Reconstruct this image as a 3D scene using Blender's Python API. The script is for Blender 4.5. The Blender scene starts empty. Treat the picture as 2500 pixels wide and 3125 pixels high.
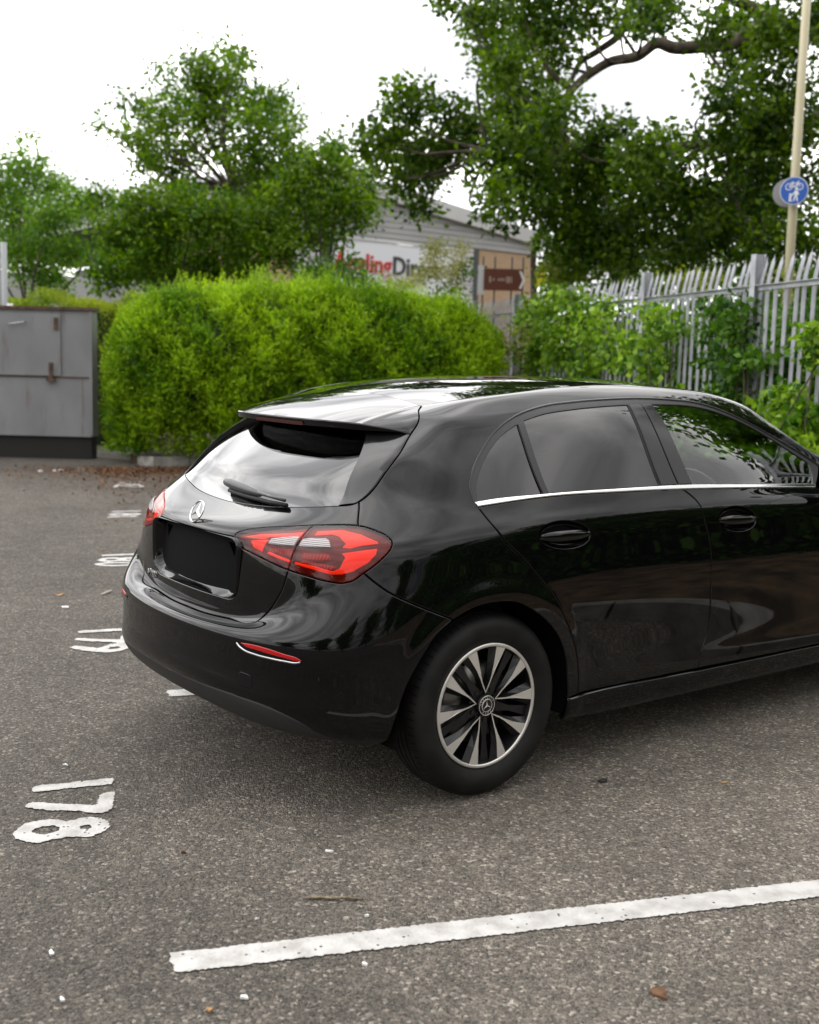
import bpy, math, random
import numpy as np
from mathutils import Vector, Matrix
from mathutils.geometry import delaunay_2d_cdt
rng = np.random.default_rng(7); random.seed(7)
sc = bpy.context.scene
# ------------------------------------------------------------------ camera
FPX, PITCH, ROLL, CAMH = 3616.5, 0.1315, 0.0251, 1.5253
fwd = np.array([0, math.cos(PITCH), -math.sin(PITCH)]); rgt = np.array([1., 0, 0]); upv = np.cross(rgt, fwd)
CR = math.cos(ROLL)*rgt + math.sin(ROLL)*upv; CU = -math.sin(ROLL)*rgt + math.cos(ROLL)*upv
cam_d = bpy.data.cameras.new('camera'); cam = bpy.data.objects.new('camera', cam_d); sc.collection.objects.link(cam)
M4 = Matrix.Identity(4)
for i in range(3):
    M4[i][0] = CR[i]; M4[i][1] = CU[i]; M4[i][2] = -fwd[i]; M4[i][3] = (0, 0, CAMH)[i]
cam.matrix_world = M4
cam_d.sensor_fit = 'HORIZONTAL'; cam_d.sensor_width = 24.0; cam_d.lens = FPX/2500*24
cam_d.clip_start = 0.05; cam_d.clip_end = 3000
cam_d.dof.use_dof = True; cam_d.dof.focus_distance = 4.35; cam_d.dof.aperture_fstop = 2.5; cam_d.dof.aperture_blades = 9
sc.camera = cam
# ------------------------------------------------------------------ sky and sun (overcast)
SUN_EL, SUN_AZ = math.radians(80), math.radians(-60)      # azimuth from +Y towards +X
w = bpy.data.worlds.new("World"); sc.world = w; w.use_nodes = True
nt = w.node_tree; nt.nodes.clear()
def nn(nt, typ, **kw):
    n = nt.nodes.new(typ)
    for k, v in kw.items():
        if k in n.inputs: n.inputs[k].default_value = v
        else: setattr(n, k, v)
    return n
out = nn(nt, 'ShaderNodeOutputWorld'); bg = nn(nt, 'ShaderNodeBackground'); bg.inputs['Strength'].default_value = 0.12
sky = nn(nt, 'ShaderNodeTexSky', sky_type='NISHITA', sun_disc=False, sun_elevation=SUN_EL, sun_rotation=SUN_AZ)
geo = nn(nt, 'ShaderNodeTexCoord'); sep = nn(nt, 'ShaderNodeSeparateXYZ'); nt.links.new(geo.outputs['Generated'], sep.inputs[0])
mx = nn(nt, 'ShaderNodeMath', operation='MAXIMUM'); mx.inputs[1].default_value = 0.0; nt.links.new(sep.outputs['Z'], mx.inputs[0])
ad = nn(nt, 'ShaderNodeMath', operation='ADD'); ad.inputs[1].default_value = 0.22; nt.links.new(mx.outputs[0], ad.inputs[0])
dx = nn(nt, 'ShaderNodeMath', operation='DIVIDE'); dy = nn(nt, 'ShaderNodeMath', operation='DIVIDE')
nt.links.new(sep.outputs['X'], dx.inputs[0]); nt.links.new(sep.outputs['Y'], dy.inputs[0])
nt.links.new(ad.outputs[0], dx.inputs[1]); nt.links.new(ad.outputs[0], dy.inputs[1])
cmb = nn(nt, 'ShaderNodeCombineXYZ'); nt.links.new(dx.outputs[0], cmb.inputs[0]); nt.links.new(dy.outputs[0], cmb.inputs[1])
mp = nn(nt, 'ShaderNodeMapping'); mp.inputs['Rotation'].default_value = (0, 0, math.radians(25)); mp.inputs['Scale'].default_value = (1.0, 2.1, 1); mp.inputs['Location'].default_value = (3.1, 1.7, 0)
nt.links.new(cmb.outputs[0], mp.inputs[0])
nz = nn(nt, 'ShaderNodeTexNoise'); nz.inputs['Scale'].default_value = 1.25; nz.inputs['Detail'].default_value = 6; nz.inputs['Roughness'].default_value = .52; nz.inputs['Distortion'].default_value = .35
nt.links.new(mp.outputs[0], nz.inputs['Vector'])
rp = nn(nt, 'ShaderNodeValToRGB'); e = rp.color_ramp.elements
e[0].position = .34; e[0].color = (.27, .27, .28, 1); e[1].position = .66; e[1].color = (1, .98, .95, 1)
m_ = e.new(.5); m_.color = (.59, .585, .585, 1)
nt.links.new(nz.outputs['Fac'], rp.inputs[0])
# the cloud deck is thinner and brighter towards the far side of the car park
dir_b = nn(nt, 'ShaderNodeMapRange'); dir_b.inputs[1].default_value = -.9; dir_b.inputs[2].default_value = .9; dir_b.inputs[3].default_value = 5.0; dir_b.inputs[4].default_value = 25.0
dt = nn(nt, 'ShaderNodeVectorMath', operation='DOT_PRODUCT'); dt.inputs[1].default_value = (-.5, .866, 0); nt.links.new(geo.outputs['Generated'], dt.inputs[0]); nt.links.new(dt.outputs['Value'], dir_b.inputs[0])
zen = nn(nt, 'ShaderNodeMapRange'); zen.inputs[1].default_value = 0; zen.inputs[2].default_value = 1; zen.inputs[3].default_value = .8; zen.inputs[4].default_value = 2.1; nt.links.new(sep.outputs['Z'], zen.inputs[0])
dz = nn(nt, 'ShaderNodeMath', operation='MULTIPLY'); nt.links.new(dir_b.outputs[0], dz.inputs[0]); nt.links.new(zen.outputs[0], dz.inputs[1])
ml = nn(nt, 'ShaderNodeVectorMath', operation='SCALE'); nt.links.new(rp.outputs[0], ml.inputs[0]); nt.links.new(dz.outputs[0], ml.inputs['Scale'])
mix = nn(nt, 'ShaderNodeMixRGB'); mix.inputs[0].default_value = .93
nt.links.new(sky.outputs[0], mix.inputs[1]); nt.links.new(ml.outputs[0], mix.inputs[2]); nt.links.new(mix.outputs[0], bg.inputs['Color']); nt.links.new(bg.outputs[0], out.inputs[0])
sl = bpy.data.lights.new('sun', 'SUN'); sl.energy = 0.7; sl.angle = math.radians(170); sl.color = (1, .95, .88)
so = bpy.data.objects.new('sun', sl); sc.collection.objects.link(so)
sd = Vector((math.sin(SUN_AZ)*math.cos(SUN_EL), math.cos(SUN_AZ)*math.cos(SUN_EL), math.sin(SUN_EL)))
so.rotation_euler = sd.to_track_quat('Z', 'Y').to_euler()
sc.view_settings.view_transform = 'Standard'; sc.view_settings.look = 'None'; sc.view_settings.gamma = 1; sc.view_settings.exposure = 0.5
sc.cycles.max_bounces = 8; sc.cycles.transparent_max_bounces = 16; sc.cycles.sample_clamp_indirect = 8
# ------------------------------------------------------------------ helpers
def ray(px, py):
    v = fwd*FPX + (px-1250)*CR - (py-1562.5)*CU
    return v
def at(px, py, d):                       # world point at depth d (metres along +Y) seen in that direction
    v = ray(px, py); return np.array([0, 0, CAMH]) + v/v[1]*d
def gnd(px, py, z=0.):
    v = ray(px, py); return np.array([0, 0, CAMH]) + v*((z-CAMH)/v[2])
def link(o, parent=None):
    sc.collection.objects.link(o)
    if parent is not None: o.parent = parent
    return o
def tag(o, label=None, cat=None, group=None, kind=None):
    if label: o['label'] = label
    if cat: o['category'] = cat
    if group: o['group'] = group
    if kind: o['kind'] = kind
    return o
def empty(name, loc=(0, 0, 0), rz=0, parent=None):
    o = bpy.data.objects.new(name, None); o.location = loc; o.rotation_euler = (0, 0, rz); o.empty_display_size = .2
    return link(o, parent)
def mesh(name, V, F, mat, parent=None, smooth=False, normals=None):
    me = bpy.data.meshes.new(name)
    V = np.asarray(V, float)
    me.from_pydata([tuple(v) for v in V], [], [tuple(int(i) for i in f) for f in F])
    if mat: me.materials.append(mat)
    if smooth: me.polygons.foreach_set('use_smooth', [True]*len(me.polygons))
    if normals is not None: me.normals_split_custom_set_from_vertices([tuple(n) for n in normals])
    me.update()
    o = bpy.data.objects.new(name, me)
    return link(o, parent)
class MB:
    """collects simple solids into one mesh"""
    def __init__(s): s.V = []; s.F = []
    def add(s, V, F):
        b = len(s.V); s.V += [tuple(v) for v in V]; s.F += [tuple(b+i for i in f) for f in F]; return s
    def box(s, c, d, R=None):
        c = np.array(c, float); d = np.array(d, float)/2
        P = np.array([[x, y, z] for x in (-1, 1) for y in (-1, 1) for z in (-1, 1)])*d
        if R is not None: P = P@np.array(R).T
        return s.add(P+c, [(0, 1, 3, 2), (4, 6, 7, 5), (0, 4, 5, 1), (2, 3, 7, 6), (0, 2, 6, 4), (1, 5, 7, 3)])
    def tube(s, pts, rad, n=10, cap=True):
        pts = np.array(pts, float); rad = np.broadcast_to(rad, (len(pts),)); rings = []
        t = np.gradient(pts, axis=0); t /= np.linalg.norm(t, axis=1)[:, None]+1e-9
        a = np.array([0, 0, 1.]) if abs(t[0][2]) < .9 else np.array([1., 0, 0])
        for i, p in enumerate(pts):
            x = np.cross(a, t[i]); x /= np.linalg.norm(x)+1e-9; y = np.cross(t[i], x)
            an = np.arange(n)/n*2*math.pi
            rings.append(p+rad[i]*(np.cos(an)[:, None]*x+np.sin(an)[:, None]*y))
        F = []
        for i in range(len(pts)-1):
            for k in range(n): F.append((i*n+k, i*n+(k+1) % n, (i+1)*n+(k+1) % n, (i+1)*n+k))
        if cap: F += [tuple(range(n))[::-1], tuple((len(pts)-1)*n+k for k in range(n))]
        return s.add(np.concatenate(rings), F)
    def lathe(s, prof, n=48, axis='y', close=False):
        P = []; F = []; m = len(prof)
        for k in range(n):
            a = 2*math.pi*k/n
            for r, h in prof:
                P.append((r*math.cos(a), h, r*math.sin(a)) if axis == 'y' else (r*math.cos(a), r*math.sin(a), h))
        for k in range(n):
            k2 = (k+1) % n
            for i in range(m-1): F.append((k*m+i, k*m+i+1, k2*m+i+1, k2*m+i))
        return s.add(P, F)
    def prism(s, poly, y0, y1):          # poly in (x,z), extruded along y
        n = len(poly); P = [(x, y0, z) for x, z in poly]+[(x, y1, z) for x, z in poly]
        F = [tuple(range(n)), tuple(range(n, 2*n))[::-1]]+[(i, i+n, (i+1) % n+n, (i+1) % n) for i in range(n)]
        return s.add(P, F)
    def build(s, name, mat, parent=None, smooth=False):
        return mesh(name, s.V, s.F, mat, parent, smooth)
# ------------------------------------------------------------------ materials
def mat(name, col, rough=.5, metal=0., spec=.5, **kw):
    m = bpy.data.materials.new(name); m.use_nodes = True; b = m.node_tree.nodes['Principled BSDF']
    b.inputs['Base Color'].default_value = (*col, 1); b.inputs['Roughness'].default_value = rough; b.inputs['Metallic'].default_value = metal
    b.inputs['Specular IOR Level'].default_value = spec
    for k, v in kw.items(): b.inputs[k].default_value = v
    return m
def noise_mix(m, c1, c2, scale=5, detail=4, lo=.35, hi=.65, coord='Object', rough=None, bump=0, bscale=None, stretch=(1, 1, 1)):
    nt = m.node_tree; b = nt.nodes['Principled BSDF']
    tc = nn(nt, 'ShaderNodeTexCoord'); mp = nn(nt, 'ShaderNodeMapping'); mp.inputs['Scale'].default_value = stretch
    nt.links.new(tc.outputs[coord], mp.inputs[0])
    nz = nn(nt, 'ShaderNodeTexNoise'); nz.inputs['Scale'].default_value = scale; nz.inputs['Detail'].default_value = detail
    nt.links.new(mp.outputs[0], nz.inputs['Vector'])
    rp = nn(nt, 'ShaderNodeValToRGB'); rp.color_ramp.elements[0].position = lo; rp.color_ramp.elements[1].position = hi
    rp.color_ramp.elements[0].color = (*c1, 1); rp.color_ramp.elements[1].color = (*c2, 1)
    nt.links.new(nz.outputs['Fac'], rp.inputs[0]); nt.links.new(rp.outputs[0], b.inputs['Base Color'])
    if bump:
        n2 = nn(nt, 'ShaderNodeTexNoise'); n2.inputs['Scale'].default_value = bscale or scale*4; n2.inputs['Detail'].default_value = 5
        nt.links.new(mp.outputs[0], n2.inputs['Vector'])
        bp = nn(nt, 'ShaderNodeBump'); bp.inputs['Strength'].default_value = bump; bp.inputs['Distance'].default_value = .02
        nt.links.new(n2.outputs['Fac'], bp.inputs['Height']); nt.links.new(bp.outputs[0], b.inputs['Normal'])
    return m
def glass(name, tint, boost=1.7):
    m = bpy.data.materials.new(name); m.use_nodes = True; nt = m.node_tree; nt.nodes.clear()
    o = nn(nt, 'ShaderNodeOutputMaterial'); mi = nn(nt, 'ShaderNodeMixShader'); tr = nn(nt, 'ShaderNodeBsdfTransparent'); gl = nn(nt, 'ShaderNodeBsdfGlossy')
    tr.inputs[0].default_value = (*tint, 1); gl.inputs['Roughness'].default_value = .0
    fr = nn(nt, 'ShaderNodeFresnel'); fr.inputs[0].default_value = 1.5
    ge = nn(nt, 'ShaderNodeNewGeometry'); io = nn(nt, 'ShaderNodeMapRange'); io.inputs[3].default_value = 1.5; io.inputs[4].default_value = 1/1.5; nt.links.new(ge.outputs['Backfacing'], io.inputs[0]); nt.links.new(io.outputs[0], fr.inputs[0]); mm = nn(nt, 'ShaderNodeMath', operation='MULTIPLY', use_clamp=True); mm.inputs[1].default_value = boost
    nt.links.new(fr.outputs[0], mm.inputs[0]); nt.links.new(mm.outputs[0], mi.inputs[0]); nt.links.new(tr.outputs[0], mi.inputs[1]); nt.links.new(gl.outputs[0], mi.inputs[2]); nt.links.new(mi.outputs[0], o.inputs[0])
    return m
def leaf_mat(name, c1, c2, trans=.35, rough=.45):
    """leaf: colour varies from leaf to leaf (per face attribute), part of the light passes through"""
    m = bpy.data.materials.new(name); m.use_nodes = True; nt = m.node_tree; b = nt.nodes['Principled BSDF']
    at_ = nn(nt, 'ShaderNodeAttribute', attribute_name='tone'); rp = nn(nt, 'ShaderNodeValToRGB')
    rp.color_ramp.elements[0].color = (*c1, 1); rp.color_ramp.elements[1].color = (*c2, 1)
    nt.links.new(at_.outputs['Fac'], rp.inputs[0]); nt.links.new(rp.outputs[0], b.inputs['Base Color'])
    b.inputs['Roughness'].default_value = rough+.08; b.inputs['Specular IOR Level'].default_value = .22
    tl = nn(nt, 'ShaderNodeBsdfTranslucent'); mxs = nn(nt, 'ShaderNodeMixShader'); mxs.inputs[0].default_value = trans
    g = nn(nt, 'ShaderNodeMixRGB', blend_type='MULTIPLY'); g.inputs[0].default_value = 1; g.inputs[2].default_value = (1.5, 1.6, .7, 1)
    nt.links.new(rp.outputs[0], g.inputs[1]); nt.links.new(g.outputs[0], tl.inputs[0])
    nt.links.new(b.outputs[0], mxs.inputs[1]); nt.links.new(tl.outputs[0], mxs.inputs[2]); nt.links.new(mxs.outputs[0], nt.nodes['Material Output'].inputs[0])
    return m
M = dict(
    paint=mat('black paint', (.002, .002, .0024), .02, 0, .38),
    trim=mat('satin black trim', (.009, .009, .01), .42),
    gloss=mat('gloss black trim', (.008, .008, .009), .12),
    plastic=mat('grey black plastic', (.018, .018, .019), .5),
    dark=mat('dark cavity', (.004, .004, .004), .9, 0, .1),
    rubber=noise_mix(mat('rubber', (.008, .008, .008), .6, 0, .25), (.0055, .0055, .0055), (.012, .0115, .011), 14, 5),
    dim_chrome=mat('dim chrome', (.42, .42, .43), .15, 1),
    chrome=mat('polished metal', (.86, .86, .86), .08, 1),
    satin=mat('brushed chrome strip', (.80, .80, .80), .16, 1),
    alloy=mat('machined alloy', (.70, .675, .64), .36, .62),
    alloy_dark=mat('dark alloy', (.006, .006, .0065), .35),
    glass_dark=glass('privacy glass', (.03, .032, .034), 1.9),
    glass_clear=glass('clear glass', (.60, .70, .63), 2.3),
    seat=mat('dark seat fabric', (.02, .02, .021), .8),
    disc=mat('brake disc', (.25, .24, .23), .4, 1),
    white_paint=mat('white letter', (.8, .8, .8), .4),
)

# ------------------------------------------------------------------ car body surface
# ---- body surface: level curves (bottom to top) x stations (front centre -> side -> rear centre); x, half width, z
LV=[
#0 underside
[(3.45,0,.22),(3.40,.4,.22),(3.2,.66,.21),(2.9,.74,.2),(2.2,.76,.195),(1.6,.76,.195),(1.0,.76,.195),(.45,.76,.2),(0,.76,.21),(-.3,.76,.215),(-.46,.70,.225),(-.565,.55,.235),(-.63,.30,.245),(-.645,0,.25)],
#1 bottom edge
[(3.53,0,.23),(3.47,.42,.23),(3.25,.74,.225),(2.9,.835,.22),(2.2,.845,.215),(1.6,.848,.215),(1.0,.848,.215),(.45,.85,.22),(0,.852,.245),(-.3,.848,.26),(-.495,.79,.265),(-.625,.64,.268),(-.70,.36,.276),(-.722,0,.282)],
#2 sill top / bumper trim top
[(3.56,0,.30),(3.5,.43,.30),(3.27,.77,.30),(2.9,.865,.30),(2.2,.872,.298),(1.6,.874,.298),(1.0,.874,.298),(.45,.876,.298),(0,.88,.30),(-.3,.875,.305),(-.515,.825,.31),(-.665,.675,.325),(-.765,.375,.357),(-.793,0,.37)],
#3
[(3.58,0,.42),(3.52,.44,.42),(3.29,.79,.42),(2.92,.885,.42),(2.2,.876,.41),(1.6,.874,.41),(1.0,.875,.41),(.45,.882,.415),(0,.890,.42),(-.3,.885,.43),(-.52,.838,.43),(-.668,.683,.436),(-.772,.375,.445),(-.806,0,.45)],
#4
[(3.6,0,.54),(3.53,.45,.54),(3.3,.80,.54),(2.92,.893,.54),(2.2,.884,.53),(1.6,.880,.53),(1.0,.882,.53),(.45,.888,.535),(0,.896,.54),(-.3,.891,.54),(-.525,.845,.54),(-.672,.685,.538),(-.768,.378,.537),(-.802,0,.54)],
#5 bumper ledge edge
[(3.6,0,.66),(3.53,.45,.66),(3.29,.80,.66),(2.92,.893,.66),(2.2,.893,.655),(1.6,.891,.655),(1.0,.892,.655),(.45,.895,.66),(0,.898,.66),(-.3,.889,.655),(-.515,.838,.645),(-.662,.675,.618),(-.75,.375,.598),(-.782,0,.595)],
#6 tailgate bottom
[(3.57,0,.74),(3.5,.45,.74),(3.24,.79,.745),(2.9,.886,.75),(2.2,.893,.755),(1.6,.893,.755),(1.0,.893,.755),(.45,.894,.757),(0,.895,.755),(-.3,.882,.745),(-.505,.818,.73),(-.627,.655,.685),(-.69,.375,.612),(-.718,0,.595)],
#7
[(3.52,0,.79),(3.45,.45,.795),(3.18,.77,.81),(2.85,.868,.84),(2.2,.884,.86),(1.6,.884,.865),(1.0,.885,.866),(.45,.886,.866),(0,.883,.857),(-.29,.867,.842),(-.485,.795,.815),(-.606,.64,.775),(-.687,.365,.71),(-.714,0,.70)],
#8 below crease / lip
[(3.47,0,.82),(3.40,.43,.83),(3.12,.74,.86),(2.8,.845,.90),(2.2,.868,.938),(1.6,.872,.952),(1.0,.874,.960),(.45,.874,.959),(0,.867,.948),(-.27,.842,.928),(-.455,.768,.908),(-.59,.61,.89),(-.681,.31,.880),(-.704,0,.878)],
#9 above crease / lip
[(3.44,0,.835),(3.37,.42,.845),(3.09,.725,.875),(2.78,.83,.915),(2.2,.857,.956),(1.6,.862,.972),(1.0,.864,.981),(.45,.863,.980),(0,.853,.970),(-.26,.825,.952),(-.435,.75,.934),(-.573,.60,.918),(-.672,.31,.906),(-.696,0,.904)],
#10 belt / window base
[(2.75,0,.985),(2.72,.30,.98),(2.62,.56,.975),(2.45,.72,.97),(2.1,.80,.995),(1.6,.828,1.022),(1.0,.836,1.038),(.45,.834,1.038),(0,.815,1.031),(-.22,.772,1.022),(-.355,.703,1.014),(-.455,.595,1.003),(-.525,.32,.982),(-.545,0,.975)],
#11
[(2.52,0,1.088),(2.50,.27,1.085),(2.42,.5,1.08),(2.28,.64,1.078),(2.05,.718,1.09),(1.6,.775,1.12),(1.0,.792,1.137),(.46,.787,1.138),(.01,.760,1.13),(-.175,.717,1.118),(-.285,.655,1.105),(-.37,.56,1.093),(-.43,.30,1.077),(-.447,0,1.07)],
#12
[(2.27,0,1.175),(2.25,.25,1.17),(2.17,.48,1.165),(2.06,.61,1.16),(1.95,.698,1.165),(1.55,.72,1.222),(1.0,.742,1.245),(.48,.735,1.245),(.04,.705,1.224),(-.12,.668,1.207),(-.21,.627,1.193),(-.275,.542,1.182),(-.325,.28,1.167),(-.34,0,1.16)],
#13
[(2.07,0,1.255),(2.05,.24,1.25),(1.98,.46,1.245),(1.89,.58,1.24),(1.82,.655,1.247),(1.50,.672,1.302),(1.0,.683,1.345),(.5,.678,1.341),(.09,.652,1.303),(-.06,.625,1.279),(-.135,.58,1.26),(-.185,.50,1.247),(-.225,.27,1.238),(-.24,0,1.235)],
#14 top of side windows
[(1.95,0,1.305),(1.93,.23,1.30),(1.87,.44,1.295),(1.79,.55,1.29),(1.75,.618,1.298),(1.45,.64,1.346),(1.0,.652,1.381),(.52,.648,1.371),(.13,.622,1.335),(-.02,.598,1.312),(-.09,.56,1.294),(-.135,.485,1.28),(-.172,.26,1.272),(-.185,0,1.27)],
#15 roof rail face
[(1.82,0,1.36),(1.80,.22,1.358),(1.75,.42,1.350),(1.69,.52,1.345),(1.67,.583,1.347),(1.42,.602,1.386),(1.0,.613,1.412),(.54,.608,1.402),(.14,.577,1.366),(-.01,.535,1.335),(-.06,.51,1.322),(-.10,.465,1.315),(-.13,.25,1.305),(-.14,0,1.303)],
#16 roof edge
[(1.72,0,1.39),(1.70,.21,1.388),(1.65,.39,1.380),(1.60,.49,1.374),(1.54,.54,1.378),(1.40,.564,1.404),(1.0,.572,1.4285),(.55,.568,1.418),(.122,.512,1.371),(-.002,.442,1.345),(-.04,.41,1.335),(-.06,.34,1.331),(-.08,.2,1.33),(-.085,0,1.33)],
]
LV=np.array(LV)
def cspl(t,y):
    """natural-ish cubic spline second derivs (not-a-knot by mirrored ends handled outside)"""
    n=len(t); h=np.diff(t); A=np.zeros((n,n)); B=np.zeros((n,)+y.shape[1:])
    A[0,0]=A[-1,-1]=1
    for i in range(1,n-1):
        A[i,i-1]=h[i-1];A[i,i]=2*(h[i-1]+h[i]);A[i,i+1]=h[i]
        B[i]=6*((y[i+1]-y[i])/h[i]-(y[i]-y[i-1])/h[i-1])
    return np.linalg.solve(A,B.reshape(n,-1)).reshape(B.shape)
def ceval(t,y,m,x):
    i=np.clip(np.searchsorted(t,x)-1,0,len(t)-2); h=(t[i+1]-t[i])
    ex=(slice(None),)+(None,)*(y.ndim-1)
    a=((t[i+1]-x)/h)[ex]; b=((x-t[i])/h)[ex]; h=h[ex]
    return a*y[i]+b*y[i+1]+((a**3-a)*m[i]+(b**3-b)*m[i+1])*h*h/6
NU,NV=421,361
def gsm(G,sig,axis,mode):
    r=int(3*sig)+1; k=np.exp(-.5*(np.arange(-r,r+1)/sig)**2); k/=k.sum()
    G=np.moveaxis(G,axis,0); n=len(G)
    if mode=='mir':
        lo=G[1:r+1][::-1]*np.array([1,-1,1]); hi=G[-r-1:-1][::-1]*np.array([1,-1,1])
    else: # linear extension
        lo=2*G[0]-G[1:r+1][::-1]; hi=2*G[-1]-G[-r-1:-1][::-1]
    E=np.concatenate([lo,G,hi]); o=sum(k[j]*E[j:j+n] for j in range(2*r+1))
    return np.moveaxis(o,0,axis)
def build():
    L=LV.copy()
    # u knots: mean chord
    du=np.linalg.norm(np.diff(L[1:11],axis=1),axis=2).mean(0); U=np.concatenate([[0],np.cumsum(du)])
    dv=np.linalg.norm(np.diff(L[:,4:12],axis=0),axis=2).mean(1); V=np.concatenate([[0],np.cumsum(dv)])
    # mirror along u for symmetric tangents
    k=3; M=np.array([1,-1,1])
    Le=np.concatenate([L[:,1:k+1][:,::-1]*M,L,L[:,-k-1:-1][:,::-1]*M],1)
    Ue=np.concatenate([-U[1:k+1][::-1],U,2*U[-1]-U[-k-1:-1][::-1]])
    un=np.linspace(0,U[-1],NU); vn=np.linspace(0,V[-1],NV)
    Y=np.swapaxes(Le,0,1); m=cspl(Ue,Y); A=ceval(Ue,Y,m,un)   # NU x levels x 3
    Y=np.swapaxes(A,0,1); m=cspl(V,Y); G=ceval(V,Y,m,vn)       # NV x NU x 3
    s=U[-1]/(NU-1)
    G=gsm(G,.07/s,1,'mir'); G=gsm(G,.010/(V[-1]/(NV-1)),0,'lin')
    # wheel arch flare
    for xc in (0.,2.729):
        d=np.hypot(G[...,0]-xc,G[...,2]-.326); side=np.clip((G[...,1]-.70)/.1,0,1)
        fl=np.clip((.475-d)/.075,0,1); fl=fl*fl*fl*(fl*(6*fl-15)+10)
        G[...,1]+=.008*fl*side*np.clip((.95-G[...,2])/.1,0,1)
    G[...,1]*=-1   # right side is -y
    G[:,0,1]=0; G[:,-1,1]=0
    # mirror to full loop
    F=np.concatenate([G,G[:,-2::-1]*M],1)
    uf=np.concatenate([un,2*U[-1]-un[-2::-1]])
    return F,uf,vn,U,V
F,UF,VN,U,V=build()
FU=np.gradient(F,UF,axis=1); FV=np.gradient(F,VN,axis=0)
FN=np.cross(FV,FU); FN/=np.linalg.norm(FN,axis=2)[...,None]
def bil(A,u,v):
    u=np.asarray(u,float); v=np.asarray(v,float)
    i=np.clip(u/(UF[1]-UF[0]),0,len(UF)-1.001); j=np.clip(v/(VN[1]-VN[0]),0,len(VN)-1.001)
    i0=i.astype(int); j0=j.astype(int); a=(i-i0)[...,None]; b=(j-j0)[...,None]
    return (A[j0,i0]*(1-a)+A[j0,i0+1]*a)*(1-b)+(A[j0+1,i0]*(1-a)+A[j0+1,i0+1]*a)*b
def S(u,v): return bil(F,u,v)
def N(u,v):
    n=bil(FN,u,v); return n/np.linalg.norm(n,axis=-1)[...,None]

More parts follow.
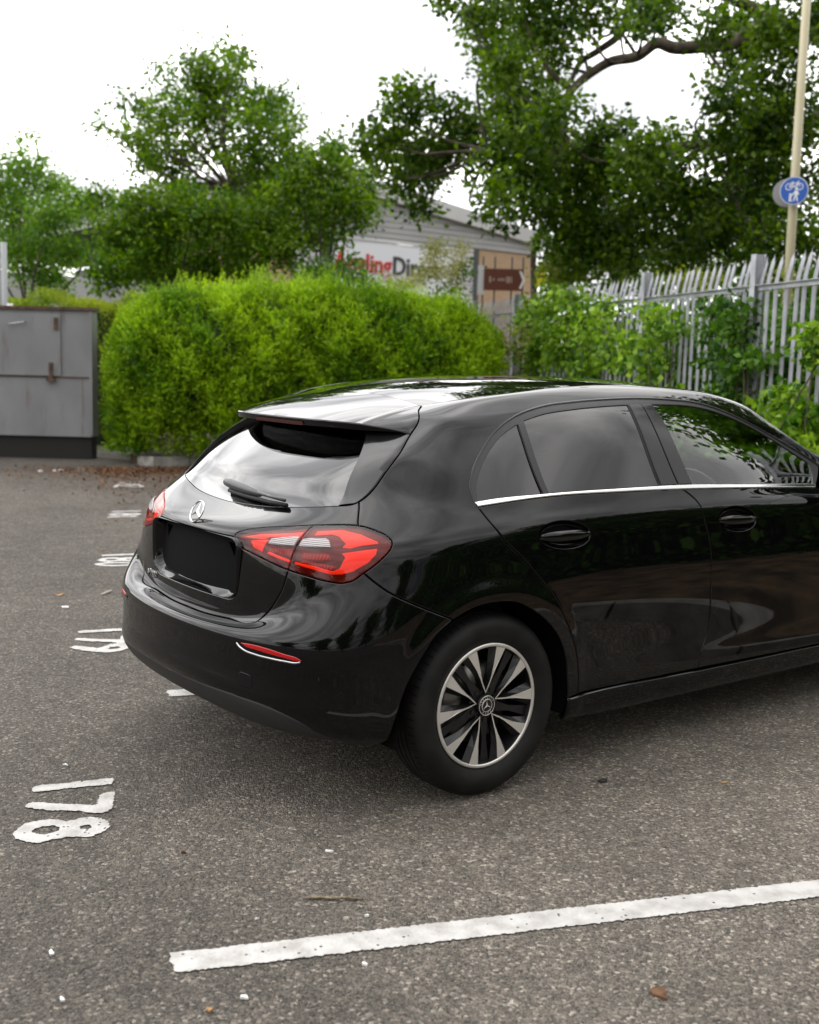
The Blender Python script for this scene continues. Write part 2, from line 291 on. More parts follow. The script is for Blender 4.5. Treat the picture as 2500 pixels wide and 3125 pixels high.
# outlines of the car's panels in surface coordinates (u round the car, v upward), metres
CURVES = {
'cgap': [[4.3324,1.4856],[4.3693,1.4718],[4.4101,1.4603],[4.4509,1.4488],[4.4878,1.435],[4.517,1.4165],[4.5346,1.3908],[4.5379,1.3744],[4.5379,1.3561],[4.5359,1.3366],[4.5332,1.3165],[4.531,1.2965],[4.5305,1.2771],[4.5323,1.251],[4.5352,1.225],[4.539,1.199],[4.5437,1.1732],[4.5492,1.1475],[4.5554,1.1221],[4.5595,1.1048],[4.5635,1.0872],[4.5678,1.0697],[4.573,1.0527],[4.5795,1.0364],[4.5879,1.0211],[4.5925,1.0145],[4.5973,1.008],[4.6025,1.0016],[4.6079,0.9954],[4.6135,0.9895],[4.6194,0.9839],[4.6233,0.9804],[4.6274,0.9772],[4.6316,0.974],[4.6359,0.9709],[4.6401,0.9677],[4.6443,0.9645]],
'lampR_up': [[4.5718,0.8783],[4.5641,0.8766],[4.5564,0.875],[4.5488,0.8734],[4.5411,0.8717],[4.5335,0.8698],[4.5259,0.8678],[4.5195,0.8659],[4.5131,0.8639],[4.5067,0.8619],[4.5004,0.8597],[4.4941,0.8574],[4.4878,0.8549],[4.4806,0.8521],[4.4733,0.8493],[4.4661,0.8463],[4.4591,0.8431],[4.4523,0.8393],[4.4461,0.835],[4.4424,0.8322],[4.4386,0.8294],[4.4348,0.8263],[4.4315,0.8231],[4.4288,0.8196],[4.4272,0.8158],[4.4266,0.813],[4.4265,0.81],[4.4266,0.8068],[4.4271,0.8036],[4.4277,0.8005],[4.4285,0.7976],[4.4303,0.7933],[4.4328,0.7893],[4.4358,0.7855],[4.4391,0.7818],[4.4426,0.7783],[4.4459,0.7748],[4.451,0.7695],[4.4564,0.7645],[4.4621,0.7598],[4.468,0.7553],[4.4739,0.7509],[4.4799,0.7466],[4.4853,0.743],[4.4907,0.7396],[4.4963,0.7363],[4.5018,0.733],[4.5074,0.7298],[4.5129,0.7265]],
'lampR_lo': [[4.5129,0.7265],[4.5189,0.7229],[4.5247,0.719],[4.5305,0.7152],[4.5364,0.7116],[4.5425,0.7085],[4.5488,0.7062],[4.5545,0.7049],[4.5604,0.7039],[4.5664,0.7034],[4.5724,0.7032],[4.5784,0.7032],[4.5844,0.7035],[4.5918,0.7043],[4.5992,0.7057],[4.6066,0.7075],[4.614,0.7095],[4.6213,0.7116],[4.6286,0.7136],[4.6414,0.717],[4.6541,0.7206],[4.6667,0.7245],[4.6794,0.7284],[4.692,0.7322],[4.7047,0.7357],[4.7178,0.7391],[4.7309,0.7423],[4.744,0.7455],[4.7572,0.7485],[4.7703,0.7516],[4.7834,0.7547]],
'split': [[4.7477,0.8813],[4.7471,0.8738],[4.7461,0.8663],[4.7452,0.8588],[4.7445,0.8513],[4.7444,0.8438],[4.745,0.8366],[4.7466,0.8292],[4.749,0.822],[4.7519,0.8148],[4.7552,0.8078],[4.7586,0.8008],[4.7621,0.7939],[4.7655,0.7872],[4.7692,0.7806],[4.773,0.7741],[4.777,0.7677],[4.7809,0.7613],[4.7848,0.7548]],
'lampI_top': [[5.043,0.8238],[5.0424,0.8255],[5.0419,0.8273],[5.0413,0.8291],[5.0407,0.8308],[5.04,0.8324],[5.0391,0.834],[5.0371,0.8364],[5.0346,0.8385],[5.0318,0.8404],[5.0287,0.8421],[5.0257,0.8437],[5.0227,0.8453],[5.0137,0.8496],[5.0041,0.8529],[4.9942,0.8555],[4.9841,0.8575],[4.974,0.8594],[4.9639,0.8614],[4.9455,0.8649],[4.927,0.8676],[4.9083,0.8697],[4.8895,0.8713],[4.8707,0.8728],[4.852,0.8744],[4.8347,0.8758],[4.8173,0.8771],[4.7999,0.8782],[4.7825,0.8792],[4.7651,0.8802],[4.7477,0.8813]],
'lampI_bot': [[4.7848,0.7548],[4.8024,0.7584],[4.82,0.7622],[4.8376,0.7659],[4.8552,0.7696],[4.8728,0.7732],[4.8905,0.7765],[4.902,0.7786],[4.9135,0.7806],[4.925,0.7826],[4.9366,0.7845],[4.9481,0.7864],[4.9597,0.7884],[4.966,0.7893],[4.9724,0.79],[4.9788,0.7908],[4.9852,0.7917],[4.9914,0.7929],[4.9975,0.7947],[5.0027,0.7966],[5.0078,0.7988],[5.0129,0.8012],[5.0178,0.8039],[5.0226,0.8068],[5.0272,0.8099],[5.03,0.812],[5.0326,0.8143],[5.0353,0.8166],[5.0378,0.819],[5.0404,0.8214],[5.043,0.8238]],
'lampO_top': [[4.7477,0.8813],[4.7283,0.8816],[4.7089,0.882],[4.6894,0.8823],[4.67,0.8826],[4.6505,0.8825],[4.6311,0.882],[4.6212,0.8816],[4.6113,0.881],[4.6014,0.8804],[4.5916,0.8797],[4.5817,0.879],[4.5718,0.8783]],
'qb': [[4.5129,0.7265],[4.5049,0.7187],[4.4968,0.7109],[4.4887,0.7031],[4.4807,0.6953],[4.4725,0.6876],[4.4644,0.6799],[4.4592,0.6751],[4.4541,0.6702],[4.449,0.6653],[4.4438,0.6605],[4.4385,0.6557],[4.4331,0.6511],[4.4214,0.6419],[4.4093,0.6333],[4.3969,0.625],[4.3842,0.6171],[4.3714,0.6094],[4.3585,0.6018],[4.3492,0.5964],[4.3398,0.5911],[4.3303,0.586],[4.3207,0.5809],[4.3112,0.5759],[4.3016,0.5709],[4.293,0.5665],[4.2844,0.5621],[4.2757,0.5578],[4.267,0.5535],[4.2583,0.5492],[4.2496,0.5449],[4.2421,0.5412],[4.2346,0.5375],[4.2271,0.5338],[4.2196,0.5301],[4.212,0.5264],[4.2045,0.5228]],
'archF': [[4.2045,0.5228],[4.197,0.5259],[4.1896,0.5291],[4.1822,0.5323],[4.1747,0.5354],[4.1672,0.5384],[4.1596,0.5411],[4.1513,0.5438],[4.143,0.5464],[4.1346,0.5488],[4.1262,0.551],[4.1177,0.5529],[4.1092,0.5545],[4.102,0.5557],[4.0947,0.5566],[4.0874,0.5574],[4.0801,0.558],[4.0728,0.5585],[4.0655,0.5589],[4.0565,0.5592],[4.0476,0.5592],[4.0386,0.5591],[4.0296,0.5588],[4.0207,0.5583],[4.0118,0.5577],[3.9988,0.5567],[3.9859,0.5555],[3.973,0.554],[3.9602,0.5521],[3.9475,0.5496],[3.9351,0.5465],[3.9209,0.5418],[3.9069,0.5362],[3.8932,0.5298],[3.8797,0.5229],[3.8663,0.5157],[3.8531,0.5084],[3.8399,0.5008],[3.8267,0.4929],[3.8138,0.4847],[3.8011,0.4761],[3.7887,0.4671],[3.7767,0.4577],[3.766,0.4489],[3.7555,0.4398],[3.7452,0.4304],[3.7353,0.4206],[3.726,0.4105],[3.7173,0.3999],[3.7091,0.3887],[3.7015,0.3771],[3.6943,0.3651],[3.6878,0.3528],[3.6819,0.3402],[3.6768,0.3274],[3.6724,0.3135],[3.6692,0.2992],[3.6666,0.2847],[3.6646,0.2699],[3.6626,0.2552],[3.6604,0.2406],[3.6586,0.2293],[3.657,0.2181],[3.6553,0.2068],[3.6538,0.1955],[3.6522,0.1843],[3.6505,0.173]],
'archR': [[4.2045,0.5228],[4.2161,0.5151],[4.2279,0.5077],[4.2397,0.5003],[4.2512,0.4926],[4.2622,0.4844],[4.2724,0.4754],[4.2824,0.4646],[4.2916,0.4531],[4.3002,0.4408],[4.3084,0.4282],[4.3161,0.4153],[4.3237,0.4025],[4.3301,0.3912],[4.3362,0.3798],[4.342,0.3682],[4.3476,0.3565],[4.353,0.3447],[4.3581,0.3328],[4.364,0.3185],[4.3695,0.3039],[4.3747,0.2893],[4.3796,0.2745],[4.3843,0.2597],[4.3887,0.2448],[4.3914,0.2359],[4.394,0.2269],[4.3965,0.2179],[4.3989,0.2089],[4.4012,0.1998],[4.4032,0.1908],[4.4056,0.1782],[4.4075,0.1656],[4.4091,0.1529],[4.4105,0.1402],[4.4119,0.1275],[4.4135,0.1149]],
'rdoor': [[3.5988,0.1814],[3.5998,0.1968],[3.6006,0.2122],[3.6014,0.2277],[3.6024,0.2431],[3.6039,0.2584],[3.6062,0.2736],[3.6088,0.2872],[3.6117,0.3009],[3.615,0.3144],[3.6188,0.3279],[3.6231,0.3411],[3.6279,0.3541],[3.6341,0.3686],[3.6412,0.3828],[3.6489,0.3968],[3.6571,0.4106],[3.6655,0.4242],[3.6739,0.4377],[3.6845,0.4542],[3.6955,0.4705],[3.7068,0.4865],[3.7185,0.5023],[3.7306,0.5178],[3.743,0.533],[3.7553,0.5471],[3.7681,0.5608],[3.7813,0.5742],[3.7946,0.5874],[3.808,0.6007],[3.8212,0.614],[3.8353,0.6284],[3.8494,0.6428],[3.8636,0.6572],[3.8778,0.6715],[3.8922,0.6857],[3.9067,0.6996],[3.9194,0.7108],[3.9325,0.7215],[3.9457,0.7321],[3.9586,0.743],[3.9708,0.7544],[3.982,0.7668],[3.989,0.776],[3.9956,0.7855],[4.0019,0.7953],[4.008,0.8053],[4.0138,0.8154],[4.0194,0.8256],[4.0268,0.8402],[4.0334,0.8552],[4.0397,0.8704],[4.0456,0.8857],[4.0516,0.9011],[4.0578,0.9163]],
'dlo_out': [[4.0681,0.9367],[4.0703,0.9528],[4.0729,0.969],[4.0746,0.9851],[4.0736,1.0007],[4.0697,1.0147],[4.0637,1.0285],[4.0566,1.042],[4.0493,1.0552],[4.0364,1.0769],[4.0219,1.0977],[4.0065,1.1179],[3.9907,1.1377],[3.9759,1.1559],[3.9608,1.1739],[3.9449,1.1911],[3.9281,1.2073],[3.9116,1.221],[3.8942,1.2338],[3.8763,1.2459],[3.8581,1.2575],[3.8395,1.2688],[3.8205,1.2796],[3.8012,1.2897],[3.7815,1.2987],[3.7556,1.3088],[3.729,1.3174],[3.7019,1.3245],[3.6747,1.3304],[3.6376,1.3355],[3.5998,1.3377],[3.5619,1.3385],[3.5241,1.3395],[3.4743,1.3412],[3.4244,1.3423],[3.3746,1.343],[3.3248,1.3439],[3.2725,1.3451],[3.2203,1.3463],[3.1681,1.3474],[3.1159,1.3482],[3.0608,1.3485],[3.0057,1.3484],[2.9506,1.3482],[2.8955,1.3479],[2.8367,1.3483],[2.7779,1.3491],[2.7191,1.3488],[2.6606,1.3457],[2.6179,1.3418],[2.5752,1.3369],[2.5328,1.3305],[2.4909,1.322],[2.4473,1.3104],[2.4042,1.2964],[2.3615,1.2809],[2.3192,1.2647],[2.2842,1.2509],[2.2495,1.2363],[2.215,1.2211],[2.1808,1.2053],[2.1449,1.1875],[2.1094,1.1687],[2.0739,1.1498],[2.0381,1.1317],[1.9827,1.1064],[1.9267,1.0826],[1.8703,1.0594],[1.8141,1.036]],
'belt_lo': [[4.0578,0.9163],[3.9906,0.9204],[3.9234,0.9249],[3.8562,0.9293],[3.789,0.9328],[3.7217,0.9351],[3.6501,0.9357],[3.5784,0.9349],[3.5067,0.9333],[3.4351,0.9313],[3.3634,0.9297],[3.2951,0.9285],[3.2268,0.9272],[3.1585,0.9258],[3.0902,0.9244],[3.0219,0.923],[2.9556,0.9215],[2.8894,0.92],[2.8232,0.9185],[2.7569,0.917],[2.6907,0.9156],[2.574,0.9134],[2.4574,0.9116],[2.3407,0.9099],[2.224,0.9082],[2.1073,0.9065]],
'belt_hi': [[4.0681,0.9367],[4.0642,0.9371],[4.0603,0.9375],[4.0564,0.9379],[4.0525,0.9383],[4.0486,0.9387],[3.9826,0.9439],[3.9165,0.9466],[3.8504,0.9477],[3.7841,0.9481],[3.7179,0.9486],[3.6461,0.949],[3.5743,0.9488],[3.5025,0.9481],[3.4306,0.9473],[3.3588,0.9468],[3.2927,0.9467],[3.2266,0.9467],[3.1605,0.9467],[3.0944,0.9465],[3.0284,0.9459],[2.9596,0.9448],[2.8908,0.9433],[2.822,0.9415],[2.7533,0.9398],[2.6845,0.9384],[2.5609,0.9367],[2.4374,0.9355],[2.3138,0.9347],[2.1903,0.9339],[2.0668,0.933]],
'fdoor': [[3.0215,0.9241],[3.0158,0.9177],[3.01,0.9113],[3.0042,0.9049],[2.9985,0.8984],[2.9929,0.8918],[2.9875,0.8851],[2.9817,0.8775],[2.9759,0.8698],[2.9703,0.862],[2.9649,0.854],[2.96,0.8458],[2.9555,0.8374],[2.9506,0.8253],[2.9469,0.8127],[2.9439,0.7997],[2.9413,0.7865],[2.9384,0.7734],[2.9348,0.7606],[2.9302,0.7481],[2.9251,0.7358],[2.9198,0.7235],[2.9145,0.7112],[2.9097,0.6988],[2.9057,0.6861],[2.9026,0.6738],[2.9,0.6613],[2.8978,0.6486],[2.8959,0.636],[2.8941,0.6233],[2.8923,0.6106],[2.8911,0.6015],[2.8899,0.5924],[2.8887,0.5832],[2.8876,0.5741],[2.8866,0.5649],[2.8856,0.5558],[2.8845,0.5457],[2.8835,0.5356],[2.8825,0.5255],[2.8815,0.5154],[2.8805,0.5053],[2.8794,0.4952],[2.8769,0.4774],[2.8741,0.4596],[2.871,0.4418],[2.8682,0.4241],[2.8659,0.4062],[2.8645,0.3883],[2.8641,0.3809],[2.8637,0.3734],[2.8633,0.3659],[2.8632,0.3585],[2.8634,0.351],[2.8639,0.3437],[2.8666,0.3291],[2.8712,0.3149],[2.877,0.3008],[2.8832,0.2868],[2.8891,0.2727],[2.8941,0.2584],[2.8976,0.2451],[2.9008,0.2318],[2.9038,0.2184],[2.9067,0.205],[2.9095,0.1916],[2.9125,0.1782]],
'sill_top': [[3.6511,0.1754],[3.6404,0.1759],[3.6298,0.1763],[3.6192,0.1768],[3.6085,0.1773],[3.5979,0.1777],[3.4607,0.1809],[3.3235,0.1807],[3.1862,0.1786],[3.0489,0.176],[2.9116,0.1744],[2.7463,0.1738],[2.5809,0.1731],[2.4156,0.1726],[2.2503,0.172],[2.0849,0.1714]],
'sill_bot': [[3.6209,0.0666],[3.539,0.0674],[3.4571,0.0682],[3.3752,0.0691],[3.2934,0.0699],[3.2115,0.0708],[3.1347,0.0714],[3.0579,0.072],[2.9811,0.0727],[2.9044,0.0736],[2.8276,0.0749],[2.6712,0.0794],[2.5149,0.0858],[2.3586,0.0932],[2.2023,0.1009],[2.046,0.108]],
'gq': [[4.0472,0.9436],[4.0461,0.9529],[4.0452,0.9622],[4.0443,0.9715],[4.0432,0.9808],[4.0416,0.9899],[4.0392,0.9987],[4.0356,1.0082],[4.031,1.0174],[4.0259,1.0264],[4.0204,1.0353],[4.0147,1.0441],[4.0091,1.0528],[4.0015,1.0645],[3.9936,1.0761],[3.9854,1.0875],[3.9769,1.0987],[3.9682,1.1097],[3.9592,1.1204],[3.9495,1.1318],[3.9396,1.143],[3.9294,1.154],[3.9189,1.1646],[3.908,1.1747],[3.8965,1.1842],[3.8873,1.1911],[3.8778,1.1977],[3.8681,1.204],[3.8581,1.21],[3.8481,1.2157],[3.8379,1.2212],[3.8321,1.2242],[3.8261,1.2271],[3.8202,1.2298],[3.8142,1.2326],[3.8082,1.2353],[3.8023,1.238],[3.7462,0.9493]],
'gr': [[3.775,1.2503],[3.7586,1.2543],[3.7422,1.2585],[3.7258,1.2627],[3.7094,1.2667],[3.6929,1.2704],[3.6764,1.2735],[3.6526,1.2768],[3.6287,1.2792],[3.6047,1.2807],[3.5806,1.2819],[3.5565,1.283],[3.5325,1.2842],[3.506,1.2857],[3.4795,1.2871],[3.453,1.2883],[3.4264,1.2894],[3.3999,1.2905],[3.3734,1.2916],[3.3456,1.2928],[3.3178,1.294],[3.2899,1.2952],[3.2621,1.2963],[3.2343,1.2975],[3.2065,1.2986],[3.2001,1.2577],[3.1938,1.2167],[3.1874,1.1757],[3.1806,1.1348],[3.1724,1.0885],[3.1638,1.0423],[3.155,0.9961],[3.1463,0.9499],[3.225,0.9507],[3.3036,0.9517],[3.3823,0.9524],[3.461,0.9526],[3.5255,0.9523],[3.59,0.9517],[3.6545,0.9509],[3.719,0.9501]],
'gf': [[3.0393,1.3057],[3.0158,1.3069],[2.9924,1.3081],[2.9689,1.3094],[2.9455,1.3105],[2.9221,1.3117],[2.8986,1.3127],[2.8731,1.3138],[2.8476,1.3149],[2.8221,1.316],[2.7966,1.3168],[2.7711,1.3172],[2.7456,1.317],[2.7101,1.3159],[2.6745,1.3142],[2.6389,1.3117],[2.6034,1.3081],[2.5682,1.3034],[2.5333,1.2974],[2.5022,1.2908],[2.4713,1.2833],[2.4405,1.2748],[2.41,1.2654],[2.3798,1.2552],[2.35,1.2441],[2.3271,1.235],[2.3044,1.2253],[2.2819,1.2151],[2.2596,1.2044],[2.2375,1.1932],[2.2158,1.1816],[2.1941,1.1687],[2.1729,1.1548],[2.1521,1.1403],[2.1312,1.1259],[2.11,1.1122],[2.0881,1.0996],[2.0685,1.0899],[2.0485,1.0808],[2.0283,1.0722],[2.0079,1.0638],[1.9875,1.0555],[1.9673,1.0469],[1.975,1.0351],[1.9826,1.0231],[1.9905,1.0114],[1.9991,1.0005],[2.0184,0.9828],[2.0403,0.9679],[2.0634,0.954],[2.0859,0.9395],[2.2352,0.9403],[2.3845,0.9408],[2.5338,0.9417],[2.6831,0.9432],[2.7502,0.9443],[2.8172,0.9454],[2.8843,0.9467],[2.9514,0.9479],[2.9587,0.9821],[2.966,1.0164],[2.9732,1.0507],[2.9803,1.085],[2.9853,1.112],[2.99,1.139],[2.9951,1.1659],[3.0013,1.1925],[3.0096,1.2211],[3.0193,1.2494],[3.0294,1.2775]],
'bp1': [[3.1981,1.2987],[3.1197,1.3009],[3.1084,1.2499],[3.0971,1.1989],[3.0859,1.1479],[3.075,1.0968],[3.0673,1.0597],[3.0599,1.0226],[3.0525,0.9855],[3.045,0.9483],[3.1388,0.9495],[3.1474,0.9958],[3.156,1.042],[3.1645,1.0883],[3.1726,1.1347],[3.1793,1.1756],[3.1856,1.2166],[3.1918,1.2577]],
'bp2': [[3.1109,1.3011],[3.0441,1.3051],[3.0341,1.277],[3.0239,1.249],[3.0141,1.2209],[3.0056,1.1925],[2.9993,1.1659],[2.9941,1.139],[2.9893,1.112],[2.9843,1.0851],[2.9775,1.0509],[2.9708,1.0166],[2.964,0.9823],[2.9573,0.9481],[3.0368,0.9497],[3.0449,0.9864],[3.053,1.0231],[3.061,1.0599],[3.0689,1.0966],[3.0796,1.1477],[3.0901,1.1989],[3.1004,1.25]],
'divider': [[3.8015,1.238],[3.7757,1.2504],[3.7202,0.9487],[3.7459,0.9478]],
'gapB': [[3.1159,1.3482],[3.1168,1.3356],[3.1178,1.323],[3.1186,1.3104],[3.119,1.2979],[3.114,1.2471],[3.1016,1.1969],[3.0863,1.1469],[3.073,1.0967],[3.065,1.0592],[3.0572,1.0217],[3.0495,0.9841],[3.0417,0.9465]],
'tg_side': [[4.7848,0.7548],[4.7866,0.7525],[4.7884,0.7502],[4.7902,0.748],[4.792,0.7457],[4.7938,0.7434],[4.7957,0.7412],[4.7991,0.737],[4.8025,0.7328],[4.8059,0.7287],[4.8094,0.7246],[4.813,0.7205],[4.8166,0.7166],[4.8233,0.7099],[4.8302,0.7036],[4.8374,0.6974],[4.8446,0.6914],[4.8519,0.6854],[4.859,0.6792],[4.8647,0.6742],[4.8704,0.6691],[4.8762,0.664],[4.8819,0.6589],[4.8876,0.6539],[4.8933,0.6488]],
'tg_bot': [[4.8933,0.6488],[4.8967,0.6459],[4.9002,0.6431],[4.9037,0.6402],[4.9072,0.6373],[4.9106,0.6344],[4.9138,0.6313],[4.9187,0.6259],[4.9231,0.62],[4.9274,0.6139],[4.9316,0.6079],[4.9361,0.6024],[4.9409,0.5976],[4.9629,0.5871],[4.9889,0.5866],[5.0176,0.5925],[5.0477,0.6015],[5.0779,0.6099],[5.1067,0.6144],[5.1358,0.6153],[5.1649,0.6154],[5.1941,0.6148],[5.2233,0.6141],[5.2525,0.6136],[5.2816,0.6136],[5.297,0.6139],[5.3123,0.6142],[5.3277,0.6145],[5.3431,0.6149],[5.3584,0.6153],[5.3738,0.6156]],
'tg_up': [[4.5718,0.8783],[4.5773,0.8847],[4.5829,0.8911],[4.5885,0.8974],[4.594,0.9038],[4.5995,0.9101],[4.605,0.9166],[4.6117,0.9245],[4.6182,0.9325],[4.6248,0.9405],[4.6313,0.9485],[4.6378,0.9565],[4.6443,0.9645]],
'winbase': [[4.6443,0.9645],[4.6488,0.9631],[4.6533,0.9615],[4.6578,0.96],[4.6623,0.9585],[4.6669,0.9571],[4.6714,0.9559],[4.6817,0.954],[4.6922,0.9529],[4.7028,0.9523],[4.7134,0.9521],[4.7241,0.9518],[4.7347,0.9513],[4.7594,0.9503],[4.7841,0.9493],[4.8089,0.9483],[4.8336,0.9474],[4.8583,0.9463],[4.883,0.9452],[4.9086,0.944],[4.9342,0.9426],[4.9597,0.9412],[4.9853,0.9398],[5.0109,0.9384],[5.0364,0.9373],[5.0737,0.936],[5.111,0.935],[5.1483,0.9342],[5.1857,0.9335],[5.223,0.933],[5.2603,0.9324],[5.2792,0.9321],[5.2981,0.9318],[5.317,0.9315],[5.3359,0.9313],[5.3549,0.931],[5.3738,0.9308]],
'glassR': [[4.7347,0.9513],[4.7356,0.9717],[4.736,0.9922],[4.7364,1.0128],[4.7373,1.0332],[4.7392,1.0535],[4.7426,1.0734],[4.7476,1.0932],[4.7538,1.1128],[4.761,1.1322],[4.7691,1.1514],[4.7777,1.1702],[4.7866,1.1888],[4.7914,1.1987],[4.7961,1.2087],[4.801,1.2186],[4.8062,1.2283],[4.812,1.2375],[4.8185,1.246],[4.8239,1.2519],[4.8296,1.2574],[4.8357,1.2627],[4.8419,1.2678],[4.8483,1.2729],[4.8545,1.2779],[4.8672,1.2876],[4.8803,1.2968],[4.8937,1.3056],[4.9072,1.3142],[4.9207,1.3229],[4.9341,1.3317]],
'trim_top': [[4.4135,0.1149],[4.4316,0.1117],[4.4497,0.1079],[4.4679,0.1041],[4.4859,0.1009],[4.5039,0.099],[4.5218,0.0991],[4.5369,0.1008],[4.552,0.1034],[4.5671,0.107],[4.582,0.1113],[4.5966,0.1165],[4.6107,0.1223],[4.6243,0.1294],[4.6372,0.1381],[4.6498,0.1475],[4.6623,0.1569],[4.6752,0.1658],[4.6887,0.1732],[4.7075,0.1812],[4.7271,0.1879],[4.7473,0.1935],[4.7677,0.198],[4.7882,0.2016],[4.8086,0.2045],[4.8329,0.2065],[4.8575,0.2068],[4.8821,0.2058],[4.9068,0.204],[4.9316,0.202],[4.9562,0.2003],[4.9879,0.1979],[5.0196,0.1947],[5.0512,0.1912],[5.0828,0.1875],[5.1145,0.1841],[5.1462,0.1813],[5.1841,0.1788],[5.222,0.1769],[5.2599,0.1753],[5.2979,0.1739],[5.3358,0.1725],[5.3738,0.1709]],
'handle_r': [[3.5712,0.7494],[3.5717,0.7401],[3.5769,0.7315],[3.5869,0.724],[3.6012,0.7177],[3.6192,0.7129],[3.6402,0.7098],[3.6633,0.7085],[3.6875,0.709],[3.7119,0.7114],[3.7354,0.7154],[3.7574,0.7211],[3.7769,0.7281],[3.7932,0.7362],[3.8058,0.745],[3.814,0.7544],[3.8176,0.7638],[3.8163,0.7731],[3.8101,0.7818],[3.7993,0.7897],[3.7844,0.7964],[3.766,0.8017],[3.7451,0.8053],[3.7224,0.807],[3.699,0.8067],[3.6756,0.8044],[3.653,0.8001],[3.632,0.7941],[3.6131,0.7866],[3.597,0.7781],[3.5842,0.7688],[3.5755,0.7591]],
'handle_f': [[2.6058,0.7443],[2.6063,0.7346],[2.6113,0.7257],[2.6209,0.7179],[2.6345,0.7116],[2.6516,0.7068],[2.6715,0.7037],[2.6933,0.7024],[2.7162,0.703],[2.7393,0.7054],[2.7617,0.7095],[2.7827,0.7151],[2.8014,0.722],[2.8172,0.7301],[2.8296,0.7389],[2.8378,0.7483],[2.8417,0.7579],[2.8408,0.7674],[2.8352,0.7765],[2.825,0.7848],[2.8107,0.792],[2.7929,0.7978],[2.7725,0.8019],[2.7505,0.8039],[2.7277,0.8039],[2.7051,0.8016],[2.6834,0.7973],[2.6633,0.7911],[2.6454,0.7834],[2.6302,0.7744],[2.6181,0.7647],[2.6099,0.7545]],
'refl': [[4.9351,0.4401],[4.924,0.4411],[4.9129,0.4422],[4.9018,0.4433],[4.8907,0.4442],[4.8796,0.4447],[4.8685,0.4448],[4.8591,0.4443],[4.8496,0.4436],[4.8401,0.4425],[4.8307,0.4413],[4.8213,0.4399],[4.8119,0.4384],[4.8019,0.4366],[4.7919,0.4346],[4.782,0.4323],[4.7721,0.43],[4.7622,0.4276],[4.7522,0.4254],[4.7447,0.4239],[4.7371,0.4228],[4.7294,0.4217],[4.7219,0.4203],[4.7147,0.4182],[4.7079,0.4152],[4.7056,0.4138],[4.7033,0.4123],[4.7011,0.4107],[4.6989,0.4091],[4.6967,0.4075],[4.6944,0.4059],[4.6974,0.4052],[4.7004,0.4044],[4.7034,0.4036],[4.7064,0.4028],[4.7094,0.4022],[4.7124,0.4017],[4.719,0.4015],[4.7257,0.4022],[4.7325,0.4034],[4.7392,0.4049],[4.746,0.4063],[4.7527,0.4075],[4.7627,0.4088],[4.7727,0.41],[4.7826,0.4112],[4.7926,0.4123],[4.8026,0.4135],[4.8126,0.4147],[4.822,0.4158],[4.8314,0.417],[4.8407,0.4182],[4.8501,0.4194],[4.8595,0.4205],[4.8689,0.4216],[4.8763,0.4222],[4.8837,0.4224],[4.8911,0.4226],[4.8985,0.4232],[4.9056,0.4243],[4.9124,0.4264],[4.9164,0.4282],[4.9202,0.4304],[4.9239,0.4327],[4.9276,0.4352],[4.9313,0.4377]],
'refl_chrome': [[4.9544,0.4328],[4.9526,0.4306],[4.9508,0.4283],[4.949,0.426],[4.9471,0.4238],[4.9452,0.4217],[4.9431,0.4197],[4.9404,0.4175],[4.9375,0.4155],[4.9345,0.4137],[4.9314,0.412],[4.9282,0.4104],[4.9251,0.4089],[4.9164,0.4056],[4.9074,0.4032],[4.8981,0.4016],[4.8887,0.4005],[4.8792,0.3996],[4.8698,0.3986],[4.8605,0.3976],[4.8511,0.3969],[4.8417,0.3964],[4.8322,0.396],[4.8228,0.3957],[4.8134,0.3953],[4.8034,0.3948],[4.7933,0.3944],[4.7833,0.394],[4.7733,0.3936],[4.7632,0.3934],[4.7532,0.3932],[4.7464,0.3929],[4.7395,0.3924],[4.7327,0.392],[4.7259,0.3918],[4.7192,0.3922],[4.7126,0.3934],[4.7103,0.3941],[4.708,0.3949],[4.7058,0.3957],[4.7035,0.3966],[4.7013,0.3975],[4.699,0.3983]],
'tow': [[4.9421,0.3032],[4.9341,0.3136],[4.8929,0.3092],[4.8865,0.3015],[4.8801,0.2657],[4.885,0.2559],[4.9236,0.2574],[4.9321,0.2648]],
'rev_i': [[4.8676,0.8151],[4.8598,0.8315],[4.8174,0.838],[4.7631,0.8434],[4.752,0.8393],[4.7589,0.8154],[4.8054,0.8138]],
'rev_o': [[4.7428,0.8143],[4.7362,0.8362],[4.7088,0.8389],[4.6564,0.8384],[4.6409,0.8307],[4.6304,0.8121],[4.6817,0.8123]],
'sig_top': [[4.7157,0.8682],[4.6198,0.8701],[4.5478,0.8542],[4.4794,0.8271],[4.4741,0.8197],[4.5307,0.8174],[4.5704,0.8104],[4.5957,0.8146],[4.5857,0.826],[4.62,0.8495],[4.6538,0.8571],[4.7124,0.8535]],
'sig_bot': [[4.5941,0.7966],[4.5314,0.8016],[4.4754,0.8042],[4.4767,0.7852],[4.5001,0.7595],[4.551,0.7367],[4.5893,0.7321],[4.629,0.7358],[4.6944,0.7539],[4.7654,0.7691],[4.7627,0.7745],[4.6858,0.7624],[4.6211,0.7451],[4.5978,0.7514],[4.581,0.783]],
'sig_mid': [[4.7429,0.7718],[4.7275,0.7787],[4.6215,0.7611],[4.6096,0.7556],[4.6251,0.7476],[4.6857,0.7639]],
'led_mid': [[4.7403,0.7829],[4.7283,0.799],[4.6398,0.7962],[4.6302,0.7788],[4.6616,0.7772]],
'sig_in': [[4.8826,0.7888],[4.8718,0.7946],[4.7806,0.7782],[4.7835,0.7717]],
'bowl_in': [[4.9624,0.8182],[4.8777,0.8302],[4.9038,0.7915],[4.9483,0.7992]],
'bar_in': [[5.0006,0.828],[4.9395,0.8466],[4.7678,0.8637],[4.7621,0.8471],[4.879,0.8411],[4.8964,0.831]],
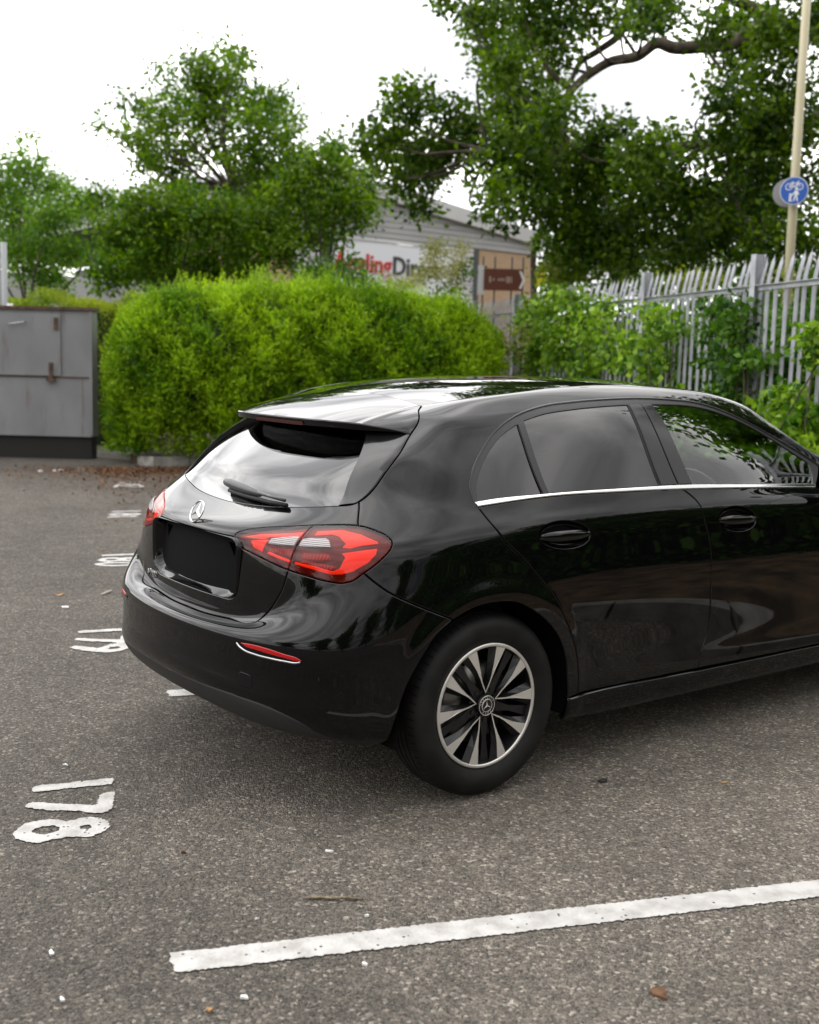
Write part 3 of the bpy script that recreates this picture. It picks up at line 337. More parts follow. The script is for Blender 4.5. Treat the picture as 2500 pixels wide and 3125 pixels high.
'led_in': [[4.8718,0.7959],[4.8618,0.805],[4.7661,0.8086],[4.7779,0.7863]],
}

# ------------------------------------------------------------------ car panels on the body surface
UM = U[-1]
def mir(c): return np.stack([2*UM-c[:, 0], c[:, 1]], 1)
def cat(*cs):
    o = []
    for c in cs:
        for q in np.asarray(c, float):
            if not o or np.hypot(*(q-o[-1])) > 1.5e-3: o.append(q)
    if np.hypot(*(o[0]-o[-1])) < 1.5e-3: o.pop()
    return np.array(o)
def line(a, b, n=8): return np.array(a)+(np.array(b)-np.array(a))*np.linspace(0, 1, n)[:, None]
def area(p): return .5*np.sum(p[:, 0]*np.roll(p[:, 1], -1)-np.roll(p[:, 0], -1)*p[:, 1])
def inside(P, poly):
    x, y = P[:, 0], P[:, 1]; r = np.zeros(len(P), bool); x0, y0 = poly[-1]
    for x1, y1 in poly:
        c = ((y1 > y) != (y0 > y)); r ^= c & (x < (x0-x1)*(y-y1)/(y0-y1+1e-15)+x1); x0, y0 = x1, y1
    return r
def pdist(P, poly):
    d = np.full(len(P), 1e9); q = np.roll(poly, -1, 0)
    for a, b in zip(poly, q):
        ab = b-a; t = np.clip(((P-a)@ab)/(ab@ab+1e-15), 0, 1); d = np.minimum(d, np.linalg.norm(P-a-t[:, None]*ab, axis=1))
    return d
def resamp(p, ds):
    p = np.vstack([p, p[:1]]); o = []
    for a, b in zip(p[:-1], p[1:]):
        n = max(1, int(math.ceil(np.linalg.norm(b-a)/ds)))
        o += [a+(b-a)*k/n for k in range(n)]
    return np.array(o)
def toright(uv):
    """evaluate on the mirrored right half so that normals face outward on both sides"""
    return S(uv[:, 0], uv[:, 1]), N(uv[:, 0], uv[:, 1])
def tri(polys, du, dv):
    """triangulate a (u,v) region bounded by polys[0] with holes polys[1:]"""
    allp = np.vstack(polys); lo = polys[0].min(0); hi = polys[0].max(0)
    gu = np.arange(lo[0]+du/2, hi[0], du); gv = np.arange(lo[1]+dv/2, hi[1], dv)
    G = np.stack(np.meshgrid(gu, gv), -1).reshape(-1, 2)
    k = inside(G, polys[0])
    for h in polys[1:]: k &= ~inside(G, h)
    G = G[k]
    if len(G):
        d = np.min([pdist(G*[1, du/dv], p*[1, du/dv]) for p in polys], axis=0); G = G[d > .45*du]
    P = np.vstack([allp, G]); E = []; b = 0
    for p in polys:
        n = len(p); E += [(b+i, b+(i+1) % n) for i in range(n)]; b += n
    r = delaunay_2d_cdt([Vector(p) for p in P], E, [], 0, 1e-7)
    V2 = np.array([(v[0], v[1]) for v in r[0]]); T = np.array([f for f in r[2] if len(f) == 3])
    c = V2[T].mean(1); k = inside(c, polys[0])
    for h in polys[1:]: k &= ~inside(c, h)
    return V2, T[k]
def panel(name, poly, m, parent, holes=(), off=0., lip=.011, gap=.0022, rnd=.003, du=.03, dv=.014, ds=.02, bulge=0.):
    """a pressed sheet lying on the body surface: inset by half a gap, with rounded, folded-in edges"""
    loops = []
    for p, hole in [(poly, False)]+[(h, True) for h in holes]:
        p = resamp(np.asarray(p, float), ds)
        if area(p) < 0: p = p[::-1]
        loops.append((p, hole))
    inner = []; rings = []
    for p, hole in loops:
        P3, Nn = toright(p); t = np.roll(P3, -1, 0)-np.roll(P3, 1, 0); t /= np.linalg.norm(t, axis=1)[:, None]+1e-12
        inn = np.cross(t, Nn)*(-1 if hole else 1)          # towards the sheet
        # metric of the surface, to move in (u,v)
        Su = bil(FU, p[:, 0], p[:, 1]); Sv = bil(FV, p[:, 0], p[:, 1])
        a = (Su*Su).sum(1); b = (Su*Sv).sum(1); c = (Sv*Sv).sum(1); e = (inn*Su).sum(1); f = (inn*Sv).sum(1); D = a*c-b*b+1e-12
        step = np.stack([(c*e-b*f)/D, (a*f-b*e)/D], 1)
        # sign check: does the step lead into the region?
        inner.append(p+step*(gap+rnd)); rings.append((p+step*gap, inn))
    V2, T = tri(inner, du, dv)
    P3, Nn = toright(V2); P3 = P3+Nn*off
    if bulge:
        d = np.min([pdist(V2, q) for q in inner], axis=0); P3 = P3+Nn*(bulge*(1-np.exp(-d/.012)))[:, None]
    # orient
    n0 = np.cross(P3[T[:, 1]]-P3[T[:, 0]], P3[T[:, 2]]-P3[T[:, 0]])
    fl = (n0*Nn[T[:, 0]]).sum(1) < 0; T[fl] = T[fl][:, ::-1]
    V = [P3]; NR = [Nn]; Fs = [tuple(t) for t in T]; base = len(P3)
    if lip:
        for q, (pr, inn) in zip(inner, rings):
            n = len(q); A, An = toright(q); A = A+An*off
            B = A-inn*rnd-An*rnd*.6; C = B-An*lip
            # find the inner loop's own vertices (kept first in the triangulation)
            V += [A, B, C]; nb = An*.6-inn*.8; NR += [An, nb/np.linalg.norm(nb, axis=1)[:, None], -inn]
            for i in range(n):
                j = (i+1) % n
                for r in (0, 1):
                    f = (base+r*n+i, base+r*n+j, base+(r+1)*n+j, base+(r+1)*n+i)
                    Fs.append(f)
            base += 3*n
    V = np.vstack(V); NR = np.vstack(NR)
    k0 = len(T)
    for i in range(k0, len(Fs)):
        f = Fs[i]; nn_ = np.cross(V[f[1]]-V[f[0]], V[f[2]]-V[f[0]])
        if nn_@NR[f[0]] < 0 or nn_@NR[f[2]] < 0 and nn_@(NR[f[0]]+NR[f[2]]) < 0: Fs[i] = f[::-1]
    return mesh(name, V, Fs, m, parent, True, NR)
def strip(name, c, wdt, m, parent, off=.004, h=.004):
    """slim raised strip following a (u,v) line"""
    P3, Nn = toright(c); t = np.gradient(P3, axis=0); t /= np.linalg.norm(t, axis=1)[:, None]; s = np.cross(Nn, t)
    prof = [(-1, 0, -.6), (-.8, .75, -.5), (-.35, 1, -.15), (.35, 1, .15), (.8, .75, .5), (1, 0, .6)]
    V = []; NR = []
    for a, b, c_ in prof:
        V.append(P3+s*(a*wdt/2)+Nn*(off+b*h)); q = Nn+s*c_*1.2; NR.append(q/np.linalg.norm(q, axis=1)[:, None])
    n = len(P3); F_ = []
    for r in range(len(prof)-1):
        for i in range(n-1): F_.append((r*n+i, r*n+i+1, (r+1)*n+i+1, (r+1)*n+i))
    return mesh(name, np.vstack(V), F_, m, parent, True, np.vstack(NR))
# ---- car root: its own frame has +x forward, +y left, z up, origin under the rear axle
car = empty('parked_car', (-0.2331, 4.6767, 0), 0.6485)
tag(car, 'glossy black five-door hatchback parked across the bay, seen from its rear corner', 'car')
K = {k: np.array(v) for k, v in CURVES.items()}
sides = ((False, ''), (True, ''))
def sd(c, m): return mir(c) if m else c
def par(name, label=None):
    o = empty(name, parent=car); return o
# tailgate (full width)
def full(cR): return np.vstack([cR, mir(cR)[::-1]])
lampI = cat(K['lampI_top'], K['split'], K['lampI_bot'])
tgR = cat(K['tg_up'][::-1], K['lampO_top'][::-1], K['lampI_top'][::-1], K['lampI_bot'][::-1], K['tg_side'], K['tg_bot'])
tgR = cat(K['winbase'][::-1], tgR[:]) if False else tgR
# order: window base (rear centre -> right corner) -> down lamp edge -> bottom -> rear centre
right_half = cat(K['winbase'][::-1], K['tg_up'][::-1], K['lampO_top'][::-1], K['lampI_top'][::-1], K['lampI_bot'][::-1], K['tg_side'], K['tg_bot'])
tail_poly = cat(right_half, mir(right_half)[::-1])
def uv_of(y, z):
    """(u,v) on the rear face for a lateral position and height"""
    u = np.linspace(UM-1.2, UM+1.2, 241); v = np.linspace(V[3], V[10], 161); uu, vv = np.meshgrid(u, v); P = S(uu, vv)
    i = np.argmin((P[..., 1]-y)**2+(P[..., 2]-z)**2); r, c = divmod(i, 241); a = np.array([u[c], v[r]])
    for _ in range(6):
        p = S(*a); e_ = 1e-3; J = np.stack([(S(a[0]+e_, a[1])-p)/e_, (S(a[0], a[1]+e_)-p)/e_], 1)[1:]
        a = a+np.linalg.solve(J, np.array([y-p[1], z-p[2]]))
    return a
rec = []
rp_ = [(-.278, .672), (-.312, .684), (-.331, .712), (-.336, .76), (-.336, .865), (-.328, .884), (-.30, .889), (.30, .889), (.328, .884), (.336, .865), (.336, .76), (.331, .712), (.312, .684), (.278, .672)]
for (y0, z0), (y1, z1) in zip(rp_, rp_[1:]+rp_[:1]):
    n = max(1, int(np.hypot(y1-y0, z1-z0)/.015))
    for k in range(n): rec.append((y0+(y1-y0)*k/n, z0+(z1-z0)*k/n))
rec = np.array(rec)
for _ in range(1): rec = .25*np.roll(rec, 1, 0)+.5*rec+.25*np.roll(rec, -1, 0)
rec = [tuple(p) for p in rec]
rec_uv = np.array([uv_of(*p) for p in rec])
tailgate = panel('tailgate', tail_poly, M['paint'], car, holes=[rec_uv])
# recess for the number plate
P0, N0 = toright(rec_uv); rows = [P0-N0*.002]
ctr = np.array([-.65, 0, .795])
tz_ = lambda z: np.clip((z-.672)/.216, 0, 1)
for x0_, k0_ in ((-.697, .12), (-.68, .5), (-.660, .93), (-.655, 1.0), (-.650, 1.03)):
    rows.append(np.array([(x0_, y*(1-.075*k0_), z+((.708+.170*tz_(z))-z)*k0_) for y, z in rec]))
rows.append(rows[-1]*np.array([1, .97, 1])+np.array([0, 0, 0]))
n = len(rec); Vr = np.vstack(rows+[ctr[None]*[0, 1, 1]+np.array([[-.648, 0, 0]])]); Fr = []
for r in range(len(rows)-1):
    for i in range(n): Fr.append((r*n+i, (r+1)*n+i, (r+1)*n+(i+1) % n, r*n+(i+1) % n))
for i in range(n): Fr.append(((len(rows)-1)*n+i, len(rows)*n, (len(rows)-1)*n+(i+1) % n))
pr_ = mesh('plate_recess', Vr, Fr, M['paint'], tailgate, True)
pl = MB()
pl.prism([(-.262, .728), (.262, .728), (.262, .862), (-.262, .862)], 0, .006)
plate = mesh('number_plate', [(-.665+v[1], v[0], v[2]) for v in pl.V], pl.F, mat('blacked out plate', (.001, .001, .001), .9, 0, 0), tailgate)
# three-pointed star in a ring
def star(R, th, name, parent, mtx, m, ringw=.10):
    mb = MB(); n = 40
    P = []; F_ = []
    for k in range(n):
        a = 2*math.pi*k/n
        for q in range(8):
            b = 2*math.pi*q/8; r = R*(1-ringw*.5)+math.cos(b)*R*ringw*.5; P.append((r*math.cos(a), r*math.sin(a), th*.5+math.sin(b)*th*.5))
    for k in range(n):
        for q in range(8): F_.append((k*8+q, ((k+1) % n)*8+q, ((k+1) % n)*8+(q+1) % 8, k*8+(q+1) % 8))
    mb.add(P, F_)
    for k in range(3):
        a = math.pi/2+k*2*math.pi/3; d = np.array([math.cos(a), math.sin(a)]); l = np.array([math.cos(a+math.pi/3), math.sin(a+math.pi/3)])*R*.17; r_ = np.array([math.cos(a-math.pi/3), math.sin(a-math.pi/3)])*R*.17
        tip = d*R*.95
        mb.add([(*tip, th*.4), (*l, th*.35), (*r_, th*.35), (0, 0, th*1.15)], [(0, 1, 3), (0, 3, 2)])
    o = mb.build(name, m, parent, False)
    for v in o.data.vertices: v.co = mtx @ v.co
    return o
def frame_at(u, v, up=(0, 0, 1), off=0.):
    p = S(u, v); nrm = N(u, v); x = np.cross(up, nrm); x /= np.linalg.norm(x); y = np.cross(nrm, x)
    m = Matrix.Identity(4)
    for i in range(3): m[i][0] = x[i]; m[i][1] = y[i]; m[i][2] = nrm[i]; m[i][3] = p[i]+nrm[i]*off
    return m
ce = uv_of(0.0, .935)
def frame_n(p, nrm, up=(0, 0, 1)):
    p = np.array(p); nrm = np.array(nrm)/np.linalg.norm(nrm); x = np.cross(up, nrm); x /= np.linalg.norm(x); y = np.cross(nrm, x); m = Matrix.Identity(4)
    for i in range(3): m[i][0] = x[i]; m[i][1] = y[i]; m[i][2] = nrm[i]; m[i][3] = p[i]
    return m
pe = S(*uv_of(0.0, .930)); star(.043, .007, 'emblem', tailgate, frame_n(pe+np.array([-.020, 0, .012]), (-.90, 0, .43)), M['chrome'])
def text_mesh(s, size, depth=.0, bold=0.):
    cu = bpy.data.curves.new('lettering', 'FONT'); cu.body = s; cu.size = size; cu.extrude = depth; cu.offset = bold; cu.align_x = 'CENTER'; cu.resolution_u = 3
    o = bpy.data.objects.new('lettering', cu); me = bpy.data.meshes.new_from_object(o); bpy.data.objects.remove(o); bpy.data.curves.remove(cu)
    return me
def text_obj(s, size, mtx, m, name, parent, depth=.002, squash=1.):
    me = text_mesh(s, size, depth)
    for v in me.vertices: v.co = mtx @ Vector((v.co.x*squash, v.co.y, v.co.z))
    me.materials.clear(); me.materials.append(m); me.update()
    return link(bpy.data.objects.new(name, me), parent)
text_obj('A 180', .036, frame_at(*uv_of(.365, .645), off=.004), M['chrome'], 'model_lettering', tailgate, .002, 1.15)
# bumper and lower trim (full width)
bR = cat(K['tg_bot'][::-1], K['tg_side'][::-1], K['lampR_lo'][::-1], K['qb'], K['archR'], K['trim_top'])
bumper = panel('rear_bumper', cat(bR, mir(bR)[::-1]), M['paint'], car, du=.018, dv=.012)
tw = K['tow']; strip('tow_eye_gap', np.vstack([tw, tw[:2]]), .0045, M['dark'], bumper, off=.0002, h=.0006); panel('tow_eye_cover', tw, M['paint'], bumper, off=.0015, gap=.0005, rnd=.0015, lip=.004, du=.01, dv=.01, ds=.008)
a_ = K['trim_top'][0]; trR = cat(K['trim_top'][::-1], line(a_, (a_[0], V[0]), 6), line((a_[0], V[0]), (UM, V[0]), 40))
panel('lower_bumper_trim', cat(trR, mir(trR)[::-1]), M['plastic'], bumper, off=-.002, dv=.02)
RED = (.30, .004, .006)
lens_dark = mat('deep red lens', (.05, .001, .003), .2, 0, .3)
lens_red = mat('red reflector', (.42, .006, .008), .25, 0, .5)
def lit_plastic(name, col, rough=.12): return mat(name, col, rough, 0, .6)
lens_orange = lit_plastic('bright red guide', (.78, .085, .016), .3)
lens_mid = lit_plastic('red chamber', (.22, .006, .006), .2)
lens_clear = mat('clear ribbed lens', (.36, .33, .335), .15, 0, .6)
def ribs(m_, sc_=900, axis='Z', st=.6):
    nt = m_.node_tree; tc = nn(nt, 'ShaderNodeTexCoord'); wv = nn(nt, 'ShaderNodeTexWave', wave_type='BANDS', bands_direction=axis); wv.inputs['Scale'].default_value = sc_
    nt.links.new(tc.outputs['Object'], wv.inputs['Vector']); bp = nn(nt, 'ShaderNodeBump'); bp.inputs['Strength'].default_value = st; bp.inputs['Distance'].default_value = .004
    nt.links.new(wv.outputs['Fac'], bp.inputs['Height']); nt.links.new(bp.outputs[0], nt.nodes['Principled BSDF'].inputs['Normal'])
ribs(lens_clear, 55, 'Z'); ribs(lens_mid, 30, 'Y', .8)
lens_tint = glass('red outer lens', (1, .40, .34), .9)
lampO = cat(K['lampO_top'], K['lampR_up'], K['lampR_lo'], K['split'][::-1])
for m_, _ in sides:
    s_ = lambda c: sd(c, m_)
    # side body
    k0 = K['dlo_out']
    uA = U[3]+.5*(U[4]-U[3])
    beltfar = np.array([U[4]-.02, V[10]])
    side = cat(K['cgap'], K['tg_up'][::-1], K['lampR_up'], K['qb'], K['archF'], line(K['archF'][-1], K['rdoor'][0], 4), K['rdoor'], k0, line(k0[-1], beltfar, 6), line(beltfar, (uA, V[10]), 8), line((uA, V[10]), (uA, V[16]), 14), line((uA, V[16]), (K['cgap'][0][0], V[16]), 60))
    panel('side_panel', s_(side), M['paint'], car, du=.018, dv=.012)
    # lamps
    lo = panel('tail_lamp', s_(lampO), lens_dark, car, off=-.012, lip=0, gap=.001, du=.02, dv=.01)
    li = panel('tailgate_lamp', s_(lampI), lens_dark, tailgate, off=-.012, lip=0, gap=.001, du=.02, dv=.01)
    for par_, nm, key, mm_, of in ((lo, 'light_guide', 'sig_top', lens_orange, -.009), (lo, 'light_guide', 'sig_bot', lens_orange, -.009), (lo, 'reversing_lens', 'rev_o', lens_clear, .003), (lo, 'brake_chamber', 'sig_mid', lens_mid, -.0105), (lo, 'brake_chamber', 'led_mid', lens_mid, -.0105),
                                   (li, 'reversing_lens', 'rev_i', lens_clear, .003), (li, 'light_guide', 'sig_in', lens_orange, -.009), (li, 'light_guide', 'bowl_in', lens_orange, -.010), (li, 'light_guide', 'bar_in', lens_orange, -.009), (li, 'brake_chamber', 'led_in', lens_mid, -.0105)):
        panel(nm, s_(K[key]), mm_, par_, off=of, gap=.0002, rnd=.002, lip=.004, du=.015, dv=.008, ds=.01, bulge=.002)
    panel('lens', s_(lampO), lens_tint, lo, off=.001, gap=.002, rnd=.003, lip=.012, du=.02, dv=.01)
    panel('lens', s_(lampI), lens_tint, li, off=.001, gap=.002, rnd=.003, lip=.012, du=.02, dv=.01)
    # doors
    rd = cat(K['belt_lo'][:16], K['fdoor'], line(K['fdoor'][-1], K['rdoor'][0], 12), K['rdoor'])
    door = panel('rear_door', s_(rd), M['paint'], car, holes=[s_(K['handle_r'])], du=.025)
    fdoor_end = [K['belt_lo'][-1], K['sill_top'][-1]]
    fd = cat(K['fdoor'][::-1], K['belt_lo'][15:], line(fdoor_end[0], fdoor_end[1], 10), line(K['sill_top'][-1], K['fdoor'][-1], 12))
    fdoor = panel('front_door', s_(fd), M['paint'], car, holes=[s_(K['handle_f'])], du=.025)
    for dr, key in ((door, 'handle_r'), (fdoor, 'handle_f')):
        h_ = s_(K[key]); P3, Nn = toright(h_); c0 = P3.mean(0); nm = Nn.mean(0); nm /= np.linalg.norm(nm); rows = []
        for sc_, dp in ((1.0, .001), (.97, .006), (.90, .016), (.72, .026), (.4, .031)): rows.append(c0+(P3-c0)*sc_-nm*dp)
        n = len(h_); Vb = np.vstack(rows+[(c0-nm*.032)[None]]); Fb = []
        for r in range(4):
            for i in range(n): Fb.append((r*n+i, r*n+(i+1) % n, (r+1)*n+(i+1) % n, (r+1)*n+i))
        for i in range(n): Fb.append((4*n+i, 4*n+(i+1) % n, 5*n))
        mesh('handle_recess', Vb, Fb, M['paint'], dr, True)
        ax = P3[0]-P3[n//2]; L = np.linalg.norm(ax); ax /= L; up_ = np.cross(nm, ax); up_ = up_*np.sign(up_[2])
        mb = MB(); prof = [(-.024, .0), (-.018, .010), (0, .014), (.014, .011), (.020, 0), (.010, -.006), (-.015, -.006)]
        rr = []
        for t in np.linspace(-1, 1, 17):
            k = (1-abs(t)**3.2*.62); rr.append([c0+ax*t*L*.495+up_*(a*k-.002+.004*t)+nm*(b*k+.006*(1-t*t)-.004) for a, b in prof])
        n2 = len(prof); Vh = np.array(rr).reshape(-1, 3); Fh = [(i*n2+k, i*n2+(k+1) % n2, (i+1)*n2+(k+1) % n2, (i+1)*n2+k) for i in range(16) for k in range(n2)]+[tuple(range(n2)), tuple(16*n2+k for k in range(n2))[::-1]]
        mesh('door_handle', Vh, Fh, M['paint'], dr, True)
    # sill, front wing
    sl0 = K['sill_top']; uF = 1.37
    sill = cat(line((sl0[0][0], V[1]-.02), sl0[0], 4), sl0, line(sl0[-1], (uF, V[2]), 8), line((uF, V[2]), (uF, V[1]-.02), 4), line((uF, V[1]-.02), (sl0[0][0], V[1]-.02), 40))
    panel('side_skirt', s_(sill), M['paint'], car, off=.010, gap=.004, rnd=.006, lip=.02)
    # front wing with its arch (out of the picture)
    arc = []
    for a in np.linspace(-.05, math.pi+.05, 30):
        x_, z_ = 2.729+.37*math.cos(a), .326+.37*math.sin(a)
        uu = np.linspace(.5, 2.2, 120); vv = np.linspace(V[1], V[8], 90); g1, g2 = np.meshgrid(uu, vv); PP = S(g1, g2)
        i = np.argmin((PP[..., 0]-x_)**2+(PP[..., 2]-z_)**2); r, c = divmod(i, 120); arc.append((uu[c], vv[r]))
    arc = np.array(arc)
    wing = cat(line(fdoor_end[1], fdoor_end[0], 10), line(fdoor_end[0], (U[4]-.05, V[10]), 4), line((U[4]-.05, V[10]), (0, V[10]), 40), line((0, V[10]), (0, V[1]), 20), line((0, V[1]), (arc[0][0], V[1]), 12), arc, line((arc[-1][0], V[2]), fdoor_end[1], 6))
    panel('front_wing', s_(wing), M['paint'], car, du=.05, dv=.03, ds=.04, lip=0)
    # side glazing
    fr_out = cat(k0, line(k0[-1], K['belt_hi'][-1], 4), K['belt_hi'][::-1])
    frame_ = panel('window_frame', s_(fr_out), M['trim'], car, holes=[s_(K['gq']), s_(K['gr']), s_(K['gf'])], off=-.003, gap=.001, rnd=.002, lip=.008, du=.03, dv=.02, ds=.015)
    grow = lambda c, f=.006: c
    panel('quarter_window', s_(K['gq']), M['glass_dark'], car, off=-.007, gap=-.003, rnd=0, lip=0)
    panel('rear_door_window', s_(K['gr']), M['glass_dark'], car, off=-.007, gap=-.003, rnd=0, lip=0)
    panel('front_door_window', s_(K['gf']), M['glass_clear'], car, off=-.007, gap=-.003, rnd=0, lip=0)
    panel('pillar_cover', s_(K['bp1']), M['gloss'], frame_, off=.001, gap=.0005, rnd=.0015, lip=.005, du=.02)
    panel('pillar_cover', s_(K['bp2']), M['gloss'], frame_, off=.001, gap=.0005, rnd=.0015, lip=.005, du=.02)
    panel('window_divider', s_(K['divider']), M['trim'], frame_, off=.001, gap=.0003, rnd=.001, lip=.005, du=.02)
    # outer seal line round the windows
    strip('window_seal', s_(k0), .007, M['gloss'], frame_, off=-.002, h=.004)
    ch = cat(K['belt_lo'], K['belt_hi'][::-1])
    panel('chrome_strip', s_(ch), M['satin'], car, off=.003, gap=.0004, rnd=.003, lip=.008, du=.02, dv=.006, ds=.02, bulge=.003)
    # bumper reflectors
    panel('reflector', s_(K['refl']), lens_red, bumper, off=.002, gap=.0002, rnd=.002, lip=.006, du=.012, dv=.006, ds=.008)
    strip('reflector_trim', s_(K['refl_chrome']), .0058, M['dim_chrome'], bumper, off=.0, h=.004)
    # trim beside the rear window
    gi = s_(np.vstack([K['glassR'], line(K['glassR'][-1], (K['glassR'][-1][0]+.01, V[13]+.04), 4)])); go = s_(np.vstack([K['cgap'][12:][::-1]]))[0:] if False else s_(np.vstack([K['winbase'][:4][::-1], K['cgap'][12:][::-1]]))
    def along(c, n=40):
        P_ = S(c[:, 0], c[:, 1]); L_ = np.r_[0, np.cumsum(np.linalg.norm(np.diff(P_, axis=0), axis=1))]; q = np.linspace(0, L_[-1], n); return np.stack([np.interp(q, L_, c[:, 0]), np.interp(q, L_, c[:, 1])], 1)
    gi = s_(np.vstack([s_(K['winbase'])[6:13][::-1]*0+0, ]))[:0] if False else gi
    A_, B_ = along(gi), along(go); rows = []
    for i in range(40):
        f_ = i/39; h_ = .003+.026*f_**.8; PA, NA = S(*A_[i]), N(*A_[i]); PB, NB = S(*B_[i]), N(*B_[i]); PB = PB+(PA-PB)/np.linalg.norm(PA-PB)*.003
        r_ = [PA-NA*.004, PA+NA*h_*.55, PA+NA*h_+(PB-PA)*.03]
        for t_ in (.25, .5, .75, .95): m_p = A_[i]+(B_[i]-A_[i])*t_; r_.append(S(*m_p)*.55+(PA+(PB-PA)*t_)*.45+N(*m_p)*(h_*(1-t_)**1.15+.002))
        r_ += [PB-NB*.0005, PB-NB*.012]; rows.append(r_)
    rows = np.array(rows); b_ = rows.shape[1]
    fin = mesh('window_side_trim', rows.reshape(-1, 3), [((i*b_+k, i*b_+k+1, (i+1)*b_+k+1, (i+1)*b_+k) if m_ else (i*b_+k, (i+1)*b_+k, (i+1)*b_+k+1, i*b_+k+1)) for i in range(39) for k in range(b_-1)], M['gloss'], tailgate, True)
    try: fin.data.set_sharp_from_angle(angle=math.radians(35))
    except Exception: pass
# rear window
wi = [i for i, q in enumerate(K['winbase']) if np.hypot(*(q-K['glassR'][0])) < 2e-3]
wi = wi[0] if wi else 12
topv = V[13]+.05
rw = cat(K['winbase'][wi:][::-1], K['glassR'], line(K['glassR'][-1], (K['glassR'][-1][0]+.05, topv), 3), line((K['glassR'][-1][0]+.05, topv), (UM, topv), 12))
panel('rear_window', cat(rw, mir(rw)[::-1]), M['glass_dark'], tailgate, off=-.001, gap=.0005, rnd=.001, lip=.004)
# windscreen
ws = cat(line((0, V[10]), (U[3]+.5*(U[4]-U[3]), V[10]), 20), line((U[3]+.5*(U[4]-U[3]), V[10]), (U[3]+.5*(U[4]-U[3]), V[16]), 14), line((U[3]+.5*(U[4]-U[3]), V[16]), (0, V[16]), 20))
for m_, _ in sides: panel('windscreen', sd(ws, m_), M['glass_clear'], car, off=-.002, gap=.0, rnd=.001, lip=0, du=.05, dv=.04)
# roof
def zc(x): return np.interp(x, [-.34, -.2, -.1, 0, .1, .2, .4, .7, 1.0, 1.3, 1.5, 1.75], [1.287, 1.333, 1.357, 1.380, 1.396, 1.410, 1.431, 1.4455, 1.449, 1.44, 1.423, 1.388])
def zcs(x): return sum(zc(np.asarray(x)+d)*k for d, k in zip((-.12, -.06, 0, .06, .12), (.1, .2, .4, .2, .1)))
ue = np.linspace(U[3]+.5*(U[4]-U[3]), K['cgap'][0][0]-.01, 90)
E_ = S(ue, ue*0+V[16]-.004)
R_ = []; tt = np.linspace(0, 1, 90); ss = np.linspace(-1, 1, 61)
for i, (x_, y_, z_) in enumerate(E_):
    xc = 1.735+(0.0-1.735)*tt[i]; row = []
    if i > 80: xc = xc*1.0
    for s2 in ss:
        a = abs(s2); xx = x_+(xc-x_)*(1-a**2.5); zz = z_+(max(zcs(xx), z_)-z_)*(1-a**2.3); row.append((xx, s2*abs(y_), zz))
    R_.append(row)
R_ = np.array(R_); nr, ns = R_.shape[:2]
GU_, GV_ = np.gradient(R_, axis=0), np.gradient(R_, axis=1); RN = np.cross(GU_, GV_); RN /= np.linalg.norm(RN, axis=2)[..., None]; RN *= np.sign(RN[..., 2:3])
mesh('roof', R_.reshape(-1, 3), [(i*ns+k, i*ns+k+1, (i+1)*ns+k+1, (i+1)*ns+k) for i in range(nr-1) for k in range(ns-1)], M['paint'], car, True, RN.reshape(-1, 3))
# spoiler
def hermite_rows():
    S_ = np.concatenate([np.linspace(0, .8, 26), np.linspace(.8, 1, 12)])
    g_main = R_[-1]            # roof rear edge
    g_main0 = np.array(g_main[0]); g_main0[1] = -abs(g_main0[1])
    top = []
    for s2 in S_:
        if s2 <= .8:
            a = s2/.8; g = np.array([np.interp(a, ss, g_main[:, k]) for k in range(3)]); g[1] = -abs(g[1])
            wE = .44*a
            x_te = -.335+.187*(wE/.577)**4; e_ = np.array([x_te, -wE, np.interp(wE, [0, .15, .3, .4, .44], [1.2873, 1.2883, 1.2891, 1.2871, 1.285])])
        else:
            a = (s2-.8)/.2
            cg = K['cgap'][:13]; q_ = np.array([[np.interp(a*.995, np.linspace(0, 1, 13), cg[:, 0]), np.interp(a*.995, np.linspace(0, 1, 13), cg[:, 1])]]); g = S(q_[:, 0], q_[:, 1])[0]; g[1] += .0035
            if a < .2: g = g+(g_main0-g)*(1-a/.2)
            e_ = np.array([np.interp(a, [0, .4, .8, 1], q) for q in ((-.2718, -.2296, -.1806, -.1490), (-.44, -.50, -.55, -.5735), (1.285, 1.2757, 1.2637, 1.2525))])
        top.append((g, e_, s2))
    return top
rowsT = hermite_rows(); nq = 16
def sp_sheet(flip):
    G = []
    for g, e_, s2 in rowsT:
        r_ = []
        for t in np.linspace(0.006, 1, nq):
            p = g+(e_-g)*t
            bul = .010*(1-.4*s2)*4*t*(1-t) if s2 <= .8 else .004*4*t*(1-t)
            p = p+np.array([-.3, 0, .95])*bul; r_.append(p)
        # rolled trailing edge, underside
        e2 = r_[-1]
        k = 1 if s2 <= .8 else max(.15, (1-s2)/.2)
        r_ += [e2+np.array([-.003, 0, -.004])*k, e2+np.array([-.002, 0, -.012])*k, e2+np.array([.004, 0, -.025])*k, e2+np.array([.03, 0, -.031])*k, e2+np.array([.16, 0, -.042])*k]
        G.append(r_)
    G = np.array(G)
    return G
G = sp_sheet(False); L_ = G[::-1].copy(); L_[..., 1] *= -1
SP = np.concatenate([L_[:-1], G]); a, b = SP.shape[:2]
spo = mesh('spoiler', SP.reshape(-1, 3), [(i*b+k, i*b+k+1, (i+1)*b+k+1, (i+1)*b+k) for i in range(a-1) for k in range(b-1)], M['paint'], tailgate, True)
me = spo.data
for p in me.polygons: p.use_smooth = True
try: me.set_sharp_from_angle(angle=math.radians(32))
except Exception: pass
bl = MB(); xs = np.linspace(-.17, .17, 15)
P = [];
for y_ in xs:
    x_ = -.335+.187*(abs(y_)/.577)**4; P += [(x_-.0045, y_, 1.2755), (x_-.004, y_, 1.262)]
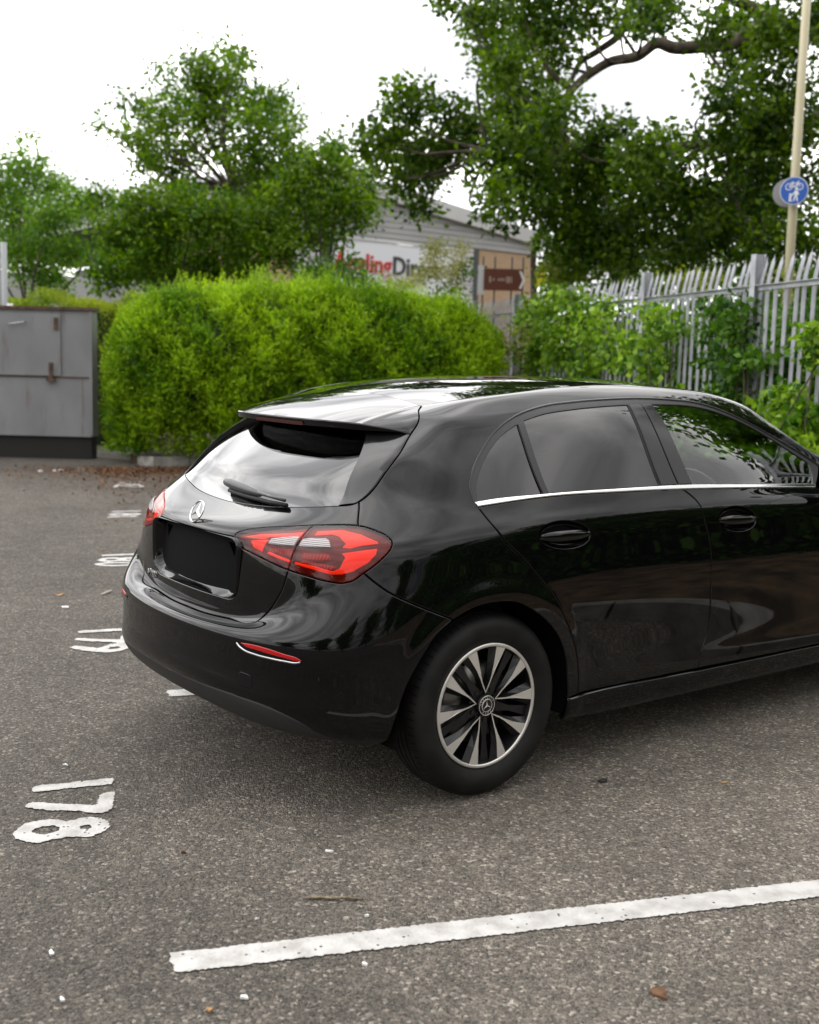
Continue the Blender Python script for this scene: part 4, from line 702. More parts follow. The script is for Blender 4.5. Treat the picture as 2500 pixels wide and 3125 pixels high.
brk = mesh('high_brake_light', P, [(2*i, 2*i+2, 2*i+3, 2*i+1) for i in range(14)], mat('dark red lens', (.035, .003, .003), .12), spo)
# wiper
wp = [uv_of_ for uv_of_ in ()]
def rearpt(y, v, off):
    u = UM-np.interp(-y, [-1, 0, 1], [-1, 0, 1]); a = np.array([UM+y, v])
    for _ in range(6):
        p = S(*a); a[0] -= (p[1]-y)/((S(a[0]+1e-3, a[1])[1]-p[1])/1e-3)
    return S(*a)+N(*a)*off, N(*a)
WP = [(.112, V[10]+.053), (.10, V[10]+.052), (.06, V[10]+.049), (.0, V[10]+.044), (-.06, V[10]+.039), (-.11, V[10]+.034), (-.15, V[10]+.030), (-.18, V[10]+.027)]
sec = [(.014, .020), (.026, .031), (.031, .035), (.031, .034), (.028, .032), (.023, .029), (.017, .026), (.010, .020)]
rows = []
for (y_, v_), (wd, hh) in zip(WP, sec):
    p, n_ = rearpt(y_, v_, .0); up_ = np.cross(n_, [0, 1, 0]); up_ = up_*np.sign(up_[2])
    rows.append([p+up_*(wd*.55*math.sin(q_))+n_*(.010+hh*.42+hh*.5*math.cos(q_)) for q_ in np.linspace(-2.0, 2.0, 9)])
Vw = np.array(rows).reshape(-1, 3); nw = len(WP); Fw = [(i*9+k, i*9+k+1, (i+1)*9+k+1, (i+1)*9+k) for i in range(nw-1) for k in range(8)]+[tuple(range(9)), tuple((nw-1)*9+k for k in range(9))[::-1]]
wiper = mesh('rear_wiper', Vw, Fw, mat('wiper plastic', (.03, .03, .032), .45), tailgate, True)
try: wiper.data.set_sharp_from_angle(angle=math.radians(40))
except Exception: pass
arm = MB(); pts = [rearpt(-.17, V[10]+.028, .030)[0], rearpt(-.27, V[10]+.020, .026)[0], rearpt(-.345, V[10]+.014, .022)[0]]
arm.tube(pts, [.007, .006, .006], 8); arm.build('wiper_arm', mat('wiper arm', (.02, .02, .02), .3), wiper, True)
bl = MB(); bl.tube([rearpt(y_, v_, .010)[0] for y_, v_ in ((.06, V[10]+.030), (-.12, V[10]+.020), (-.25, V[10]+.012), (-.36, V[10]+.006))], .008, 8); bl.build('wiper_blade', M['rubber'], wiper, True)
# inner shell: everything behind the sheet metal is dark
mask_u = lambda u: u
iu = np.arange(0, len(UF), 6); iv = np.arange(0, len(VN), 6)
P = (F-FN*.028)[np.ix_(iv, iu)]
Fs = []; W_ = len(iu)
archc = lambda p, xc: math.hypot(p[0]-xc, p[2]-.326) < .43 and abs(p[1]) > .5
for r in range(len(iv)-1):
    for c in range(W_-1):
        vv = VN[iv[r]]; p = P[r, c]
        if V[10]-.01 < vv < V[16]:
            uu = UF[iu[c]]; uu = min(uu, 2*UM-uu)
            if uu < K['dlo_out'][:, 0].max()+.03 or uu > 4.75: continue
        if archc(p, 0) or archc(p, 2.729): continue
        Fs.append((r*W_+c, r*W_+c+1, (r+1)*W_+c+1, (r+1)*W_+c))
mesh('inner_shell', P.reshape(-1, 3), Fs, M['dark'], car)
# roof lining, floor, arches
hl = R_.copy(); hl[..., 2] -= .03; hl[..., 1] *= .97
mesh('headlining', hl.reshape(-1, 3), [(i*ns+k, i*ns+k+1, (i+1)*ns+k+1, (i+1)*ns+k) for i in range(nr-1) for k in range(ns-1)], mat('grey lining', (.12, .12, .12), .9), car)
mb = MB(); mb.box((1.5, 0, .27), (3.7, 1.44, .03)); mb.build('underbody', M['dark'], car)
for xc in (0, 2.729):
    for s2 in (-1, 1):
        mb = MB(); an = np.linspace(-.25, math.pi+.25, 25); P = []; Fq = []
        for a in an:
            for y_ in (.862, .58): P.append((xc+.392*math.cos(a), s2*y_, .326+.392*math.sin(a)))
        Fq = [(2*i, 2*i+1, 2*i+3, 2*i+2) for i in range(24)]; mb.add(P, Fq)
        mb.box((xc, s2*.57, .52), (.8, .02, .46)); mb.build('wheel_arch_liner', M['dark'], car)
# ------------------------------------------------------------------ wheels
def wheel():
    root = empty('wheel', parent=car)
    prof = [(.208, .062), (.219, .078), (.228, .086), (.25, .098), (.272, .103), (.294, .099), (.309, .088), (.318, .074), (.3225, .062), (.3245, .052)]
    g = [(.3255, .045), (.3175, .0445), (.3175, .0395), (.326, .039), (.326, .016), (.3175, .0155), (.3175, .0095), (.326, .009)]
    half = prof+g; full_ = half+[(r, -h) for r, h in half[::-1]]
    full_ = [(r, -h) for r, h in full_]
    ty = MB(); ty.lathe(full_, 96)
    # shoulder blocks: small cross grooves cut as dark slots
    o = ty.build('tyre', M['rubber'], root, True)
    try: o.data.set_sharp_from_angle(angle=math.radians(38))
    except Exception: pass
    sl_ = MB()
    for k in range(72):
        a = 2*math.pi*k/72; ca, sa = math.cos(a), math.sin(a)
        for s2 in (-1,):
            P = []
            for r, h, da in ((.3238, .056, -.004), (.3238, .056, .004), (.3155, .0835, .008), (.3155, .0835, .0)):
                r2 = r+.0015; P.append((r2*math.cos(a+da), s2*h, r2*math.sin(a+da)))
            sl_.add(P, [(0, 1, 2, 3)])
    sl_.build('tread_sipes', M['dark'], o)
    # rim
    rim = MB(); rim.lathe([(.2215, -.083), (.2185, -.0865), (.2100, -.0855), (.2075, -.080), (.2045, -.055), (.185, .02), (.18, .09)], 96)
    ro = rim.build('rim', M['alloy_dark'], root, True)
    lip = MB(); lip.lathe([(.2222, -.0838), (.2205, -.0878), (.2135, -.0882), (.2095, -.0865), (.2088, -.082)], 96); lip.build('rim_lip', M['alloy'], ro, True)
    pol = lambda r, d: (r*math.cos(math.radians(d)), r*math.sin(math.radians(d)))
    arms = MB(); darks = MB()
    for k in range(5):
        a = 93+72*k
        outer = [(.2095, 23.7), (.19, 22.6), (.145, 19.0), (.105, 15.6), (.0735, 12.0), (.055, 6.5), (.0425, 0)]
        inner = [(.0495, 0), (.062, 4.8), (.078, 9.0), (.093, 11.7), (.14, 12.4), (.2095, 12.3)]
        for s2 in (-1, 1):
            P = [pol(r, a+s2*d) for r, d in outer]+[pol(r, a+s2*d) for r, d in inner]
            if s2 < 0: P = P[::-1]
            hgt = lambda r: -.0855+.012*max(0, (.13-r)/.13)
            n = len(P); V1 = [(x, hgt(math.hypot(x, z)), z) for x, z in P]; V2 = [(x*.995, hgt(math.hypot(x, z))+.003, z*.995) for x, z in P]
            # bright face as quads between outer and inner lines
            no, ni = len(outer), len(inner)
            O_ = [pol(r, a+s2*d) for r, d in outer]; I_ = [pol(np.interp(i/(no-1), np.linspace(0, 1, ni), [q[0] for q in inner[::-1]]), a+s2*np.interp(i/(no-1), np.linspace(0, 1, ni), [q[1] for q in inner[::-1]])) for i in range(no)]
            Vf = [(x, hgt(math.hypot(x, z)), z) for x, z in O_]+[(x, hgt(math.hypot(x, z)), z) for x, z in I_]
            Fq = [(i, i+1, no+i+1, no+i) if s2 > 0 else (i, no+i, no+i+1, i+1) for i in range(no-1)]
            arms.add(Vf, Fq)
            # dark flanks: walls going back and spreading
            Vd = Vf+[(x*1.0, y+.034, z*1.0) for x, y, z in Vf]; m2 = 2*no
            Fd = [(i, i+1, m2+i+1, m2+i) for i in range(no-1)]+[(no+i, no+i+1, m2+no+i+1, m2+no+i) for i in range(no-1)]
            darks.add(Vd, Fd)
            # bevel ledge inside the V and towards the slot
            led = []
            for i in range(no):
                ox, oz = O_[i]; r = math.hypot(ox, oz); d = math.degrees(math.atan2(oz, ox)); dd = min(6.5, 6.5*r/.1)
                led.append((ox, hgt(r)+.001, oz)); q = pol(r, d+s2*dd*(.4+.6*(r-.04)/.16)); led.append((q[0], hgt(r)+.016, q[1]))
            darks.add(led, [(2*i, 2*i+1, 2*i+3, 2*i+2) for i in range(no-1)])
            led = []
            for i in range(no):
                ox, oz = I_[i]; r = math.hypot(ox, oz); d = math.degrees(math.atan2(oz, ox)); q = pol(r, d-s2*5.5*(r > .06)*min(1, (r-.05)/.08))
                led.append((ox, hgt(r)+.001, oz)); led.append((q[0], hgt(r)+.02, q[1]))
            darks.add(led, [(2*i, 2*i+1, 2*i+3, 2*i+2) for i in range(no-1)])
        # recessed dark spoke between neighbouring pairs
        a2 = a+36; P = [pol(.04, a2-30), pol(.12, a2-4.5), pol(.205, a2-5), pol(.205, a2+5), pol(.12, a2+4.5), pol(.04, a2+30)]
        darks.prism(P, -.066, -.045)
        P = [pol(.05, a-20), pol(.075, a), pol(.05, a+20)]; darks.prism(P, -.070, -.045)
    arms.build('spoke_face', M['alloy'], ro); darks.build('spoke_flank', M['alloy_dark'], ro)
    hub = MB(); hub.lathe([(.0, -.062), (.05, -.062), (.062, -.055), (.066, -.03)], 40); hub.build('hub', M['alloy_dark'], ro, True)
    for k in range(5):
        a = math.radians(93+36+72*k); nb = MB(); nb.lathe([(0, -.074), (.0085, -.074), (.0095, -.060)], 6)
        o = nb.build('wheel_bolt', M['alloy_dark'], ro); o.location = (.056*math.cos(a), .004, .056*math.sin(a))
    cap = MB(); cap.lathe([(.0, -.084), (.033, -.084), (.0365, -.081), (.0375, -.07)], 40); co = cap.build('hub_cap', mat('hub cap', (.01, .01, .012), .25), ro, True)
    rg = MB()
    for r1 in (.0345, .0225):
        rg.lathe([(r1-.0012, -.0843), (r1, -.0855), (r1+.0012, -.0843)], 40)
    rg.build('cap_ring', M['alloy'], co, True)
    mt = Matrix(((1, 0, 0, 0), (0, 0, -1, -.0842), (0, 1, 0, 0), (0, 0, 0, 1))) @ Matrix.Rotation(math.radians(4), 4, 'Z')
    star(.021, .002, 'cap_star', co, mt, M['alloy'], .02)
    lw = MB()
    for s_txt, start, direc in (('MERCEDES', 165, -1), ('BENZ', 232, 1)):
        for i, chh in enumerate(s_txt):
            an = start+direc*i*(19 if direc < 0 else 25); me = text_mesh(chh, .0095)
            rot = math.radians(an-90 if direc < 0 else an+90)
            for v in me.vertices:
                q = Matrix.Rotation(rot, 2) @ Vector((v.co.x, v.co.y-.003)); v.co = (q.x+.0284*math.cos(math.radians(an)), -.0848, q.y+.0284*math.sin(math.radians(an)))
            lw.add([tuple(v.co) for v in me.vertices], [tuple(p.vertices) for p in me.polygons]); bpy.data.meshes.remove(me)
    lw.build('cap_lettering', M['alloy'], co)
    bd = MB(); bd.lathe([(.05, -.02), (.145, -.02), (.147, -.012), (.147, .005)], 48); bd.build('brake_disc', M['disc'], root, True)
    bk = MB(); bk.lathe([(0, .0), (.2, .0)], 32); bk.build('backing_plate', M['dark'], root)
    return root
wr = wheel(); wr.location = (0, -.775, .326)
def copy_tree(o, parent):
    c = o.copy(); sc.collection.objects.link(c); c.parent = parent
    for ch in list(o.children): copy_tree(ch, c)
    return c
for x_, y_, rz in ((2.729, -.775, 0), (0, .775, math.pi), (2.729, .775, math.pi)):
    c = copy_tree(wr, car); c.location = (x_, y_, .326); c.rotation_euler = (0, 0, rz)
# ------------------------------------------------------------------ cabin and mirror
def rbox(name, c, d, m, rx=0., parent=None, bev=.04, ry=0.):
    import bmesh
    bm = bmesh.new(); bmesh.ops.create_cube(bm, size=1)
    bmesh.ops.scale(bm, vec=d, verts=bm.verts); bmesh.ops.bevel(bm, geom=bm.edges[:], offset=bev, segments=3, affect='EDGES', profile=.6)
    bmesh.ops.rotate(bm, cent=(0, 0, 0), matrix=Matrix.Rotation(ry, 3, 'Y'), verts=bm.verts); bmesh.ops.translate(bm, vec=c, verts=bm.verts)
    me = bpy.data.meshes.new(name); bm.to_mesh(me); bm.free(); me.materials.append(m)
    me.polygons.foreach_set('use_smooth', [True]*len(me.polygons))
    return link(bpy.data.objects.new(name, me), parent)
for y_ in (-.37, .37):
    s_ = rbox('front_seat', (1.02, y_, .80), (.13, .50, .62), M['seat'], parent=car, ry=-.32)
    rbox('headrest', (.86, y_, 1.17), (.09, .26, .17), M['seat'], parent=s_, ry=-.25)
    rbox('seat_cushion', (1.33, y_, .52), (.55, .50, .16), M['seat'], parent=s_)
s_ = rbox('rear_seat', (.16, 0, .78), (.14, 1.2, .55), M['seat'], parent=car, ry=-.35)
for y_ in (-.36, .36): rbox('headrest', (.03, y_, 1.06), (.09, .26, .14), M['seat'], parent=s_, ry=-.3)
rbox('dashboard', (1.98, 0, .80), (.5, 1.36, .22), M['trim'], parent=car, bev=.06)
sw = MB(); an = np.linspace(0, 2*math.pi, 33); cw = np.array([1.66, -.37, .86])
sw.tube([cw+np.array([-.07*math.sin(a), .185*math.cos(a), .175*math.sin(a)]) for a in an], .016, 8, False)
for a in (0, math.pi, -math.pi/2): sw.tube([cw+np.array([.03, 0, 0]), cw+np.array([-.07*math.sin(a), .185*math.cos(a), .175*math.sin(a)])], [.025, .012], 6)
sw.build('steering_wheel', M['trim'], car, True)
av = MB(); cv = np.array([1.80, -.60, .93]); av.tube([cv+np.array([0.01*math.sin(a), .05*math.cos(a), .05*math.sin(a)]) for a in an], .008, 8, False); av.build('air_vent_ring', M['chrome'], car, True)
for s2 in (-1, 1):
    import bmesh
    bm = bmesh.new(); bmesh.ops.create_uvsphere(bm, u_segments=32, v_segments=20, radius=1)
    for v in bm.verts:
        x_, y_, z_ = v.co; x_ = max(x_, -.35); e = (abs(y_)**2.6+abs(z_)**2.6)**(1/2.6)+1e-6; k = math.hypot(y_, z_)/e
        v.co = (1.935+x_*.13, s2*(1.015+y_*k*.105), 1.035+z_*k*.085)
    me = bpy.data.meshes.new('door_mirror'); bm.to_mesh(me); bm.free(); me.materials.append(M['paint']); me.polygons.foreach_set('use_smooth', [True]*len(me.polygons))
    try: me.set_sharp_from_angle(angle=math.radians(50))
    except Exception: pass
    mo = link(bpy.data.objects.new('door_mirror', me), car)
    mg = MB(); P = [(1.886, s2*1.015+.092*np.sign(math.cos(a))*abs(math.cos(a))**.6, 1.035+.072*np.sign(math.sin(a))*abs(math.sin(a))**.6) for a in np.arange(40)/40*2*math.pi]
    mg.add(P, [tuple(range(40))]); mg.build('mirror_glass', mat('mirror glass', (.8, .85, .82), .0, 1), mo)
    st = MB(); st.tube([(1.96, s2*.84, .965), (1.955, s2*.93, .985)], [.03, .022], 10); st.build('mirror_arm', M['gloss'], mo, True)

# ------------------------------------------------------------------ ground
def asphalt():
    m = bpy.data.materials.new('asphalt'); m.use_nodes = True; nt = m.node_tree; b = nt.nodes['Principled BSDF']; L = nt.links.new
    tc = nn(nt, 'ShaderNodeTexCoord')
    vo = nn(nt, 'ShaderNodeTexVoronoi'); vo.inputs['Scale'].default_value = 105; L(tc.outputs['Object'], vo.inputs['Vector'])
    v2 = nn(nt, 'ShaderNodeTexVoronoi'); v2.inputs['Scale'].default_value = 210; L(tc.outputs['Object'], v2.inputs['Vector'])
    r1 = nn(nt, 'ShaderNodeValToRGB'); el = r1.color_ramp.elements; el[0].position = 0; el[0].color = (.018, .0175, .017, 1); el[1].position = 1; el[1].color = (.48, .44, .39, 1)
    q = el.new(.55); q.color = (.085, .078, .069, 1); q = el.new(.90); q.color = (.185, .165, .14, 1)
    sp = nn(nt, 'ShaderNodeSeparateColor'); L(vo.outputs['Color'], sp.inputs[0]); L(sp.outputs[0], r1.inputs[0])
    r2 = nn(nt, 'ShaderNodeValToRGB'); el = r2.color_ramp.elements; el[0].color = (.03, .0285, .026, 1); el[1].color = (.22, .20, .172, 1)
    s2 = nn(nt, 'ShaderNodeSeparateColor'); L(v2.outputs['Color'], s2.inputs[0]); L(s2.outputs[1], r2.inputs[0])
    mi = nn(nt, 'ShaderNodeMixRGB'); mi.inputs[0].default_value = .5; L(r1.outputs[0], mi.inputs[1]); L(r2.outputs[0], mi.inputs[2])
    # dusty and worn patches
    n1 = nn(nt, 'ShaderNodeTexNoise'); n1.inputs['Scale'].default_value = .55; n1.inputs['Detail'].default_value = 6; n1.inputs['Roughness'].default_value = .62; L(tc.outputs['Object'], n1.inputs['Vector'])
    mr = nn(nt, 'ShaderNodeMapRange'); mr.inputs[1].default_value = .3; mr.inputs[2].default_value = .7; mr.inputs[3].default_value = 1.15; mr.inputs[4].default_value = 2.05; L(n1.outputs['Fac'], mr.inputs[0])
    n3 = nn(nt, 'ShaderNodeTexNoise'); n3.inputs['Scale'].default_value = 9; n3.inputs['Detail'].default_value = 4; L(tc.outputs['Object'], n3.inputs['Vector'])
    m3 = nn(nt, 'ShaderNodeMapRange'); m3.inputs[1].default_value = .3; m3.inputs[2].default_value = .7; m3.inputs[3].default_value = .85; m3.inputs[4].default_value = 1.15; L(n3.outputs['Fac'], m3.inputs[0])
    mu = nn(nt, 'ShaderNodeMath', operation='MULTIPLY'); L(mr.outputs[0], mu.inputs[0]); L(m3.outputs[0], mu.inputs[1])
    sc_ = nn(nt, 'ShaderNodeVectorMath', operation='SCALE'); L(mi.outputs[0], sc_.inputs[0]); L(mu.outputs[0], sc_.inputs['Scale'])
    tn = nn(nt, 'ShaderNodeMixRGB', blend_type='MULTIPLY'); tn.inputs[0].default_value = 1; tn.inputs[2].default_value = (1.05, 1.015, .97, 1); L(sc_.outputs[0], tn.inputs[1])
    # light falloff painted into the asphalt colour: pale round the car, shaded raggedly outward
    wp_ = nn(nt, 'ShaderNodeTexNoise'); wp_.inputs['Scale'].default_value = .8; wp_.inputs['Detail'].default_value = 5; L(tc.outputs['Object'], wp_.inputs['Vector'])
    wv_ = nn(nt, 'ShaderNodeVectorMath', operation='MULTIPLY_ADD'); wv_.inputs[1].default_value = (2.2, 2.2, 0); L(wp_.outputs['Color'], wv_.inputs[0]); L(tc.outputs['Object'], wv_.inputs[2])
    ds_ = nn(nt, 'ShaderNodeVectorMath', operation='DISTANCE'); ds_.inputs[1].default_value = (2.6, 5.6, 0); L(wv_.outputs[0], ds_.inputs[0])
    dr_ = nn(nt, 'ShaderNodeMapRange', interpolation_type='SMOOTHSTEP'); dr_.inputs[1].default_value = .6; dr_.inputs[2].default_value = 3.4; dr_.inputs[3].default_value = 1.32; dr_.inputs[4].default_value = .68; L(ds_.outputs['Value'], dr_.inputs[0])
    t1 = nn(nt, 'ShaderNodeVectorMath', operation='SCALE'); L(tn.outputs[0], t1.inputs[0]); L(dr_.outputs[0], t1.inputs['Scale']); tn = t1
    # oil drips and dirt blots
    vs = nn(nt, 'ShaderNodeTexVoronoi'); vs.inputs['Scale'].default_value = 1.1; vs.inputs['Randomness'].default_value = 1; nw = nn(nt, 'ShaderNodeTexNoise'); nw.inputs['Scale'].default_value = 7; nw.inputs['Detail'].default_value = 5; L(tc.outputs['Object'], nw.inputs['Vector'])
    vm = nn(nt, 'ShaderNodeVectorMath', operation='MULTIPLY_ADD'); vm.inputs[1].default_value = (.30, .30, 0); L(nw.outputs['Color'], vm.inputs[0]); L(tc.outputs['Object'], vm.inputs[2]); L(vm.outputs[0], vs.inputs['Vector'])
    st_ = nn(nt, 'ShaderNodeMapRange'); st_.inputs[1].default_value = .05; st_.inputs[2].default_value = .20; st_.inputs[3].default_value = .62; st_.inputs[4].default_value = 1; L(vs.outputs['Distance'], st_.inputs[0])
    t2 = nn(nt, 'ShaderNodeVectorMath', operation='SCALE'); L(tn.outputs[0], t2.inputs[0]); L(st_.outputs[0], t2.inputs['Scale']); tn = t2
    L(tn.outputs[0], b.inputs['Base Color']); b.inputs['Roughness'].default_value = .82; b.inputs['Specular IOR Level'].default_value = .35
    hh = nn(nt, 'ShaderNodeMath', operation='ADD'); L(vo.outputs['Distance'], hh.inputs[0]); L(v2.outputs['Distance'], hh.inputs[1])
    n2 = nn(nt, 'ShaderNodeTexNoise'); n2.inputs['Scale'].default_value = 60; n2.inputs['Detail'].default_value = 3; L(tc.outputs['Object'], n2.inputs['Vector'])
    h2 = nn(nt, 'ShaderNodeMath', operation='MULTIPLY_ADD'); h2.inputs[1].default_value = -1.6; L(n2.outputs['Fac'], h2.inputs[0]); L(hh.outputs[0], h2.inputs[2])
    bp = nn(nt, 'ShaderNodeBump', invert=True); bp.inputs['Strength'].default_value = 1.0; bp.inputs['Distance'].default_value = .014; L(h2.outputs[0], bp.inputs['Height']); L(bp.outputs[0], b.inputs['Normal'])
    return m
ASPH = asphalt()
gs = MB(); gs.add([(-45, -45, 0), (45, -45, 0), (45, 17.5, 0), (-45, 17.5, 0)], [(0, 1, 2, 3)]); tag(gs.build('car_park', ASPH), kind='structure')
soil = noise_mix(mat('soil', (.05, .035, .02), .95), (.028, .02, .012), (.085, .06, .035), 6, 8, bump=.8)
gs = MB(); gs.add([(-900, -900, -.03), (900, -900, -.03), (900, 1500, -.03), (-900, 1500, -.03)], [(0, 1, 2, 3)]); tag(gs.build('ground', noise_mix(mat('far ground', (.06, .07, .03), .95), (.03, .045, .012), (.08, .09, .035), .4, 8)), kind='structure')
# bay frame
OB = np.array([-1.281, 3.934]); BD = math.radians(11.85); UB = np.array([math.cos(BD), math.sin(BD)]); VB = np.array([-math.sin(BD), math.cos(BD)])
def bay(p): d = np.asarray(p)[..., :2]-OB; return np.stack([d@UB, d@VB], -1)
def unbay(q): q = np.asarray(q, float); return OB+q[..., :1]*UB+q[..., 1:2]*VB
def road_paint():
    m = mat('road paint', (.55, .53, .5), .75, 0, .3); nt = m.node_tree; b = nt.nodes['Principled BSDF']; L = nt.links.new
    tc = nn(nt, 'ShaderNodeTexCoord'); vo = nn(nt, 'ShaderNodeTexVoronoi'); vo.inputs['Scale'].default_value = 75; L(tc.outputs['Object'], vo.inputs['Vector'])
    n1 = nn(nt, 'ShaderNodeTexNoise'); n1.inputs['Scale'].default_value = 14; n1.inputs['Detail'].default_value = 5; L(tc.outputs['Object'], n1.inputs['Vector'])
    sp = nn(nt, 'ShaderNodeSeparateColor'); L(vo.outputs['Color'], sp.inputs[0])
    # a few stones worn bare, more of them where the paint is thin
    ad = nn(nt, 'ShaderNodeMath', operation='MULTIPLY_ADD'); ad.inputs[1].default_value = .28; L(n1.outputs['Fac'], ad.inputs[0]); L(sp.outputs[0], ad.inputs[2])
    th = nn(nt, 'ShaderNodeMath', operation='GREATER_THAN'); th.inputs[1].default_value = 1.075; L(ad.outputs[0], th.inputs[0])
    ds = nn(nt, 'ShaderNodeMath', operation='LESS_THAN'); ds.inputs[1].default_value = .34; L(vo.outputs['Distance'], ds.inputs[0])
    an = nn(nt, 'ShaderNodeMath', operation='MULTIPLY'); L(th.outputs[0], an.inputs[0]); L(ds.outputs[0], an.inputs[1])
    rp = nn(nt, 'ShaderNodeValToRGB'); el = rp.color_ramp.elements; el[0].position = .33; el[0].color = (.31, .297, .28, 1); el[1].position = .6; el[1].color = (.44, .43, .415, 1); L(n1.outputs['Fac'], rp.inputs[0])
    mi = nn(nt, 'ShaderNodeMixRGB'); mi.inputs[2].default_value = (.06, .058, .055, 1); L(an.outputs[0], mi.inputs[0]); L(rp.outputs[0], mi.inputs[1]); L(mi.outputs[0], b.inputs['Base Color'])
    bp = nn(nt, 'ShaderNodeBump', invert=True); bp.inputs['Strength'].default_value = .5; bp.inputs['Distance'].default_value = .005; L(vo.outputs['Distance'], bp.inputs['Height']); L(bp.outputs[0], b.inputs['Normal'])
    return m
RP = road_paint()
def painted(name, polys, parent=None, jit=.0022, z=.004, ds=.008):
    """flat paint with an edge broken up by the stones below; polys in bay coordinates"""
    out_ = []
    for p in polys:
        p = resamp(np.asarray(p, float), ds); t = np.roll(p, -1, 0)-np.roll(p, 1, 0); t /= np.linalg.norm(t, axis=1)[:, None]+1e-9
        out_.append(p+np.stack([-t[:, 1], t[:, 0]], 1)*rng.normal(0, jit, (len(p), 1)))
    V2, T_ = tri(out_, .06, .06); W2 = unbay(V2); n0 = np.cross(np.c_[W2[T_[:, 1]]-W2[T_[:, 0]], np.zeros(len(T_))], np.c_[W2[T_[:, 2]]-W2[T_[:, 0]], np.zeros(len(T_))])[:, 2]
    T_[n0 < 0] = T_[n0 < 0][:, ::-1]
    return mesh(name, np.c_[W2, np.full(len(W2), z)], T_, RP, parent)
def trace(pts, s, ox, oy): return np.array([bay(gnd(ox+x/s, oy+y/s)) for x, y in pts])
D1 = [trace([(420, 262), (450, 230), (560, 208), (740, 198), (900, 180), (1040, 158), (1200, 148), (1350, 128), (1490, 118), (1500, 140), (1478, 178), (1465, 195), (1330, 215), (1180, 222), (1040, 240), (880, 255), (720, 275), (560, 292), (440, 305)], 4.3125, 0, 2350)]
D7 = [trace([(332, 490), (365, 460), (430, 432), (560, 440), (700, 455), (860, 460), (1000, 465), (1150, 468), (1240, 476), (1290, 455), (1280, 425), (1300, 395), (1310, 350), (1360, 315), (1430, 305), (1515, 298), (1512, 340), (1500, 400), (1490, 470), (1475, 520), (1420, 555), (1340, 580), (1250, 580), (1160, 572), (1060, 552), (940, 548), (820, 540), (700, 548), (600, 535), (500, 530), (400, 515), (340, 505)], 4.3125, 0, 2350)]
D8 = [trace(q, 4.3125, 0, 2350) for q in ([(155, 850), (230, 790), (310, 725), (420, 700), (540, 675), (650, 660), (760, 668), (880, 682), (960, 675), (1060, 645), (1190, 632), (1310, 645), (1390, 670), (1430, 715), (1455, 750), (1420, 785), (1380, 810), (1300, 850), (1210, 885), (1120, 898), (1000, 890), (880, 895), (780, 915), (680, 930), (580, 955), (500, 980), (400, 965), (300, 945), (220, 920), (180, 885)],
      [(410, 825), (450, 795), (560, 760), (680, 742), (790, 765), (770, 815), (690, 840), (590, 860), (490, 860), (440, 845)], [(1045, 765), (1080, 742), (1150, 735), (1215, 755), (1210, 780), (1140, 795), (1070, 790)])]
D9 = [trace(q, 2.875, 0, 1350) for q in ([(607, 1805), (660, 1790), (760, 1800), (860, 1812), (900, 1800), (960, 1778), (1040, 1765), (1110, 1770), (1150, 1790), (1130, 1810), (1080, 1830), (1000, 1845), (930, 1850), (820, 1842), (720, 1830), (640, 1815)], [(945, 1818), (970, 1804), (1035, 1794), (1065, 1804), (1015, 1820)])]
c8 = D8[0].mean(0); an = np.linspace(0, 2*math.pi, 29)[:-1]
ell = lambda a, b: np.stack([a*np.cos(an), b*np.sin(an)], 1)
D0 = [c8+ell(.15, .085), c8+ell(.095, .032)]
def stroke(pts, wd):
    p = np.array(pts, float); t = np.gradient(p, axis=0); t /= np.linalg.norm(t, axis=1)[:, None]; n_ = np.stack([-t[:, 1], t[:, 0]], 1)*wd/2
    return np.vstack([p+n_, (p-n_)[::-1]])
D2 = [c8+stroke([(.10, .07), (.135, .045), (.145, .0), (.125, -.045), (.085, -.06), (.03, -.03), (-.04, .02), (-.10, .06), (-.135, .072), (-.138, .02), (-.138, -.07)], .05)]
D3 = [c8+stroke([(.10, .07), (.14, .02), (.12, -.045), (.06, -.055), (.015, -.005), (-.02, -.055), (-.09, -.062), (-.14, 0.), (-.11, .075)], .048)]
sh = lambda D, a, b: [p+np.array([a, b]) for p in D]
S_ROW = 2.394
names = {'178': 'white bay number 178 painted nearest the camera', '179': 'white bay number 179 painted left of the rear bumper', '180': 'white bay number 180 partly hidden by the rear bumper corner', '181': 'white bay number 181 painted level with the left tail lamp', '182': 'small far bay number 182 painted near the fallen brown leaves', '183': 'three far white digits 183 painted in front of the grey steel cabinet'}
def number(txt, digs):
    root = empty('bay_number', (0, 0, 0)); tag(root, names[txt], 'bay number', 'painted bay numbers')
    for d in digs: painted('digit', d, root)
number('178', [D1, D7, D8])
number('179', [sh(D1, -.005, S_ROW-.045), sh(D7, -.005, S_ROW-.06), D9])
number('180', [sh(D1, 0, 2*S_ROW), sh(D8, .0, 2*S_ROW+.19), sh(D0, -.01, 2*S_ROW+.005)])
number('181', [sh(D1, -.03, 3*S_ROW+.04), sh(D8, -.03, 3*S_ROW+.22), sh(D1, -.05, 3*S_ROW-.33)])
number('182', [sh(D1, -.06, 4*S_ROW+.12), sh(D8, -.06, 4*S_ROW+.28), sh(D2, -.06, 4*S_ROW+.13)])
rot = lambda D, c: [np.stack([(p-c8)[:, 1]*-.9, (p-c8)[:, 0]*1.2], 1)+np.array(c) for p in D]
number('183', [[p-np.array([0, 0]) for p in rot([p-D1[0].mean(0)+c8 for p in D1], (-1.03, 11.0))], rot(D8, (-.82, 11.1)), rot(D3, (-.58, 11.2))])
